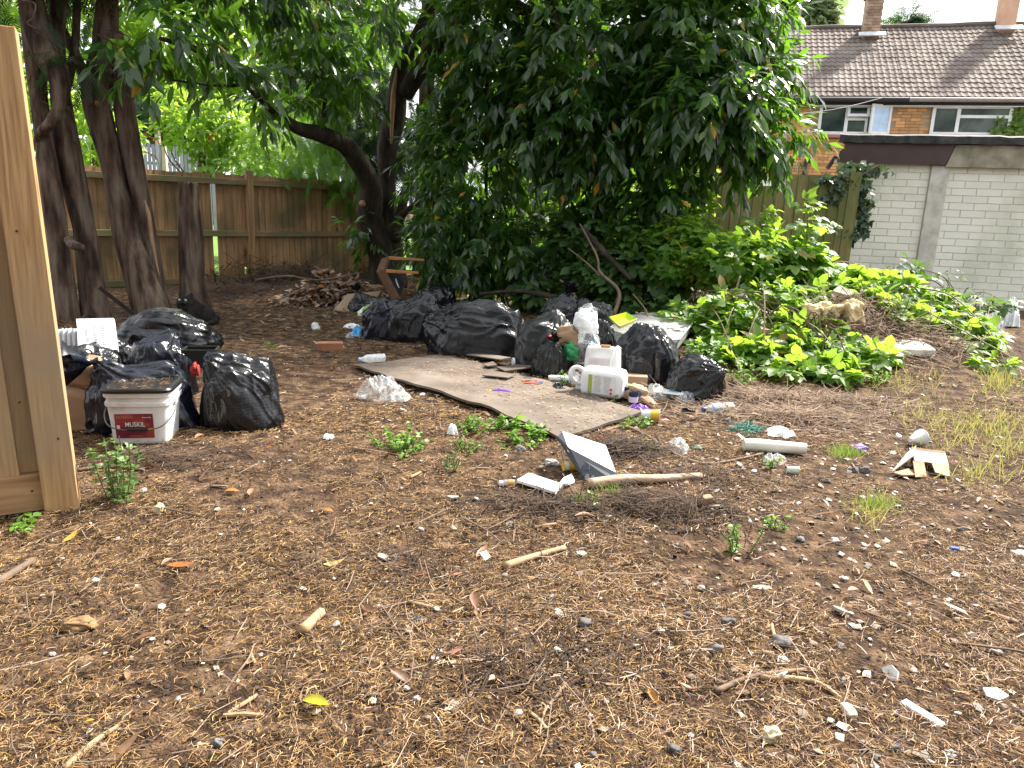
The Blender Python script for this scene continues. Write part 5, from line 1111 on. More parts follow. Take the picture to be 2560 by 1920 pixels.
add(bk, "handle_grip", MB().tube([(-.045, -.162, hb * .30), (.05, -.162, hb * .30)], .008, 8), M_blackp, sm=60)
MB.lathe = _l0
M_label = mat("maroon_label", [(.30, (.10, .012, .03)), (.48, (.20, .022, .045)), (.60, (.30, .05, .03)), (.75, (.26, .03, .11))], rough=.45, scale=9, detail=2, vec=(1, 1, 2))
tilt = math.atan2(.0144, hb * .7); Lx, Lz, Lw, Lh = -.105, .036, .178, .128
ML = Matrix.Translation((Lx, -.1372, Lz)) @ Matrix.Rotation(pi / 2 - 0, 4, 'X') @ Matrix.Rotation(0, 4, 'Z')
ML = Matrix.Translation((Lx, -.1372, Lz)) @ Matrix.Rotation(pi / 2 + tilt, 4, 'X')
lab = add(bk, "label", MB().box((Lw / 2, Lh / 2, .0008), (Lw, Lh, .0016)), M_label, ML)
M_gold = mat("gold_lettering", (.42, .16, .10), rough=.5); M_yel = mat("yellow_tag", (.75, .50, .05), rough=.5); M_wp = mat("white_lettering", (.80, .80, .78), rough=.5); M_bp = mat("black_lettering", (.012, .012, .012), rough=.5)
def lettering(par, body, size, x, y, m, z=.0018, base=None, sx=1.0, bold=0.0):
    me = text_mesh(body, size, .0003, bold); me.materials.append(m)
    return link("lettering", me, None, par, (base or Matrix()) @ Matrix.Translation((x, y, z)) @ Matrix.Diagonal((sx, 1, 1, 1)))
lettering(lab, "ROMAX", .022, .006, .104, M_gold, bold=.0006); lettering(lab, "Rodenticide", .010, .128, .106, M_wp, sx=.85)
lettering(lab, "MUSKIL", .034, .044, .060, M_bp, z=.0018, bold=.0012, sx=.82); lettering(lab, "MUSKIL", .034, .045, .061, M_wp, z=.0026, bold=.0004, sx=.82)
lettering(lab, "BLOCK", .017, .095, .040, M_wp, bold=.0006, sx=.9)
link("label_patch", MB().box((.157, .046, .0018), (.030, .010, .0006)), M_yel, lab, Matrix()); link("label_patch", MB().box((.014, .058, .0018), (.014, .022, .0006)), M_wp, lab, Matrix())
for i, (bx, by, bw) in enumerate(((.06, .013, .06), (.06, .009, .07), (.13, .075, .03), (.13, .069, .026), (.13, .063, .03))): link("label_patch", MB().box((bx + bw / 2, by, .0018), (bw, .0018, .0005)), M_gold, lab, Matrix())
# ---- paper bag, printed white panel, corrugated tray, dark crate, cups on the left
M_paper = mat("brown_paper", [(.3, (.25, .145, .085)), (.7, (.40, .26, .165))], rough=.85, scale=4, bump=.5, bscale=12, bdist=.02)
pbx = item("paper_sack", 'brown paper sack half hidden by the pale fence post', 'paper bag', 200, 1085, .1)
crumple("sack_body", pbx, G(196, 1085) + np.array([-.03, .10, .13]), (.26, .20, .28), M_paper, 51, 5, (0, 0, .1), .05, .10, .45)
crumple("sack_mouth", pbx, G(196, 1085) + np.array([.03, .10, .32]), (.20, .17, .17), M_paper, 52, 5, (.1, .3, .1), .14, .25, .6)
pA, pB, pC, pD = P3(190, 797, 4.9), P3(284, 795, 4.95), P3(294, 874, 4.78), P3(200, 876, 4.74)
pn = empty("printed_panel", (pC + pD) / 2, 'white panel printed with grey lines of text standing on the left heap', 'panel'); link("panel", slab([pA, pB, pC, pD], .03, (0, -1, 0)), M_white, pn)
ux, uy = (pB - pA), (pD - pA)
prt = MB(); rg = random.Random(2)
for col_ in (0, 1, 2):
    for row_ in range(13):
        if rg.random() < .1: continue
        w_ = .17 * rg.uniform(.5, 1); a = .20 + col_ * .22; bq = .16 + row_ * .055
        bl = lambda s, t: (pA * (1 - s) + pB * s) * (1 - t) + (pD * (1 - s) + pC * s) * t + np.array([0, -.008, .002])
        prt.add([bl(a, bq), bl(a + w_, bq), bl(a + w_, bq + .022), bl(a, bq + .022)], [(0, 1, 2, 3)])
link("print", prt, mat("faint_print", (.30, .30, .36), rough=.7), pn)
tr = MB(); 
q0, q1 = P3(130, 824, 4.9), P3(196, 822, 4.98); dn = np.array([0, -.02, -.19])
NN = 30; V = []
for i in range(NN + 1):
    t = i / NN; o = .014 * (1 if (i // 3) % 2 else -1)
    for z_ in (0, 1): V.append(q0 * (1 - t) + q1 * t + np.array([0, o, 0]) + dn * z_ + np.array([0, 0, .008 * sin(i * 1.3)]) * (1 - z_))
for i in range(NN + 1):
    t = i / NN; o = .014 * (1 if (i // 3) % 2 else -1)
    for z_ in (0, 1): V.append(q0 * (1 - t) + q1 * t + np.array([0, o + .006, 0]) + dn * z_)
K = 2 * (NN + 1)
tr.add(V, [(2 * i, 2 * i + 1, 2 * i + 3, 2 * i + 2) for i in range(NN)] + [(K + 2 * i, K + 2 * i + 2, K + 2 * i + 3, K + 2 * i + 1) for i in range(NN)] + [(2 * i, 2 * i + 2, K + 2 * i + 2, K + 2 * i) for i in range(NN)])
tag(link("corrugated_sheet", tr, M_white), 'white corrugated plastic sheet beside the printed panel', 'sheet')
cr = item("crate", 'small dark open crate behind the shiny sack of the left heap', 'crate', 505, 905, .2, p=P3(505, 915, 4.75))
for sx, sy, a, b in ((0, -.07, .20, .012), (0, .07, .20, .012), (-.1, 0, .012, .128), (.1, 0, .012, .128)): add(cr, "side", MB().box((sx, sy, .06), (a, b, .12)), M_blackp)
add(cr, "base", MB().box((0, 0, .004), (.18, .12, .008)), M_blackp)
def cup(name, lb, x, y, r0, r1, h, m, band=None, yaw=0, lie=True, cat='cup', p=None, inside=None, roll=0):
    r = item(name, lb, cat, x, y, yaw, p=p)
    M = Matrix.Translation((0, 0, max(r0, r1))) @ Matrix.Rotation(pi / 2, 4, 'Y') @ Matrix.Translation((0, 0, -h / 2)) if lie else Matrix()
    add(r, "body", MB().lathe([(.0001, .002), (r0, 0), (r1, h), (r1 * 1.05, h + .002), (r1 * 1.04, h - .003), (r1 * .93, h - .002), (r0 * .9, .006), (.0001, .006)], 22), m, M, 40)
    if band: add(r, "band", MB().lathe([(r0 + (r1 - r0) * band[0] + .0006, h * band[0]), (r0 + (r1 - r0) * band[1] + .0006, h * band[1])], 22), band[2], M, 40)
    return r
M_yellow = mat("yellow_print", (.72, .42, .04), rough=.45); M_cupw = mat("paper_cup_white", (.72, .71, .68), rough=.5); M_redw = mat("red_print", (.55, .06, .05), rough=.5)
cup("paper_cup", 'yellow and white paper cup lying at the right corner of the cardboard sheet', 1624, 1054, .030, .040, .11, M_cupw, (.5, .97, M_yellow), -.1)
cup("paper_cup", 'red and white cup lying behind the left heap between the trunks', 322, 762, .035, .045, .11, M_cupw, (.3, .9, M_redw), -.5, p=P3(322, 766, 6.3) * np.array([1, 1, 0]) + np.array([0, 0, .02]))
cup("plastic_pot", 'small dark blue pot with a pale band before the paper bag', 1582, 1012, .028, .034, .085, mat("navy_pot", (.03, .04, .09), rough=.4), (.25, .7, M_cupw), 0, False)
cup("paper_cup", 'small white paper cone on the needles at the far right', 2285, 1118, .012, .05, .10, M_cupw, None, .5)
cup("plastic_cup", 'pale green plastic cup lying right of the log', 1980, 1186, .018, .022, .055, mat("pale_green_plastic", (.55, .60, .50), rough=.4), None, -.2)
cup("paper_cup", 'yellow cup crushed under the corner of the pale box', 1424, 1178, .022, .026, .07, M_yellow, (.05, .35, M_cupw), .3)
# ---- the big cardboard sheet
M_board = mat("weathered_cardboard", [(.25, (.055, .042, .033)), (.42, (.105, .083, .066)), (.55, (.145, .117, .095)), (.75, (.20, .165, .135))], rough=.9, scale=2.6, detail=11, bump=.35, bscale=60, bdist=.004)
cb = item("cardboard_sheet", 'large flat sheet of brown board spread before the right heap', 'board', 1240, 1000)
cq = [G(885, 921), G(1000, 903), G(1112, 889), G(1380, 955), G(1608, 1040), G(1500, 1078), G(1392, 1104), G(1240, 1046), G(1010, 966)]
for q, dz in zip(cq, (.022, .02, .025, .02, .022, .018, .045, .05, .055)): q[2] = max(0, q[2]) + dz
NB = 26; mbq = MB(); cen = np.mean(cq, 0)
def bpt(s, t): return (cq[0] * (1 - s) + cq[6] * s) * (1 - t) + (cq[2] * (1 - s) + cq[4] * s) * t
V = []
for i in range(NB + 1):
    for j in range(NB + 1):
        s, t = i / NB, j / NB; p = bpt(s, t); p[2] = float(H(p[0], p[1])) + .03 + .012 * pnoise(np.array([p[0] * 2.2, p[1] * 2.2, 3.3])) + .02 * (1 - t) * (abs(s - .5) < .5)
        if t == 0: p[:2] += .018 * pnoise(np.array([s * 9, 1.1, 0]))
        if s == 1: p[:2] += .02 * pnoise(np.array([t * 8, 4.1, 0]))
        V.append(p)
N1 = NB + 1
low = [p - np.array([0, 0, .016]) for p in V]
F = [(i * N1 + j, (i + 1) * N1 + j, (i + 1) * N1 + j + 1, i * N1 + j + 1) for i in range(NB) for j in range(NB)]
off = len(V); edge = [(i, 0) for i in range(NB)] + [(NB, j) for j in range(NB)] + [(NB - i, NB) for i in range(NB)] + [(0, NB - j) for j in range(NB)]
ids = [i * N1 + j for i, j in edge]
F += [(ids[k], off + ids[k], off + ids[(k + 1) % len(ids)], ids[(k + 1) % len(ids)]) for k in range(len(ids))] + [tuple(off + q for q in f[::-1]) for f in F]
link("sheet", mbq.add(V + low, F), M_board, cb)
def boardz(p): return float(H(p[0], p[1])) + .045
for i, (pts, lb) in enumerate((([(1205, 958), (1242, 948), (1290, 955), (1268, 966)], 'torn triangle of board lying on the cardboard sheet'), ([(1240, 936), (1330, 926), (1325, 940), (1262, 946)], 'thin board scrap by the black shoe'),
                               ([(1165, 903), (1200, 898), (1310, 918), (1300, 926)], 'narrow board strip under the wrapped sack'), ([(1205, 928), (1232, 924), (1242, 932), (1218, 936)], 'grey board scrap on the cardboard sheet'))):
    P = [G(x, y) for x, y in pts]
    for q in P: q[2] = boardz(q) + .012 + .012 * random.random()
    tag(link("board_scrap", slab(P, .008), M_board), lb, 'board')
# ---- shoe
sh = item("shoe", 'black shoe with a white sole lying against the round tied bag', 'shoe', 1302, 926, .25, .02)
crumple("upper", sh, np.array(sh.matrix_basis.translation) + np.array([.02, 0, .045]), (.15, .085, .075), mat("black_canvas", (.012, .012, .013), rough=.8), 61, 4, (0, 0, .25), .06, .15, .6)
add(sh, "sole", MB().lathe([(.001, 0), (.042, 0), (.044, .006), (.042, .018), (.001, .018)], 20, Matrix.Translation((-.055, 0, .045)) @ Matrix.Rotation(-pi / 2, 4, 'Y'), asp=(.9, .75)), M_cupw, sm=40)
# ---- canister lying down
jc = item("canister", 'white plastic canister with printed label lying in front of the white tub', 'canister', 1500, 1000, -.38, .0)
Mx = Matrix.Translation((0, .10, .105)) @ Matrix.Rotation(pi / 2, 4, 'Y') @ Matrix.Translation((0, 0, -.15))
add(jc, "body", MB().lathe([(.075, .0), (.09, .012), (.094, .03), (.094, .25), (.088, .275), (.07, .292), (.0001, .294)], 40, Mx, sq=5, asp=(1.04, 1.0)), M_white, sm=40)
add(jc, "neck", MB().lathe([(.028, -.05), (.034, -.045), (.034, -.015), (.03, .002)], 18, Mx @ Matrix.Translation((.055, 0, 0))), M_white, sm=40)
add(jc, "handle", MB().tube(catmull([(-.135, .08, .165), (-.19, .06, .195), (-.225, .04, .175), (-.225, .03, .13), (-.19, .06, .085), (-.15, .09, .08)], 5), .016, 10), M_white, sm=80)
lb_ = add(jc, "label", MB().box((.0, .0008, .105), (.19, .0014, .13)), mat("white_paper_label", (.72, .72, .72), rough=.6))
lb_.matrix_basis = Matrix.Translation((0.0, .0025, 0))
link("stripe", MB().box((-.078, -.0008, .105), (.026, .001, .126)), mat("olive_stripe", (.36, .42, .07), rough=.6), lb_, Matrix())
tx = MB(); rg = random.Random(5)
for i in range(13):
    for c0 in (-.055, .012): tx.box((c0 + .028, -.0006, .158 - .0085 * i), (.056 * rg.uniform(.6, 1), .0006, .0025))
link("print", tx, M_gprint, lb_, Matrix())
for k, zz in enumerate((.078, .053)): link("hazard_mark", MB().box((.07, -.0014, zz), (.016, .0006, .016), rotm(0, pi / 4, 0)), M_redw, lb_, Matrix())
# ---- white tub with a strap handle
tb_ = item("white_tub", 'upright white tub with wooden grip on its handle before the stretched bag', 'tub', 1505, 960, -.12)
tb_.matrix_basis = Matrix.Translation(Vector(G(1510, 968)) + Vector((0, .17, 0))) @ Matrix.Rotation(-.15, 4, 'Z') @ Matrix.Rotation(-.10, 4, 'X')
add(tb_, "body", MB().lathe([(.145, 0), (.150, .004), (.150, .018), (.143, .02), (.128, .245), (.118, .262), (.0001, .264)], 44, sq=6), M_dirtyw, sm=35)
add(tb_, "label", MB().box((-.025, -.1415, .125), (.15, .003, .13), rotm(-.06)), mat("faded_label", (.66, .62, .62), rough=.7))
fp = MB()
for i in range(11): fp.box((-.09 + .013 * i, -.1450, .125), (.0022, .002, .11), rotm(-.06))
add(tb_, "print", fp, mat("faded_print", (.52, .44, .46), rough=.7))
add(tb_, "strap", MB().tube(catmull([(.06, -.155, .0), (.055, -.152, .10), (.075, -.14, .24), (.10, -.08, .278), (.125, .0, .26)], 6), .006, 6), M_white, sm=60)
add(tb_, "grip", MB().tube([(-.02, -.08, .275), (.05, -.085, .276)], .011, 8), mat("grip_wood", (.42, .22, .10), rough=.6), sm=60)
# ---- tube, little boxes, paper bag, food tray, bottles
def boxitem(name, lb, cat, x, y, sz, yaw, m, z=0.0, tilt=0.0, group=None, p=None, bev=.003):
    r = G(x, y) if p is None else np.asarray(p, float); o = link(name, MB().box((0, 0, sz[2] / 2), sz), m)
    o.matrix_basis = Matrix.Translation(Vector(r) + Vector((0, 0, z - .004))) @ Matrix.Rotation(yaw, 4, 'Z') @ Matrix.Rotation(tilt, 4, 'X'); bevel(o, bev, 1)
    return tag(o, lb, cat, group)
tbx = item("sealant_tube", 'white cartridge tube lying behind the canister handle', 'tube', 1412, 958, -.05)
add(tbx, "body", MB().tube([(-.11, .02, .028), (.10, .02, .028)], .024, 14), M_white, sm=60); add(tbx, "stripe", MB().box((0, -.0035, .02), (.17, .002, .004)), mat("teal_print", (.05, .25, .28)))
add(tbx, "end_cap", MB().tube([(-.122, .02, .028), (-.11, .02, .028)], .020, 14), M_cupw, sm=60)
cbx = boxitem("cardboard_box", 'small plain cardboard box between the white tub and the stretched bag', 'box', 1588, 968, (.165, .10, .075), -.12, M_card, .02)
tag(crumple("clear_wrap", None, G(1438, 965) + np.array([.0, .04, .05]), (.10, .08, .11), M_film, 71), 'clear wrapper bunched behind the canister handle', 'plastic')
pg = item("paper_bag", 'crumpled brown takeaway bag with a blue ring mark in front of the cardboard box', 'paper bag', 1580, 1005)
g0 = G(1582, 1006)
crumple("bag_body", pg, g0 + np.array([.02, .06, .055]), (.20, .14, .13), mat("takeaway_paper", [(.3, (.34, .22, .12)), (.7, (.52, .37, .22))], rough=.8, scale=6, bump=.5, bscale=14), 72, 5, (0, .3, 0), .14, .3, .6)
crumple("bag_flap", pg, g0 + np.array([.10, -.03, .025]), (.15, .10, .04), M_paper, 73, 4, (0, .4, -.7), .12, .3)
rgm = MB(); rr_ = [(.0215, 0), (.0215, .002), (.013, .002), (.013, 0)]
add(pg, "ring_mark", MB().lathe([(.012, .003), (.024, .003), (.024, .0), (.012, .0)], 20, Matrix.Translation((.035, -.022, .062)) @ Matrix.Rotation(pi / 2 - .5, 4, 'X')), mat("blue_grey_print", (.04, .07, .13), rough=.6))
add(pg, "napkin", MB().box((-.05, .04, .055), (.07, .05, .10), rotm(.2, .3, .2)), mat("navy_print", (.02, .04, .12), rough=.6)); add(pg, "yellow_strip", MB().box((-.03, .05, .105), (.06, .02, .012), rotm(.1, .1, .2)), M_yellow)
tag(ground_crumple("green_wrapper", 1615, 1012, 32, 10, .06, M_green, 74, 'green plastic wrapper at the right of the paper bag', 'wrapper'))
ft = item("food_tray", 'clear lidded food tray with a blue label in front of the torn bag', 'tray', 1668, 1000, -.35, .012)
add(ft, "tray", MB().lathe([(.06, 0), (.072, .03), (.078, .032)], 28, Matrix.Translation((0, .06, 0)), sq=6, asp=(1.35, .9)), M_film2, sm=40)
add(ft, "lid", MB().lathe([(.078, .033), (.074, .04), (.0001, .042)], 28, Matrix.Translation((0, .06, 0)), sq=6, asp=(1.35, .9)), M_cupw, sm=40)
add(ft, "label", MB().box((.03, .06, .0435), (.06, .05, .001)), mat("sky_blue_label", (.10, .35, .58), rough=.5))
M_clear = film_mat("clear_bottle", (.88, .92, .95), .62, .12)
def bottle(lb, x, y, L, R, yaw, capm, labm=None, z=.0, group=None):
    r = item("plastic_bottle", lb, 'bottle', x, y, yaw, z); M = Matrix.Translation((0, 0, R)) @ Matrix.Rotation(pi / 2, 4, 'Y') @ Matrix.Translation((0, 0, -L / 2))
    prof = [(R * .6, 0), (R * .95, L * .03)] + [(R * (1 - .07 * (i % 2)), L * (.06 + .055 * i)) for i in range(9)] + [(R * .98, L * .60), (R * .95, L * .70), (R * .45, L * .88), (R * .36, L * .92)]
    add(r, "bottle", MB().lathe(prof, 18, M), M_clear, sm=50); add(r, "cap", MB().lathe([(R * .42, L * .92), (R * .44, L * .93), (R * .44, L), (R * .38, L), (.0001, L)], 14, M), capm, sm=40)
    if labm: add(r, "label", MB().lathe([(R * 1.01, L * .44), (R * 1.01, L * .72)], 18, M), labm, sm=40)
    return r
M_bcap = mat("blue_cap", (.03, .12, .50), rough=.4); M_pcap = mat("pale_blue_cap", (.35, .50, .75), rough=.4)
bottle('clear water bottle with a blue cap and blue label beside the torn bag', 1793, 1034, .23, .036, pi + .35, M_bcap, mat("water_label", [(.4, (.10, .30, .62)), (.6, (.62, .74, .80))], rough=.4, scale=14))
bottle('empty clear bottle lying across the left corner of the cardboard sheet', 930, 916, .22, .034, pi + .55, M_pcap, None, .03)
gj = item("glass_jar", 'small clear glass jar lying alone on the leaves', 'jar', 787, 822, .5)
add(gj, "jar", MB().lathe([(.035, 0), (.04, .01), (.04, .08), (.034, .09), (.034, .10)], 18, Matrix.Translation((0, 0, .04)) @ Matrix.Rotation(pi / 2, 4, 'X') @ Matrix.Rotation(.5, 4, 'X')), film_mat("jar_glass", (.80, .84, .82), .45, .12), sm=40)
mb_ = item("pill_bottle", 'tiny clear bottle with an orange label left of the white foam scrap', 'bottle', 1268, 1217, .1)
M = Matrix.Translation((0, 0, .017)) @ Matrix.Rotation(pi / 2, 4, 'Y') @ Matrix.Translation((0, 0, -.033))
add(mb_, "bottle", MB().lathe([(.012, 0), (.012, .012), (.017, .02), (.018, .066), (.0001, .067)], 16, M), M_film2, sm=40); add(mb_, "label", MB().lathe([(.0186, .036), (.0186, .060)], 16, M), mat("orange_label", (.55, .26, .08), rough=.5), sm=40); add(mb_, "cap", MB().lathe([(.0135, -.004), (.0135, .012)], 14, M), M_white, sm=40)
rc = item("black_ring", 'black plastic ring cap on the needles left of the water bottle', 'cap', 1722, 1040)
add(rc, "ring", MB().lathe([(.045, 0), (.046, .035), (.040, .035), (.038, .004), (.0001, .004)], 24, Matrix.Translation((0, .03, 0))), M_blackp, sm=40)
wr = item("white_roll", 'white foam roll lying on the needles at the right', 'roll', 1932, 1132, -.06)
add(wr, "roll", trunk_mb([(-.16, 0, .036), (-.08, 0, .038), (.02, 0, .036), (.17, 0, .034)], [.034, .036, .034, .030], 14, .03, 3), mat("cream_foam", (.72, .69, .60), rough=.7), sm=60)
# ---- shoe insole pack, blue jar, etc. in front of the wide bag
ip = item("insole_pack", 'beige speckled insole with an orange and white tag before the wide creased bag', 'insole', 972, 850)
q = [P3(x, y, Y) for x, y, Y in ((940, 842, 7.55), (952, 822, 7.7), (975, 816, 7.75), (1003, 820, 7.75), (995, 842, 7.6), (978, 852, 7.5), (955, 850, 7.5))]
link("insole", slab(q, .02, (0, -1, .5)), mat("speckled_insole", [(.4, (.36, .29, .21)), (.6, (.52, .45, .36))], rough=.9, scale=60), ip)
q = [P3(x, y, 7.5) for x, y in ((956, 832), (977, 831), (978, 848), (958, 849))]; link("tag", slab(q, .004, (0, -1, 0)), M_cupw, ip)
q = [P3(x, y, 7.49) for x, y in ((955, 825), (976, 824), (977, 831), (956, 832))]; link("tag_header", slab(q, .004, (0, -1, 0)), mat("orange_header", (.55, .20, .05), rough=.5), ip)
# ---- brick on the bare ground
bkk = boxitem("brick", 'single orange brick half sunk in the bare earth', 'brick', 826, 876, (.215, .10, .085), .25, mat("red_brick", [(.3, (.22, .09, .05)), (.7, (.36, .16, .09))], rough=.9, scale=8, bump=.3), -.01)
# ---- overturned chair
M_uph = mat("brown_upholstery", [(.3, (.085, .040, .022)), (.7, (.135, .068, .038))], rough=.8, scale=18, bump=.3, bscale=120)
M_chairwood = mat("varnished_chair_leg", [(.3, (.30, .13, .035)), (.7, (.45, .22, .07))], rough=.4, scale=4, vec=(1, 6, 6)); M_under = mat("black_underside", (.012, .013, .017), rough=.8)
cyy = 8.9
ch = empty("chair", (lambda p: (p[0], p[1], 0))(P3(985, 740, cyy)), 'overturned brown chair with two wooden legs pointing right over the right heap', 'chair')
A, B = P3(960, 672, cyy - .12), P3(972, 640, cyy + .42)           # near and far top corners of the seat
Cc, Dd = P3(1002, 752, cyy - .12), P3(1014, 712, cyy + .42)
th = np.array([-.10, 0, -.035])
def hexa(a, b, c, d, off): return MB().add([a, b, c, d, a + off, b + off, c + off, d + off], [(0, 1, 2, 3), (7, 6, 5, 4), (0, 4, 5, 1), (1, 5, 6, 2), (2, 6, 7, 3), (3, 7, 4, 0)])
bevel(link("seat", hexa(A, B, Dd, Cc, th), M_uph, ch), .02, 3)
nn_ = norm(np.cross(B - A, Cc - A)); nn_ = nn_ if nn_[0] > 0 else -nn_
link("underside", slab([A * .90 + Dd * .10 + nn_ * .004, B * .90 + Cc * .10 + nn_ * .004, Dd * .92 + A * .08 + nn_ * .004, Cc * .92 + B * .08 + nn_ * .004], .003, (1, 0, 0)), M_under, ch)
bx_ = Cc - A
for (p, q, w) in ((A + bx_ * .10 + (B - A) * .08, P3(1046, 682, cyy - .10), .026), (B + bx_ * .02 - (B - A) * .10, P3(1061, 650, cyy + .38), .026)):
    d_ = norm(q - p); Rl = frames(d_[None], np.array([[0, 0, 1.0]]))[0]; L = np.linalg.norm(q - p)
    mbx = MB().box((0, L / 2, 0), (.042, L, .042)); mbx.v = [tuple(Rl @ (np.array(v) * np.array([1 - .35 * v[1] / L, 1, 1 - .35 * v[1] / L])) + p) for v in mbx.v]
    bevel(link("leg", mbx, M_chairwood, ch), .006, 2)
q = [P3(x, y, cyy + .05) for x, y in ((982, 700), (985, 699), (993, 722), (989, 724))]; link("care_tag", slab([p_ + nn_ * .03 for p_ in q], .002, (1, -1, 0)), M_cupw, ch)
bw_ = [P3(826, 782, 8.55), P3(868, 734, 9.1), P3(955, 726, 9.3), P3(925, 778, 8.6)]
tag(bevel(link("seat_cushion", slab(bw_, .05), mat("beige_board", [(.3, (.26, .17, .11)), (.7, (.40, .29, .20))], rough=.85, scale=4)), .012, 2), 'flat beige board leaning beside the overturned chair', 'board')
# ---- mattress
mq = [P3(1440, 792, 7.15), P3(1600, 783, 7.2), P3(1736, 800, 7.05), P3(1694, 852, 6.3), P3(1560, 854, 6.3), P3(1420, 856, 6.35)]
M_matt, _n, _b, _o = _nodes("striped_ticking"); _w = _n.nodes.new("ShaderNodeTexWave"); _w.bands_direction = 'Y'; _w.inputs['Scale'].default_value = 7; _w.inputs['Distortion'].default_value = 2.2; _w.inputs['Detail Scale'].default_value = .6
_t = _n.nodes.new("ShaderNodeTexCoord"); _n.links.new(_t.outputs['Object'], _w.inputs['Vector']); _r = _ramp(_n, [(.25, (.17, .168, .17)), (.55, (.33, .325, .32))]); _n.links.new(_w.outputs['Fac'], _r.inputs[0]); _n.links.new(_r.outputs[0], _b.inputs['Base Color']); _b.inputs['Roughness'].default_value = .85
_p = _n.nodes.new("ShaderNodeBump"); _p.inputs['Strength'].default_value = .6; _p.inputs['Distance'].default_value = .01; _n.links.new(_w.outputs['Fac'], _p.inputs['Height']); _n.links.new(_p.outputs[0], _b.inputs['Normal'])
mt = empty("mattress", (mq[2] + mq[3]) / 2 * np.array([1, 1, 0]), 'pale striped mattress sticking out behind the stretched black bag', 'mattress')
bevel(link("body", slab(mq, .12), M_matt, mt), .03, 3)
a, b, c_ = mq[1], mq[2], mq[3]
for off in (.0,): link("piping", MB().tube([p + np.array([0, 0, .004 - off * .95]) + np.array([.008, -.03 * off, 0]) for p in (a, a * .5 + b * .5, a * .06 + b * .94, b * .97 + c_ * .03, b * .5 + c_ * .5, c_ * .97 + b * .03, c_ * .94 + mq[4] * .06, mq[4])], .008, 6), mat("grey_piping", (.36, .36, .37), rough=.8), mt)
for (x, y, Y) in ((1650, 812, 6.88), (1600, 822, 6.76), (1690, 826, 6.66)): link("tuft_button", MB().lathe([(.0001, .012), (.02, .008), (.026, 0)], 10, Matrix.Translation(Vector(P3(x, y, Y) + np.array([0, 0, .0])))), M_cupw, mt)
tag(crumple("cream_cloth", None, P3(1690, 824, 6.68), (.18, .16, .06), mat("cream_cloth", (.58, .55, .46), rough=.9), 81), 'cream cloth lying on the pale striped mattress', 'cloth')
# ---- lime tray on the heap
lt = empty("lime_tray", P3(1556, 812, 6.35), 'lime green plastic tray on top of the stretched black bag', 'tray')
M_lime = mat("lime_plastic", (.40, .56, .02), rough=.4)
La, Lb, Lc, Ld = P3(1524, 792, 6.40), P3(1566, 780, 6.75), P3(1592, 796, 6.6), P3(1548, 814, 6.2)
ctr = (La + Lb + Lc + Ld) / 4 + np.array([0, .05, -.05]); ins = [p * .72 + ctr * .28 - np.array([0, 0, .03]) for p in (La, Lb, Lc, Ld)]
link("floor", slab(ins, .004), M_lime, lt)
oc = [La, Lb, Lc, Ld]
for i in range(4): link("side", slab([oc[i], oc[(i + 1) % 4], ins[(i + 1) % 4], ins[i]], .006), M_lime, lt)
# ---- pale box with an open lid, log, foam
M_boxw = mat("pale_blue_white_card", [(.3, (.50, .53, .60)), (.7, (.60, .63, .70))], rough=.45, scale=3); M_boxg = mat("slate_grey_card", [(.3, (.05, .058, .072)), (.7, (.075, .085, .10))], rough=.75, scale=5)
bA, bB, bC, bD = P3(1406, 1078, 3.58), P3(1514, 1113, 3.66), P3(1541, 1184, 3.34), P3(1422, 1124, 3.40)
bA2 = P3(1391, 1094, 3.54); bE = P3(1461, 1203, 3.30); bF = P3(1528, 1198, 3.30)
wb = empty("display_box", (bE + bC) / 2 * np.array([1, 1, 0]), 'pale slim box tipped open with a slate grey inside, by the log', 'box')
link("lid", slab([bA, bB, bC, bD], .012, (0, -.5, 1)), M_boxw, wb)
link("lid_edge", slab([bA2, bA, bD, bD * .72 + bA2 * .28], .006, (-1, -1, 0)), M_boxg, wb)
link("side", slab([bA2, bD + np.array([0, -.008, 0]), bC + np.array([0, -.008, -.004]), bF, bE], .010, (-.6, -1, .2)), M_boxg, wb)
crs = MB()
for i in range(3): crs.box(bD * (.40 - .15 * i) + bE * (.60 + .15 * i) + np.array([.03, -.012, .008]), (.05, .03, .004), rotm(.9, .3 * i - .4, -.5 + .4 * i))
link("torn_flap", crs, M_boxg, wb)
qs = [bA2 * (1 - s) * (1 - t) + bE * s * (1 - t) + bD * (1 - s) * t + bC * s * t + np.array([-.004, -.010, .003]) for s, t in ((.30, .45), (.62, .42), (.66, .62), (.34, .66))]
lbo = link("label", slab(qs, .001, (-.6, -1, .2)), M_cupw, wb)
bars = MB()
for i in range(9):
    s0 = .12 + .085 * i; w_ = .03 if i % 3 else .05; f = lambda s, t: qs[0] * (1 - s) * (1 - t) + qs[1] * s * (1 - t) + qs[3] * (1 - s) * t + qs[2] * s * t + np.array([-.002, -.003, 0])
    bars.add([f(s0, .2), f(s0 + w_, .2), f(s0 + w_, .75), f(s0, .75)], [(0, 1, 2, 3)])
link("barcode", bars, M_bp, lbo, None); lbo.children[0].matrix_parent_inverse = Matrix()
lg = empty("log", G(1600, 1215), 'barkless pale log lying in front of the tipped pale box', 'log')
l0, l1 = G(1470, 1222), G(1752, 1197); l0[2] += .024; l1[2] += .016
smooth(link("stem", trunk_mb([l0, l0 * .7 + l1 * .3 + np.array([0, .01, .006]), l0 * .4 + l1 * .6, l1], [.024, .024, .021, .015], 14, .05, 4), mat("pale_bare_log", [(.3, (.24, .15, .10)), (.5, (.40, .28, .20)), (.7, (.52, .40, .30))], rough=.8, scale=6, vec=(1, 3, 3), bump=.5, bscale=20), lg))
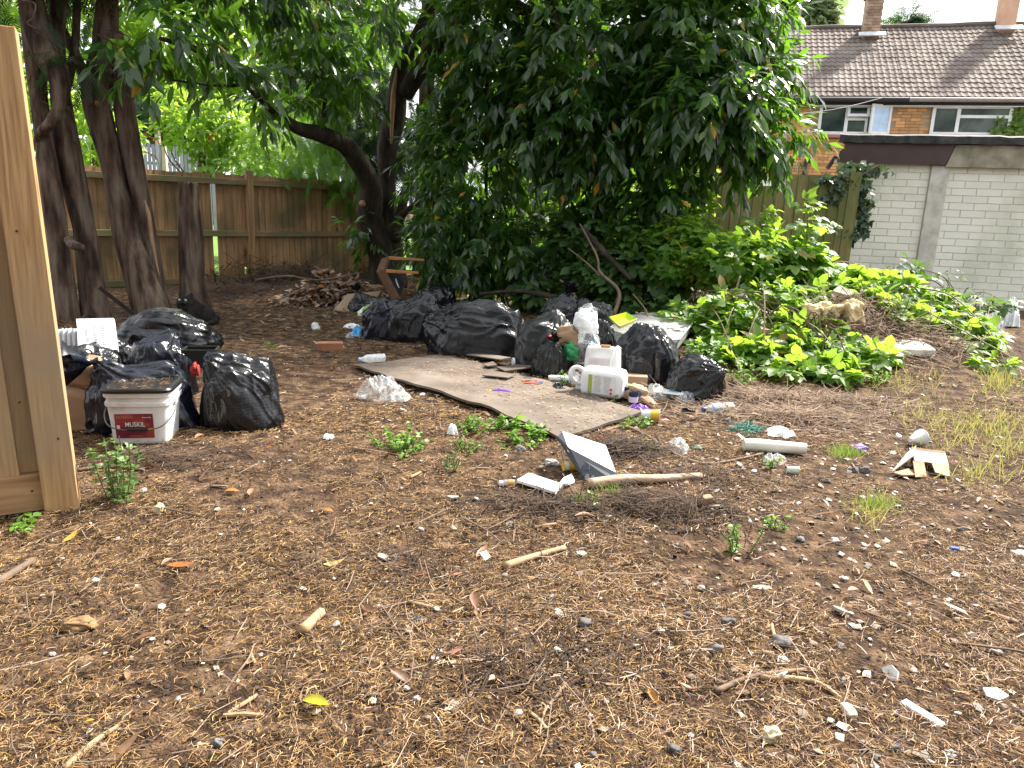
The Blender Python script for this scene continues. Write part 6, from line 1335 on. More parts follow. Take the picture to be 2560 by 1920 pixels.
link("cut_face", MB().lathe([(.0001, .003), (.022, .002), (.024, -.004)], 14, Matrix.Translation(Vector(l0 - norm(l1 - l0) * .002)) @ Vector(norm(l0 - l1)).to_track_quat('Z', 'Y').to_matrix().to_4x4()), M_cut, lg)
M_styro = mat("white_foam_board", [(.3, (.70, .71, .72)), (.7, (.82, .83, .84))], rough=.8, scale=30)
def flatpoly(name, pts, th, m, lb, cat, lift=.012, group=None, jig=.0):
    P = [G(x, y) for x, y in pts]; c = np.mean(P, 0)
    for i, q in enumerate(P): q[2] = c[2] + lift + th + jig * ((i * 37 % 11) / 11 - .4)
    return tag(link(name, slab(P, th), m), lb, cat, group)
flatpoly("foam_scrap", [(1292, 1212), (1322, 1194), (1405, 1222), (1388, 1245)], .014, M_styro, 'flat white foam rectangle left of the log', 'foam')
flatpoly("foam_scrap", [(1396, 1220), (1408, 1205), (1428, 1197), (1436, 1208), (1420, 1222)], .012, M_styro, 'broken white foam corner next to the flat foam rectangle', 'foam', jig=.02)
_a, _b = G(2150, 892) + np.array([0, 0, .07]), G(2338, 894) + np.array([0, 0, .07]); fq = [_a, _a + np.array([.02, .30, .05]), _b + np.array([.0, .30, .05]), _b]
tag(bevel(link("foam_plank", slab(fq, .07), mat("cream_slab", [(.3, (.50, .49, .42)), (.7, (.70, .69, .60))], rough=.8, scale=5, bump=.4)), .008, 1), 'long cream slab lying among the brambles', 'slab')
_a, _b = G(1868, 885) + np.array([0, 0, .13]), G(1965, 895) + np.array([0, 0, .13]); fq = [_a, _a + np.array([.02, .2, .03]), _b + np.array([.0, .2, .03]), _b]
tag(link("concrete_slab", slab(fq, .13), M_concd), 'weathered concrete slab edge under the brambles', 'slab')
tag(link("brick_scrap", MB().box(_a + np.array([.12, .08, .06]), (.13, .09, .06), rotm(.1, .1, .4)), mat("pink_brick", (.42, .24, .19), rough=.9, bump=.3)), 'pinkish half brick on the edge of the concrete slab', 'brick')
_a = G(2085, 790) + np.array([0, .1, .22]); fq = [_a, _a + np.array([.10, .10, .05]), _a + np.array([.22, .02, -.02]), _a + np.array([.12, -.08, -.03])]
tag(link("plaster_scrap", slab(fq, .03), M_concd), 'grey chunk on top of the yellow foam', 'rubble')
# broken carton at the right
bc = empty("broken_carton", G(2300, 1190), 'torn flattened cardboard carton lying at the right of the yard', 'carton')
Q = lambda x, y, z: (lambda p: p + np.array([0, 0, z]))(G(x, y))
M_cartop = mat("bleached_carton", [(.3, (.44, .37, .29)), (.7, (.60, .52, .43))], rough=.85, scale=4)
link("top", slab([Q(2282, 1178, .060), Q(2275, 1150, .075), Q(2320, 1152, .050), Q(2358, 1156, .06), Q(2368, 1180, .040)], .006), M_cartop, bc)
link("flap", slab([Q(2228, 1185, .012), Q(2262, 1160, .06), Q(2284, 1150, .085), Q(2276, 1172, .070)], .006), M_cartop, bc)
link("flap", slab([Q(2278, 1178, .057), Q(2306, 1178, .052), Q(2316, 1196, .012), Q(2288, 1198, .012)], .006, (0, -1, .5)), M_card, bc)
link("flap", slab([Q(2326, 1180, .048), Q(2368, 1180, .040), Q(2374, 1197, .012), Q(2336, 1194, .03)], .006, (0, -1, .5)), M_card, bc)
link("back_panel", slab([Q(2272, 1154, .083), Q(2358, 1158, .068), Q(2362, 1170, .0), Q(2276, 1166, .0)], .006, (0, -1, .3)), M_card, bc)
link("base", slab([Q(2232, 1190, .02), Q(2270, 1180, .02), Q(2310, 1196, .02), Q(2252, 1196, .02)], .008), M_card, bc)
# small placed things
ground_crumple("red_wrapper", 1500, 1097, 18, 10, .04, M_redp, 91, 'little red wrapper at the near corner of the cardboard sheet', 'wrapper')
kb = item("snack_carton", 'dark flattened snack carton printed orange and blue on the cardboard sheet', 'carton', 1330, 968, -.1, .03)
add(kb, "carton", MB().box((0, 0, .008), (.15, .05, .014), rotm(.1)), mat("dark_print_card", [(.42, (.02, .02, .03)), (.5, (.45, .16, .03)), (.58, (.05, .10, .22))], rough=.5, scale=22)); add(kb, "red_box", MB().box((.0, -.055, .008), (.10, .03, .014), rotm(0, .05, .1)), M_redw)
boxitem("blue_plastic_piece", 'tiny blue bottle cap at the right side of the yard', 'cap', 2386, 1376, (.035, .018, .018), -.2, M_bcap)
boxitem("black_chip", 'small black square of plastic on the foreground needles', 'scrap', 1037, 1548, (.045, .03, .010), -.2, M_blue if False else mat("slate_chip", (.03, .037, .05), rough=.4), 0, .25)
boxitem("wood_block", 'small square block of wood below the log', 'block', 1762, 1262, (.05, .03, .05), .4, mat("block_wood", (.33, .20, .12), rough=.8), 0, .2)
boxitem("wood_scrap", 'broken white painted strip of wood in the right foreground', 'wood', 2305, 1785, (.030, .11, .014), .55, M_cupw, -.003, 0.03)
boxitem("card_scrap", 'cream card scrap at the right edge', 'card', 2552, 1385, (.06, .05, .012), .2, mat("cream_card", (.66, .60, .48), rough=.8))
boxitem("black_peg", 'black plastic peg on the needles at the right', 'peg', 2325, 1318, (.07, .010, .008), -.5, M_blackp)
ground_crumple("wood_lump", 188, 1580, 92, 36, .06, mat("old_wood_lump", [(.3, (.13, .075, .035)), (.7, (.30, .19, .09))], rough=.9, scale=8, bump=.5), 92, 'knobbly brown lump of wood in the left foreground', 'wood', 5, .1, .1, .4)
ground_crumple("foam_crumb", 395, 1285, 30, 30, .04, mat("cream_crumb", [(.3, (.40, .28, .15)), (.7, (.66, .54, .36))], rough=.9, scale=12, bump=.5), 93, 'cream crumbly lump by the pale fence post', 'lump')
ground_crumple("bone_shell", 1930, 1858, 50, 42, .05, mat("cream_stone", [(.3, (.42, .34, .20)), (.7, (.62, .54, .38))], rough=.8, scale=9), 94, 'cream yellow stone in the right foreground', 'stone')
ground_crumple("round_chip", 2128, 1790, 34, 22, .06, mat("tan_card", (.55, .45, .33), rough=.8), 95, 'round tan disc of card in the right foreground', 'card', fold=.05, lump=.1)
ground_crumple("foam_crumb", 1906, 1472, 52, 10, .03, mat("cream_foam_crumb", (.68, .60, .42), rough=.9), 96, 'pale cream foam piece on the right needles', 'foam')
# ================================================================== sticks, branches and heaps
M_stick = mat("grey_brown_stick", [(.3, (.10, .065, .045)), (.7, (.22, .155, .11))], rough=.85, scale=9, bump=.4, vary=.25); M_pstick = mat("pale_stick", [(.3, (.26, .165, .09)), (.7, (.42, .29, .17))], rough=.8, scale=9, bump=.3)
def stick(pts, r0, r1, m, lb, name="stick", cat='stick', group=None, seed=0, lift=None):
    P = []
    for q in pts:
        if len(q) == 2: p = G(*q); p[2] += r0 * .9
        else: p = P3(*q)
        P.append(p)
    return tag(smooth(link(name, trunk_mb(P, list(np.linspace(r0, r1, len(P))), 7, .08, seed, 5), m)), lb, cat, group)
stick([(1500, 1085), (1560, 1070), (1620, 1095), (1690, 1140), (1760, 1163), (1830, 1155), (1905, 1138)], .010, .006, M_stick, 'long curved bare branch arching over the needles right of the white box', "branch", 'branch', seed=1)
stick([(1262, 1425), (1330, 1402), (1412, 1378)], .016, .010, M_pstick, 'pale peeled stick lying across the middle foreground', seed=2)
stick([(755, 1590), (803, 1542)], .018, .016, M_pstick, 'short thick piece of pale stick in the left foreground', seed=3)
stick([(-10, 1468), (82, 1410)], .014, .011, M_stick, 'stick end reaching in from the left edge', seed=4)
stick([(1790, 1735), (1880, 1698), (2015, 1680)], .009, .006, M_stick, 'forked twig in the right foreground', seed=5)
stick([(1900, 1700), (2030, 1710), (2100, 1752)], .010, .005, M_pstick, 'light straight twig beside the forked twig', seed=6)
stick([(190, 1182), (275, 1170), (360, 1180)], .010, .007, M_stick, 'brown stick lying in front of the white bucket', seed=7)
stick([(160, 1930), (240, 1860), (296, 1824)], .009, .006, M_pstick, 'thin pale stick at the bottom left', seed=8)
stick([(1530, 800, 7.6), (1548, 730, 7.8), (1500, 680, 8.1), (1492, 640, 8.2), (1450, 560, 8.6)], .022, .009, M_stick, 'crooked bare branch leaning out of the dark bush behind the lime tray', "branch", 'branch', seed=9)
stick([(1500, 690, 8.1), (1470, 660, 8.3), (1420, 620, 8.5)], .012, .006, M_stick, 'side branch crossing the crooked bare branch', "branch", 'branch', seed=10)
stick([(1625, 815, 7.0), (1614, 775, 7.2), (1582, 735, 7.4)], .010, .006, M_stick, 'thin dark stick standing behind the mattress edge', seed=11)
stick([(1455, 570, 8.7), (1520, 640, 8.5), (1580, 700, 8.3)], .038, .030, M_lbark, 'dark dead limb slanting through the shaded bush', "branch", 'branch', seed=12)
stick([(1755, 905, 6.5), (1790, 850, 6.8), (1830, 760, 7.2), (1850, 690, 7.4)], .022, .010, M_stick, 'grey upright dead stem between the mattress and the earth heap', "branch", 'branch', seed=13)
stick([(1440, 745, 7.9), (1425, 720, 8.2), (1400, 700, 8.4)], .014, .010, M_stick, 'broken stick end behind the crinkled bag', seed=14)
stick([(1395, 745, 8.4), (1300, 728, 8.8), (1200, 735, 9.0)], .035, .020, M_lbark, 'dark fallen limb lying behind the right heap', "branch", 'branch', seed=15)
stick([(640, 700, 9.4), (720, 690, 9.3), (800, 700, 9.0), (905, 680, 9.2)], .014, .008, M_stick, 'bare branch lying on top of the dead leaf pile', "branch", 'branch', seed=16)
tag(link("plank", MB().box(P3(292, 752, 6.7), (.035, .02, .36), rotm(.3, -.75, .2)), M_lbark), 'dark plank leaning between the conifer trunks', 'plank')
def strands(name, spots, n, L, wd, m, lb, cat, seed, flat=.25, zmax=.06, kind='stuff'):
    """tangle of thin curved stalks heaped at spots (px, py, spread m x, spread m y, height m, weight)"""
    rg = np.random.default_rng(seed); Vs, Fs = [], []; nb = 0
    for (x, y, sx, sy, hz, wt) in spots:
        k = int(n * wt); c = G(x, y); o = rg.normal(size=(k, 3)) * np.array([sx, sy, 0]); p = c + o; rr_ = np.exp(-(o[:, 0] / sx) ** 2 * .7 - (o[:, 1] / sy) ** 2 * .7)
        p[:, 2] = H(p[:, 0], p[:, 1]) + .004 + hz * rr_ * rg.random(k)
        an = rg.random(k) * 2 * pi; d = np.stack([np.cos(an), np.sin(an), rg.normal(size=k) * flat], -1); sd = np.stack([-np.sin(an), np.cos(an), 0 * an], -1)
        ll = L * rg.uniform(.4, 1.3, k); cv = rg.normal(size=k) * .25; w = wd * rg.uniform(.6, 1.4, k); sec = []
        for t in (-.5, -.17, .17, .5):
            q = p + d * (ll * t)[:, None] + sd * (cv * ll * (t * t))[:, None]; q[:, 2] = np.maximum(q[:, 2], H(q[:, 0], q[:, 1]) + .003)
            sec += [q + sd * w[:, None], q + np.array([0, 0, 1.2]) * w[:, None], q - sd * w[:, None]]
        V = np.stack(sec, 1).reshape(-1, 3); b0 = (np.arange(k) * 12)[:, None, None]
        f = np.array([(3 * i + a, 3 * i + b, 3 * i + 3 + b, 3 * i + 3 + a) for i in range(3) for a, b in ((0, 1), (1, 2))])[None] + b0
        Vs.append(V); Fs.append(f.reshape(-1, 4) + nb); nb += len(V)
    return tag(link(name, mesh_np(name, np.concatenate(Vs), np.concatenate(Fs)), m), lb, cat, kind=kind)
M_dark = mat("dark_dead_stems", [(.3, (.028, .017, .011)), (.7, (.075, .046, .030))], rough=.9, scale=8, vary=.4)
strands("brushwood", [(640, 705, .9, .35, .35, 1), (760, 700, .5, .3, .3, .6), (560, 735, .5, .3, .15, .4), (880, 690, .3, .25, .3, .4)], 420, .55, .0045, M_dark, 'dark brushwood heaped along the foot of the old fence', 'brushwood', 1, .35)
strands("brushwood", [(1560, 1130, .14, .09, .08, .45), (1640, 1275, .20, .10, .08, .40), (1330, 1275, .16, .09, .05, .25), (1310, 1690, .14, .09, .02, .10), (1450, 1640, .2, .1, .02, .08), (1000, 1420, .2, .08, .02, .10), (430, 1150, .2, .08, .03, .15), (1760, 1195, .2, .10, .03, .16)], 800, .20, .0021, M_dark, 'dark tangle of fine dead stems around the pale log', 'brushwood', 2, .25)
strands("brushwood", [(1300, 730, .6, .3, .3, 1), (1440, 760, .4, .3, .25, .5)], 360, .5, .004, M_dark, 'brown dead stalks in the shade behind the right heap', 'brushwood', 3, .3)
strands("dry_stalks", [(1815, 730, .30, .2, .5, 1), (1870, 700, .3, .2, .45, .7), (1750, 780, .2, .2, .2, .5), (2150, 800, .35, .2, .18, .6), (2060, 830, .2, .2, .15, .5), (2310, 850, .35, .2, .15, .5)], 520, .42, .003, M_dry, 'dry brown stalks matted over the earth heap', 'stalks', 4, .5)
strands("dry_stalks", [(1900, 1005, .35, .13, .10, 1), (1990, 1045, .35, .12, .06, .8), (1840, 1040, .25, .1, .05, .4), (2080, 1010, .3, .12, .08, .5)], 520, .30, .0022, M_dry, 'fallen dry stalks in front of the earth heap', 'stalks', 5, .25)
# dead leaf pile by the old fence
M_dead = leaf_mat("dead_laurel_leaf", [(.1, (.14, .085, .055)), (.5, (.28, .19, .135)), (.85, (.40, .31, .245)), (.96, (.38, .15, .05)), (1, (.44, .19, .06))], trans=.05, tcol=(.3, .15, .05), rough=.6)
rg = np.random.default_rng(12); P = []
for (x, y, sx, sy, hz, n) in ((800, 765, .36, .22, .42, 900), (740, 770, .28, .2, .22, 400), (860, 760, .25, .2, .3, 300)):
    c = G(x, y) + np.array([0, .35, 0]); o = rg.normal(size=(n, 2)) * np.array([sx, sy]) * .7; p = np.stack([c[0] + o[:, 0], c[1] + o[:, 1], np.zeros(n)], -1)
    p[:, 2] = H(p[:, 0], p[:, 1]) + hz * np.exp(-(o[:, 0] / sx) ** 2 * 1.2 - (o[:, 1] / sy) ** 2 * 1.2) * (1 - .25 * rg.random(n)) + .01; P.append(p)
P = np.concatenate(P); lpile = empty("leaf_pile", G(800, 790), 'brown heap of dead laurel leaves beside the overturned chair', 'leaf pile')
d = rg.normal(size=P.shape); d[:, 2] *= .45; u = np.array([0, 0, 1.0]) + rg.normal(size=P.shape) * .6
foliage(lpile, LEAF_L, P, frames(norm(d), u), rg.uniform(.07, .15, len(P)), M_dead, 200)

# ================================================================== the black cat
def union_mesh(parts, voxel, name, disp=0.0, seed=0):
    """one continuous skin over overlapping ellipsoids and cones"""
    mb = MB(); V0, F0 = ICO[4]
    for (c, r, R) in parts:
        v = V0 * np.array(r); v = v @ np.asarray(R).T if R is not None else v; mb.add(v + np.array(c), F0)
    o = bpy.data.objects.new(name, mb.mesh(name)); COL.objects.link(o)
    md = o.modifiers.new("remesh", 'REMESH'); md.mode = 'VOXEL'; md.voxel_size = voxel; s_ = o.modifiers.new("smooth", 'SMOOTH'); s_.iterations = 3; s_.factor = .5
    me = bpy.data.meshes.new_from_object(o.evaluated_get(bpy.context.evaluated_depsgraph_get())); bpy.data.objects.remove(o)
    n = len(me.vertices); co = np.empty(n * 3, np.float32); me.vertices.foreach_get("co", co); co = co.reshape(-1, 3)
    if disp:
        nn = np.empty(n * 3, np.float32); me.vertices.foreach_get("normal", nn); nn = nn.reshape(-1, 3)
        co = co + nn * (disp * (pnoise(co * np.array([60, 60, 22])) + .6 * pnoise(co * 120)))[:, None]; me.vertices.foreach_set("co", co.astype(np.float32).ravel())
    me.polygons.foreach_set("use_smooth", [True] * len(me.polygons)); me.update(); return me
M_fur = mat("black_fur", [(.3, (.006, .006, .006)), (.7, (.020, .015, .013))], rough=.75, scale=60, bump=.8, bscale=160, bdist=.008, spec=.25)
cp = P3(482, 826, 7.35); cp[2] = float(H(cp[0], cp[1])); kc = 1.0
CT = empty("cat", cp, 'black long haired cat with pale eyes sitting behind the left heap and facing the camera', 'cat')
parts = [((.00, .10, .13), (.115, .17, .13), None), ((.02, .0, .17), (.095, .10, .15), None), ((-.03, -.02, .27), (.10, .085, .10), None),
         ((-.035, -.045, .345), (.078, .068, .062), None), ((-.035, -.105, .33), (.034, .032, .026), None), ((-.08, -.05, .315), (.045, .045, .035), None), ((.01, -.05, .315), (.045, .045, .035), None),
         ((-.085, -.03, .408), (.022, .014, .040), rotm(0, -.25, 0)), ((.015, -.03, .408), (.022, .014, .040), rotm(0, .25, 0)),
         ((-.055, -.09, .10), (.034, .036, .12), None), ((.025, -.09, .10), (.034, .036, .12), None), ((-.055, -.12, .02), (.034, .05, .024), None), ((.025, -.12, .02), (.034, .05, .024), None),
         ((.10, .10, .09), (.08, .13, .10), None), ((.12, -.01, .025), (.035, .07, .024), None), ((-.10, .12, .09), (.06, .12, .09), None),
         ((.14, .2, .05), (.05, .09, .04), None), ((.19, .10, .04), (.035, .11, .035), rotm(0, 0, .3)), ((.20, -.02, .035), (.03, .08, .03), rotm(0, 0, -.2))]
parts = [(np.array(c) * np.array([1, 1, .70]), np.array(r) * np.array([1, 1, .86]), R) for c, r, R in parts]
link("body", union_mesh(parts, .009, "body", .006), M_fur, CT, Matrix())
M_eye = mat("pale_cat_eye", (.55, .58, .42), rough=.1, spec=.8); M_pup = mat("cat_pupil", (.005, .005, .005), rough=.1)
for sx in (-.068, -.006):
    e = link("eye", MB().lathe([(.0001, .011), (.009, .008), (.013, 0), (.009, -.008), (.0001, -.011)], 14, Matrix.Translation((sx, -.106, .252)) @ Matrix.Rotation(pi / 2, 4, 'X')), M_eye, CT, Matrix())
    link("pupil", MB().lathe([(.0001, .0125), (.0045, .0115), (.005, .0095)], 10, Matrix.Translation((sx, -.106, .252)) @ Matrix.Rotation(pi / 2, 4, 'X')), M_pup, e, Matrix())
link("nose", MB().lathe([(.0001, .006), (.006, .003), (.007, -.004)], 8, Matrix.Translation((-.037, -.137, .236)) @ Matrix.Rotation(pi / 2, 4, 'X')), mat("cat_nose", (.03, .02, .02), rough=.4), CT, Matrix())
wk = MB()
for sx in (-1, 1):
    for k in range(4): wk.tube([(-.037 + sx * .02, -.130, .224 + .004 * k), (-.037 + sx * .10, -.115, .222 + .012 * k)], .0004, 3)
tag(link("whiskers", wk, mat("whisker", (.2, .2, .2)), CT, Matrix()), kind='stuff')

# ================================================================== litter over the whole yard
rg = np.random.default_rng(77)
CLEAR = [(cp[0], cp[1])]
def yard(n, r0, r1, pw=1.0, half=44):
    d = r0 + (r1 - r0) * rg.random(n) ** pw; a = np.radians(rg.uniform(-half, half, n)); return np.stack([d * np.sin(a), d * np.cos(a)], -1)
def onto(q, lift=0.0): return np.stack([q[:, 0], q[:, 1], H(q[:, 0], q[:, 1]) + lift], -1)
fence_side = lambda q: (q - fa[:2]) @ bn[:2] > .1            # on the yard's side of the old fence
M_straw = mat("needle_straw", [(.3, (.5, .5, .5)), (.7, (.5, .5, .5))])
def rand_mat(name, stops, rough=.8):
    m, nt, b, o = _nodes(name); r = _ramp(nt, stops); nt.links.new(_rnd(nt), r.inputs[0]); nt.links.new(r.outputs[0], b.inputs['Base Color'])
    b.inputs['Roughness'].default_value = rough; b.inputs['Specular IOR Level'].default_value = .25; return m
M_straw = rand_mat("needle_straw", [(0, (.025, .016, .011)), (.28, (.08, .048, .027)), (.48, (.20, .112, .045)), (.70, (.36, .215, .080)), (.85, (.46, .31, .14)), (.93, (.24, .12, .065)), (1, (.56, .46, .33))])
M_crumb = rand_mat("bark_crumbs", [(0, (.012, .009, .007)), (.5, (.035, .023, .015)), (.8, (.09, .055, .033)), (1, (.17, .11, .07))])
M_speck = rand_mat("pale_specks", [(0, (.16, .12, .09)), (.4, (.28, .23, .185)), (.8, (.42, .385, .34)), (1, (.58, .56, .53))])
def ribbons(n, r0, r1, L0, L1, w, name, m, lb, lift=.014, curl=.5, sel=None, pw=1.0):
    q = yard(n, r0, r1, pw); q = q[fence_side(q)]
    P = np.stack([q[:, 0], q[:, 1], np.zeros(len(q))], -1); patch = fbm(P * 1.1 + 4.2, 3) + .5 * pnoise(P * 5)
    keep = rg.random(len(q)) < np.clip(.80 + 1.5 * patch, .08, 1)
    if sel is not None: keep &= sel(q)
    q = q[keep]; k = len(q)
    an = rg.random(k) * 2 * pi; L = rg.uniform(L0, L1, k); cv = rg.normal(size=k) * curl; p = onto(q, .002); up = lift * rg.random(k) ** 2; tl = rg.normal(size=k) * .12
    d = np.stack([np.cos(an), np.sin(an)], -1); s = np.stack([-np.sin(an), np.cos(an)], -1); ww = w * rg.uniform(.6, 1.5, k); sec = []
    ti = rg.normal(size=k) * .7
    for t in (-.5, .05, .5):
        c = p[:, :2] + d * (L * t)[:, None] + s * (cv * L * (t * t - .08))[:, None]; z = p[:, 2] + up + np.abs(tl * L * t) + .003 * (1 - 2 * abs(t))
        e = ww * (1 - .6 * abs(t)); h = np.abs(e * np.sin(ti))
        sec += [np.concatenate([c + s * (e * np.cos(ti))[:, None], (z + h + e * np.sin(ti))[:, None]], 1), np.concatenate([c - s * (e * np.cos(ti))[:, None], (z + h - e * np.sin(ti))[:, None]], 1)]
    V = np.stack(sec, 1).reshape(-1, 3)
    F = np.array([(0, 1, 3, 2), (2, 3, 5, 4)])[None] + (np.arange(k) * 6)[:, None, None]
    return tag(link(name, mesh_np(name, V, F.reshape(-1, 4)), m), lb, 'litter', kind='stuff')
ribbons(190000, 1.15, 4.6, .012, .036, .00075, "needle_litter", M_straw, 'mat of golden dry conifer needles over the foreground')
ribbons(90000, 4.0, 12.5, .020, .055, .0014, "needle_litter", M_straw, 'mat of golden dry conifer needles over the back of the yard', .02)
M_pink = rand_mat("pinkish_straw", [(0, (.035, .022, .018)), (.3, (.13, .075, .055)), (.55, (.30, .185, .13)), (.8, (.44, .31, .23)), (1, (.58, .48, .40))])
ribbons(60000, 1.6, 7.5, .02, .06, .0010, "needle_litter", M_pink, 'mat of pinkish dry needles over the right of the yard', .014, .3, lambda q: q[:, 0] > .12 * q[:, 1] + .5 * rg.normal(size=len(q)))
ribbons(3600, 1.3, 6.5, .06, .22, .0013, "fine_twigs", rand_mat("fine_twig_colours", [(0, (.04, .026, .02)), (.5, (.13, .09, .065)), (1, (.32, .24, .18))]), 'fine broken twigs scattered among the needles', .02, .3)
def flakes(n, r0, r1, s0, s1, name, m, lb, half=44, pw=1.0, sel=None):
    q = yard(n, r0, r1, pw, half); q = q[fence_side(q)]
    if sel is not None: q = q[sel(q)]
    k = len(q); p = onto(q, .004); T = (np.array([(-.5, -.35, 0), (.4, -.5, .1), (.55, .3, .02), (-.3, .5, .12), (0, 0, .30)]), np.array([(0, 1, 4), (1, 2, 4), (2, 3, 4), (3, 0, 4)]))
    d = rg.normal(size=(k, 3)); d[:, 2] *= .25
    V, F = inst(T, p, frames(norm(d), np.array([0, 0, 1.0]) + rg.normal(size=(k, 3)) * .25), rg.uniform(s0, s1, k) * rg.uniform(.5, 1.2, k))
    return tag(link(name, mesh_np(name, V, F), m), lb, 'litter', kind='stuff')
flakes(24000, 1.2, 9, .005, .017, "bark_crumbs", M_crumb, 'dark bark crumbs between the needles')
flakes(1500, 1.3, 10, .005, .016, "pale_chips", M_speck, 'tiny pale chips sprinkled over the ground')
flakes(2400, 1.6, 8, .008, .030, "pale_chips", M_speck, 'pale scraps thick on the right side of the yard', 40, 1.0, lambda q: q[:, 0] > .25 * q[:, 1] + .35 * rg.normal(size=len(q)))
# --- countable pieces, each an object of its own
MARKS = [('the pale fence post', -1.81, 2.85), ('the white bucket', -1.85, 3.7), ('the shiny sack', -1.5, 4.05), ('the crumpled clear bag', -.95, 4.75), ('the far board corner', -1.2, 5.6), ('the near board corner', .25, 3.95),
         ('the tipped pale box', .4, 3.45), ('the pale log', .7, 3.35), ('the white foam rectangle', .15, 3.3), ('the lone yellow green weed', 1.0, 2.6), ('the torn carton', 2.05, 3.45), ('the white roll', 1.4, 3.85), ('the teal netting', 1.4, 4.4), ('the torn black bag', 1.35, 5.2), ('the paper bag', .85, 4.9), ('the lone brick', -1.75, 7.0), ('the glass jar', -2.1, 8.0),
         ('the leaf pile', -2.3, 8.8), ('the black cat', -3.2, 7.6), ('the tall stump', -3.45, 8.1), ('the peeled stick', .05, 2.45), ('the yellow and green leaf', -.45, 1.65), ('the brown wood lump', -1.2, 2.05), ('the white wood strip', .95, 1.75), ('the cream yellow stone', .6, 1.6), ('the forked twig', .65, 1.85), ('the blue plastic piece', 1.55, 2.5), ('the dry grass', 2.7, 3.9), ('the earth heap', 2.3, 5.4), ('the fluffy green weed', -.25, 3.9), ('the bright orange leaf', -.3, 4.2), ('the slate chip', -.15, 2.1), ('the bottom edge stick', -.85, 1.5), ('the old fence', -4.2, 10.5), ('the twin stemmed trunk', -3.75, 7.6), ('the knotted trunk', -4.15, 7.5), ('the leftmost trunk', -4.55, 7.3), ('the fence end', -5.2, 9.4), ('the leaning plank', -3.55, 6.6), ('the cat', -3.0, 7.1), ('the overturned chair', -1.5, 8.7), ('the blue film', -1.5, 7.4), ('the fence gap', -4.6, 10.9), ('the bare branch', -3.0, 9.4), ('the insole', -1.0, 7.3), ('the small green tuft', -2.4, 7.0), ('the brushwood', -3.4, 9.9), ('the beige board', -1.9, 8.3), ('the open bottle', -1.15, 6.1), ('the black peg', 1.5, 2.7)]
def where(p):
    n_, mx_, my_ = min(MARKS, key=lambda q: (q[1] - p[0]) ** 2 + (q[2] - p[1]) ** 2); dx, dy = p[0] - mx_, p[1] - my_; far = np.hypot(dx, dy)
    if abs(dx) > 1.5 * abs(dy): r_ = 'right of ' if dx > 0 else 'left of '
    elif abs(dy) > 1.5 * abs(dx): r_ = 'behind ' if dy > 0 else 'in front of '
    else: r_ = ('behind and ' if dy > 0 else 'before and ') + ('right of ' if dx > 0 else 'left of ')
    return ('close ' if far < .25 and not r_.startswith(('in', 'before')) else '') + r_ + n_
def scatter(n, r0, r1, make, name, m, lb, cat, group, size, pw=1.2, tilt=.2, half=38, nmesh=6, sel=None, sink=.1):
    ms = []
    for i in range(nmesh):
        me = make(i)
        if isinstance(me, MB): me = me.mesh(name)
        if not me.materials: me.materials.append(m)
        ms.append(me)
    q = yard(n * 2, r0, r1, pw, half); q = q[fence_side(q)]
    if sel is not None: q = q[sel(q)]
    q = q[:n]; p = onto(q)
    for i in range(len(q)):
        s = size[0] + (size[1] - size[0]) * rg.random() ** 1.8; R = np.array(Matrix.Rotation(rg.uniform(0, 2 * pi), 3, 'Z') @ Matrix.Rotation(rg.normal() * tilt, 3, 'X') @ Matrix.Rotation(rg.normal() * tilt, 3, 'Y'))
        o = bpy.data.objects.new(name, ms[i % nmesh]); COL.objects.link(o); o.matrix_basis = m4(R, p[i] + np.array([0, 0, s * sink + .003]), s); t_ = (s - size[0]) / (size[1] - size[0]); tag(o, ('tiny ' if t_ < .08 else 'small ' if t_ < .25 else '' if t_ < .5 else 'larger ' if t_ < .78 else 'large ') + lb + ' ' + where(p[i]), cat, group)
def rock_mesh(i, sq=(1, .7, .6), lump=.55, lvl=3, flatn=0):
    n, F = ICO[lvl]; v = n * (1 + lump * fbm(n * 1.1 + i * 7.7, 3))[:, None]; v = np.sign(v) * np.abs(v) ** .85 * np.array(sq) * .5; return mesh_np("stone", v, F, False)
def chip_mesh(i):
    r = random.Random(i); k = r.choice((4, 5, 5, 6)); a0 = r.random() * 6; poly = [(.5 * cos(a0 + 2 * pi * j / k) * r.uniform(.55, 1.1), .36 * sin(a0 + 2 * pi * j / k) * r.uniform(.6, 1.1)) for j in range(k)]
    mb = MB().prism(poly, -.05, .06); mb.v = [(x, y, z + .10 * (x * x * 2 - .2) * r.choice((-1, 1, 1)) + .03 * r.random()) for x, y, z in mb.v]; return mb
def twig_mesh(i):
    r = random.Random(i); P = [(-.5, 0, 0), (-.2, r.uniform(-.06, .06), .02), (.15, r.uniform(-.1, .1), .03), (.5, r.uniform(-.12, .12), .0)]
    mb = MB().tube(catmull(P, 3), [.016, .016, .015, .015, .014, .013, .012, .010, .008, .006], 5)
    if i % 2: mb.tube([P[2], (P[2][0] + .18, P[2][1] + r.choice((-.12, .12)), .06)], .007, 4)
    return mb
def curled_leaf(i):
    r = random.Random(i); v, f = leaf_tmpl(1, r.uniform(.28, .42), 4, r.uniform(.2, .7), r.uniform(-.35, .1), .48); v = v - np.array([0, .5, -.03]); v[:, 2] += .12 * np.sin(v[:, 1] * 3 + i); return mesh_np("fallen_leaf", v, f, True)
right = lambda q: q[:, 0] > -.3 + .4 * rg.normal(size=len(q))
M_wchip = rand_mat("chalky_chip", [(0, (.26, .23, .195)), (.6, (.44, .415, .38)), (1, (.62, .61, .59))], .85)
M_gstone = mat("grey_flint", [(.3, (.075, .07, .068)), (.6, (.17, .16, .155)), (.8, (.30, .29, .28))], rough=.8, scale=9, vary=.35, bump=.4, bscale=25)
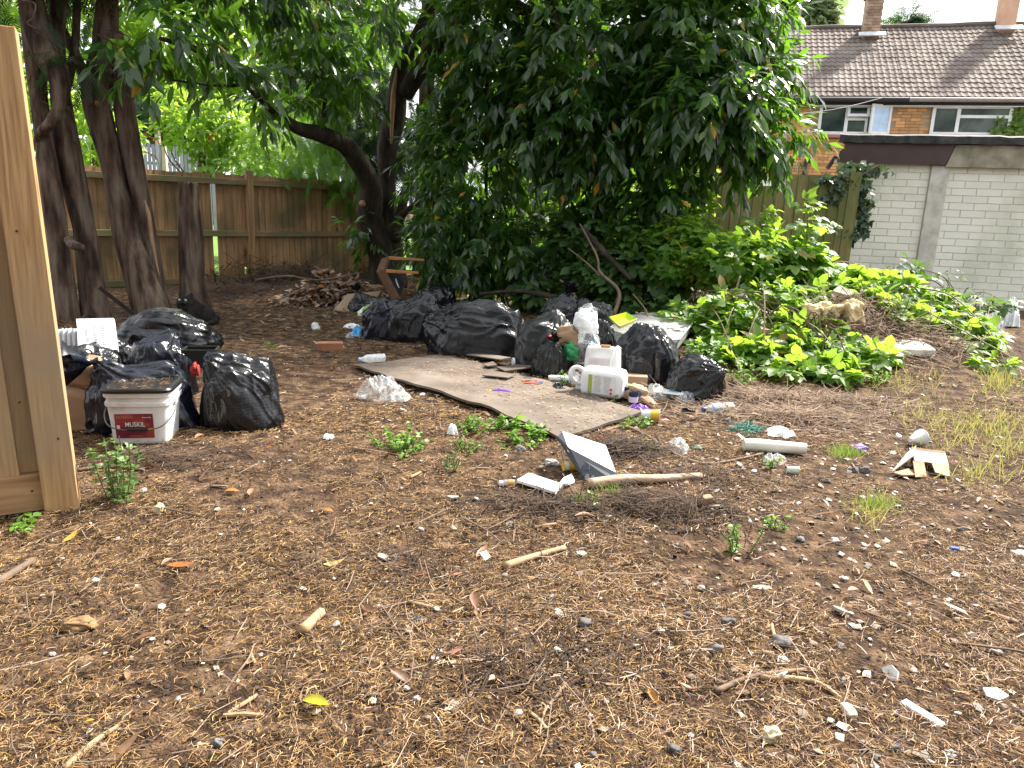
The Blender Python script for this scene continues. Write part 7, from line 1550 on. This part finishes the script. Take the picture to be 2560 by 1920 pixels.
M_pstone = mat("pale_pebble", [(.3, (.26, .235, .20)), (.7, (.47, .44, .40))], rough=.8, scale=6, vary=.25, bump=.3)
M_fallen = leaf_mat("fallen_laurel_leaf", [(0, (.10, .045, .022)), (.35, (.21, .10, .05)), (.6, (.32, .17, .10)), (.8, (.40, .26, .17)), (.93, (.42, .16, .03)), (1, (.50, .27, .05))], trans=.08, tcol=(.35, .16, .04), rough=.5)
scatter(120, 1.5, 6.0, chip_mesh, "stone_chip", M_wchip, 'pale stone chip', 'stone chip', 'pale stone chips over the yard', (.012, .042), nmesh=12)
scatter(70, 2.0, 7.0, chip_mesh, "paper_scrap", M_wchip, 'torn whitish scrap', 'scrap', 'whitish scraps on the right of the yard', (.03, .085), sel=right, tilt=.3)
scatter(70, 1.5, 5.0, rock_mesh, "grey_stone", M_gstone, 'dark grey stone', 'stone', 'grey stones in the needles', (.014, .055), sel=right, sink=.12, nmesh=12)
scatter(45, 1.5, 5.5, lambda i: rock_mesh(i + 20, (1, .8, .5), .35), "pebble", M_pstone, 'pale pebble', 'pebble', 'pale pebbles on the needle mat', (.016, .036), sink=.2)
scatter(90, 1.6, 7.5, twig_mesh, "twig", mat("twig_bark", [(.3, (.085, .055, .04)), (.7, (.25, .175, .12))], rough=.85, scale=4, vary=.45), 'thin broken twig', 'twig', 'broken twigs on the needle mat', (.10, .34), tilt=.05, sink=.03)
scatter(26, 1.5, 4.2, lambda i: MB().tube([(-.5, 0, 0), (0, .03, .02), (.5, 0, 0)], [.06, .065, .055], 8), "bark_piece", M_pstick, 'pale branch stub', 'branch piece', 'stubs of pale branch on the needles', (.05, .10), tilt=.08, sink=.06)
scatter(150, 1.7, 9.5, curled_leaf, "fallen_leaf", M_fallen, 'curled brown laurel leaf', 'leaf', 'fallen laurel leaves over the yard', (.045, .095), pw=1.0, tilt=.2)
lf = lambda q: (q[:, 0] < 0) & (q[:, 1] > 6.3)
scatter(220, 6.4, 10.5, curled_leaf, "fallen_leaf", M_dead, 'pale dead leaf', 'leaf', 'pale dead leaves before the old fence', (.06, .15), pw=1.0, tilt=.4, sel=lf)
# a few fallen leaves the picture singles out
for i, (x, y, L, yw, c, lb) in enumerate(((792, 1780, .10, -.55, (.45, .42, .03), 'yellow and green laurel leaf in the left foreground'), (455, 1424, .10, .08, (.38, .13, .03), 'curled orange brown leaf on the left foreground needles'), (836, 1414, .075, .25, (.60, .44, .16), 'pale tan leaf pointing right on the left foreground'),
        (290, 1905, .12, .7, (.42, .23, .10), 'large tan leaf at the bottom left edge'), (222, 1810, .03, .05, (.60, .42, .04), 'small yellow leaf in the left foreground'), (672, 1128, .08, -.1, (.45, .18, .05), 'orange leaf lying below the shiny sack'),
        (580, 1236, .07, 0, (.46, .20, .06), 'flat orange brown leaf right of the bucket'), (1138, 1040, .05, -.1, (.55, .28, .04), 'bright orange leaf beside the cardboard edge'), (1068, 934, .05, .0, (.55, .27, .04), 'orange leaf on the far part of the cardboard sheet'), (1115, 941, .04, -.6, (.55, .33, .04), 'yellow leaf on the far part of the cardboard sheet'),
        (1130, 1640, .06, .1, (.48, .22, .17), 'pinkish leaf with a pale tip in the middle foreground'), (1045, 1449, .07, .0, (.22, .09, .06), 'maroon leaf in the middle of the foreground'), (820, 1283, .06, -.5, (.40, .17, .05), 'rust coloured leaf below the weeds'), (1870, 920, .05, -.6, (.55, .40, .08), 'yellow leaf below the brambles'))):
    m_ = leaf_mat("single_leaf", [(.2, tuple(.8 * q for q in c)), (.8, c)], trans=.1, tcol=c, rough=.4); me = curled_leaf(40 + i); me.materials.append(m_)
    o = bpy.data.objects.new("fallen_leaf", me); COL.objects.link(o); p = G(x, y); z = .035 if 1000 < x < 1120 and y < 1000 else .008
    o.matrix_basis = m4(rotm(.1, .1, yw - pi / 2), p + np.array([0, 0, z]), L); tag(o, lb, 'leaf')
# sawdust and needles lying on the cardboard sheet
k = 700; s, t = rg.random(k), np.clip(rg.normal(.5, .25, k), 0.03, .97); pts = np.array([bpt(a, b) for a, b in zip(s, t)]); pts[:, 2] = H(pts[:, 0], pts[:, 1]) + .046
T = (np.array([(-.5, -.2, 0), (.5, -.2, .0), (.5, .2, .0), (-.5, .2, .1)]), np.array([(0, 1, 2, 3)]))
V, F = inst(T, pts, frames(np.stack([np.cos(s * 900), np.sin(s * 900), 0 * s], -1), np.array([0, 0, 1.0]) + rg.normal(size=(k, 3)) * .1), rg.uniform(.006, .022, k))
tag(link("wood_shavings", mesh_np("wood_shavings", V, F), rand_mat("shavings", [(0, (.14, .09, .05)), (1, (.42, .32, .19))])), 'pale wood shavings sprinkled on the cardboard sheet', 'shavings', kind='stuff')

n = 2200; s, t = rg.random(n), rg.random(n) ** .8; pts = np.array([bpt(a, b) for a, b in zip(s, t)]); pts[:, 2] = H(pts[:, 0], pts[:, 1]) + .047
an = rg.random(n) * 2 * pi; T = (np.array([(-.5, -.02, 0), (0, .05, .03), (.5, -.02, 0), (0, .10, .03)]), np.array([(0, 1, 2, 3)]))
V, F = inst(T, pts, frames(np.stack([np.cos(an), np.sin(an), 0 * an], -1), np.array([0, 0, 1.0]) + rg.normal(size=(n, 3)) * .1), rg.uniform(.015, .06, n))
tag(link("needle_litter", mesh_np("needle_litter", V, F), M_straw), 'dry needles and stalks fallen on the cardboard sheet', 'litter', kind='stuff')

n = 260; bw = np.array(bk.matrix_basis); q = np.stack([rg.uniform(-.13, .13, n), rg.uniform(-.13, .13, n), np.full(n, hb + .002), np.ones(n)], -1) @ bw.T; an = rg.random(n) * 2 * pi
V, F = inst(T, q[:, :3], frames(np.stack([np.cos(an), np.sin(an), .1 * rg.normal(size=n)], -1), np.array([0, 0, 1.0]) + rg.normal(size=(n, 3)) * .2), rg.uniform(.02, .05, n))
o = link("lid_litter", mesh_np("lid_litter", V - np.array(bk.matrix_basis.translation), F), M_straw, bk); tag(o, kind='stuff'); o.matrix_parent_inverse = bk.matrix_basis.inverted(); o.matrix_basis = Matrix.Translation(bk.matrix_basis.translation)
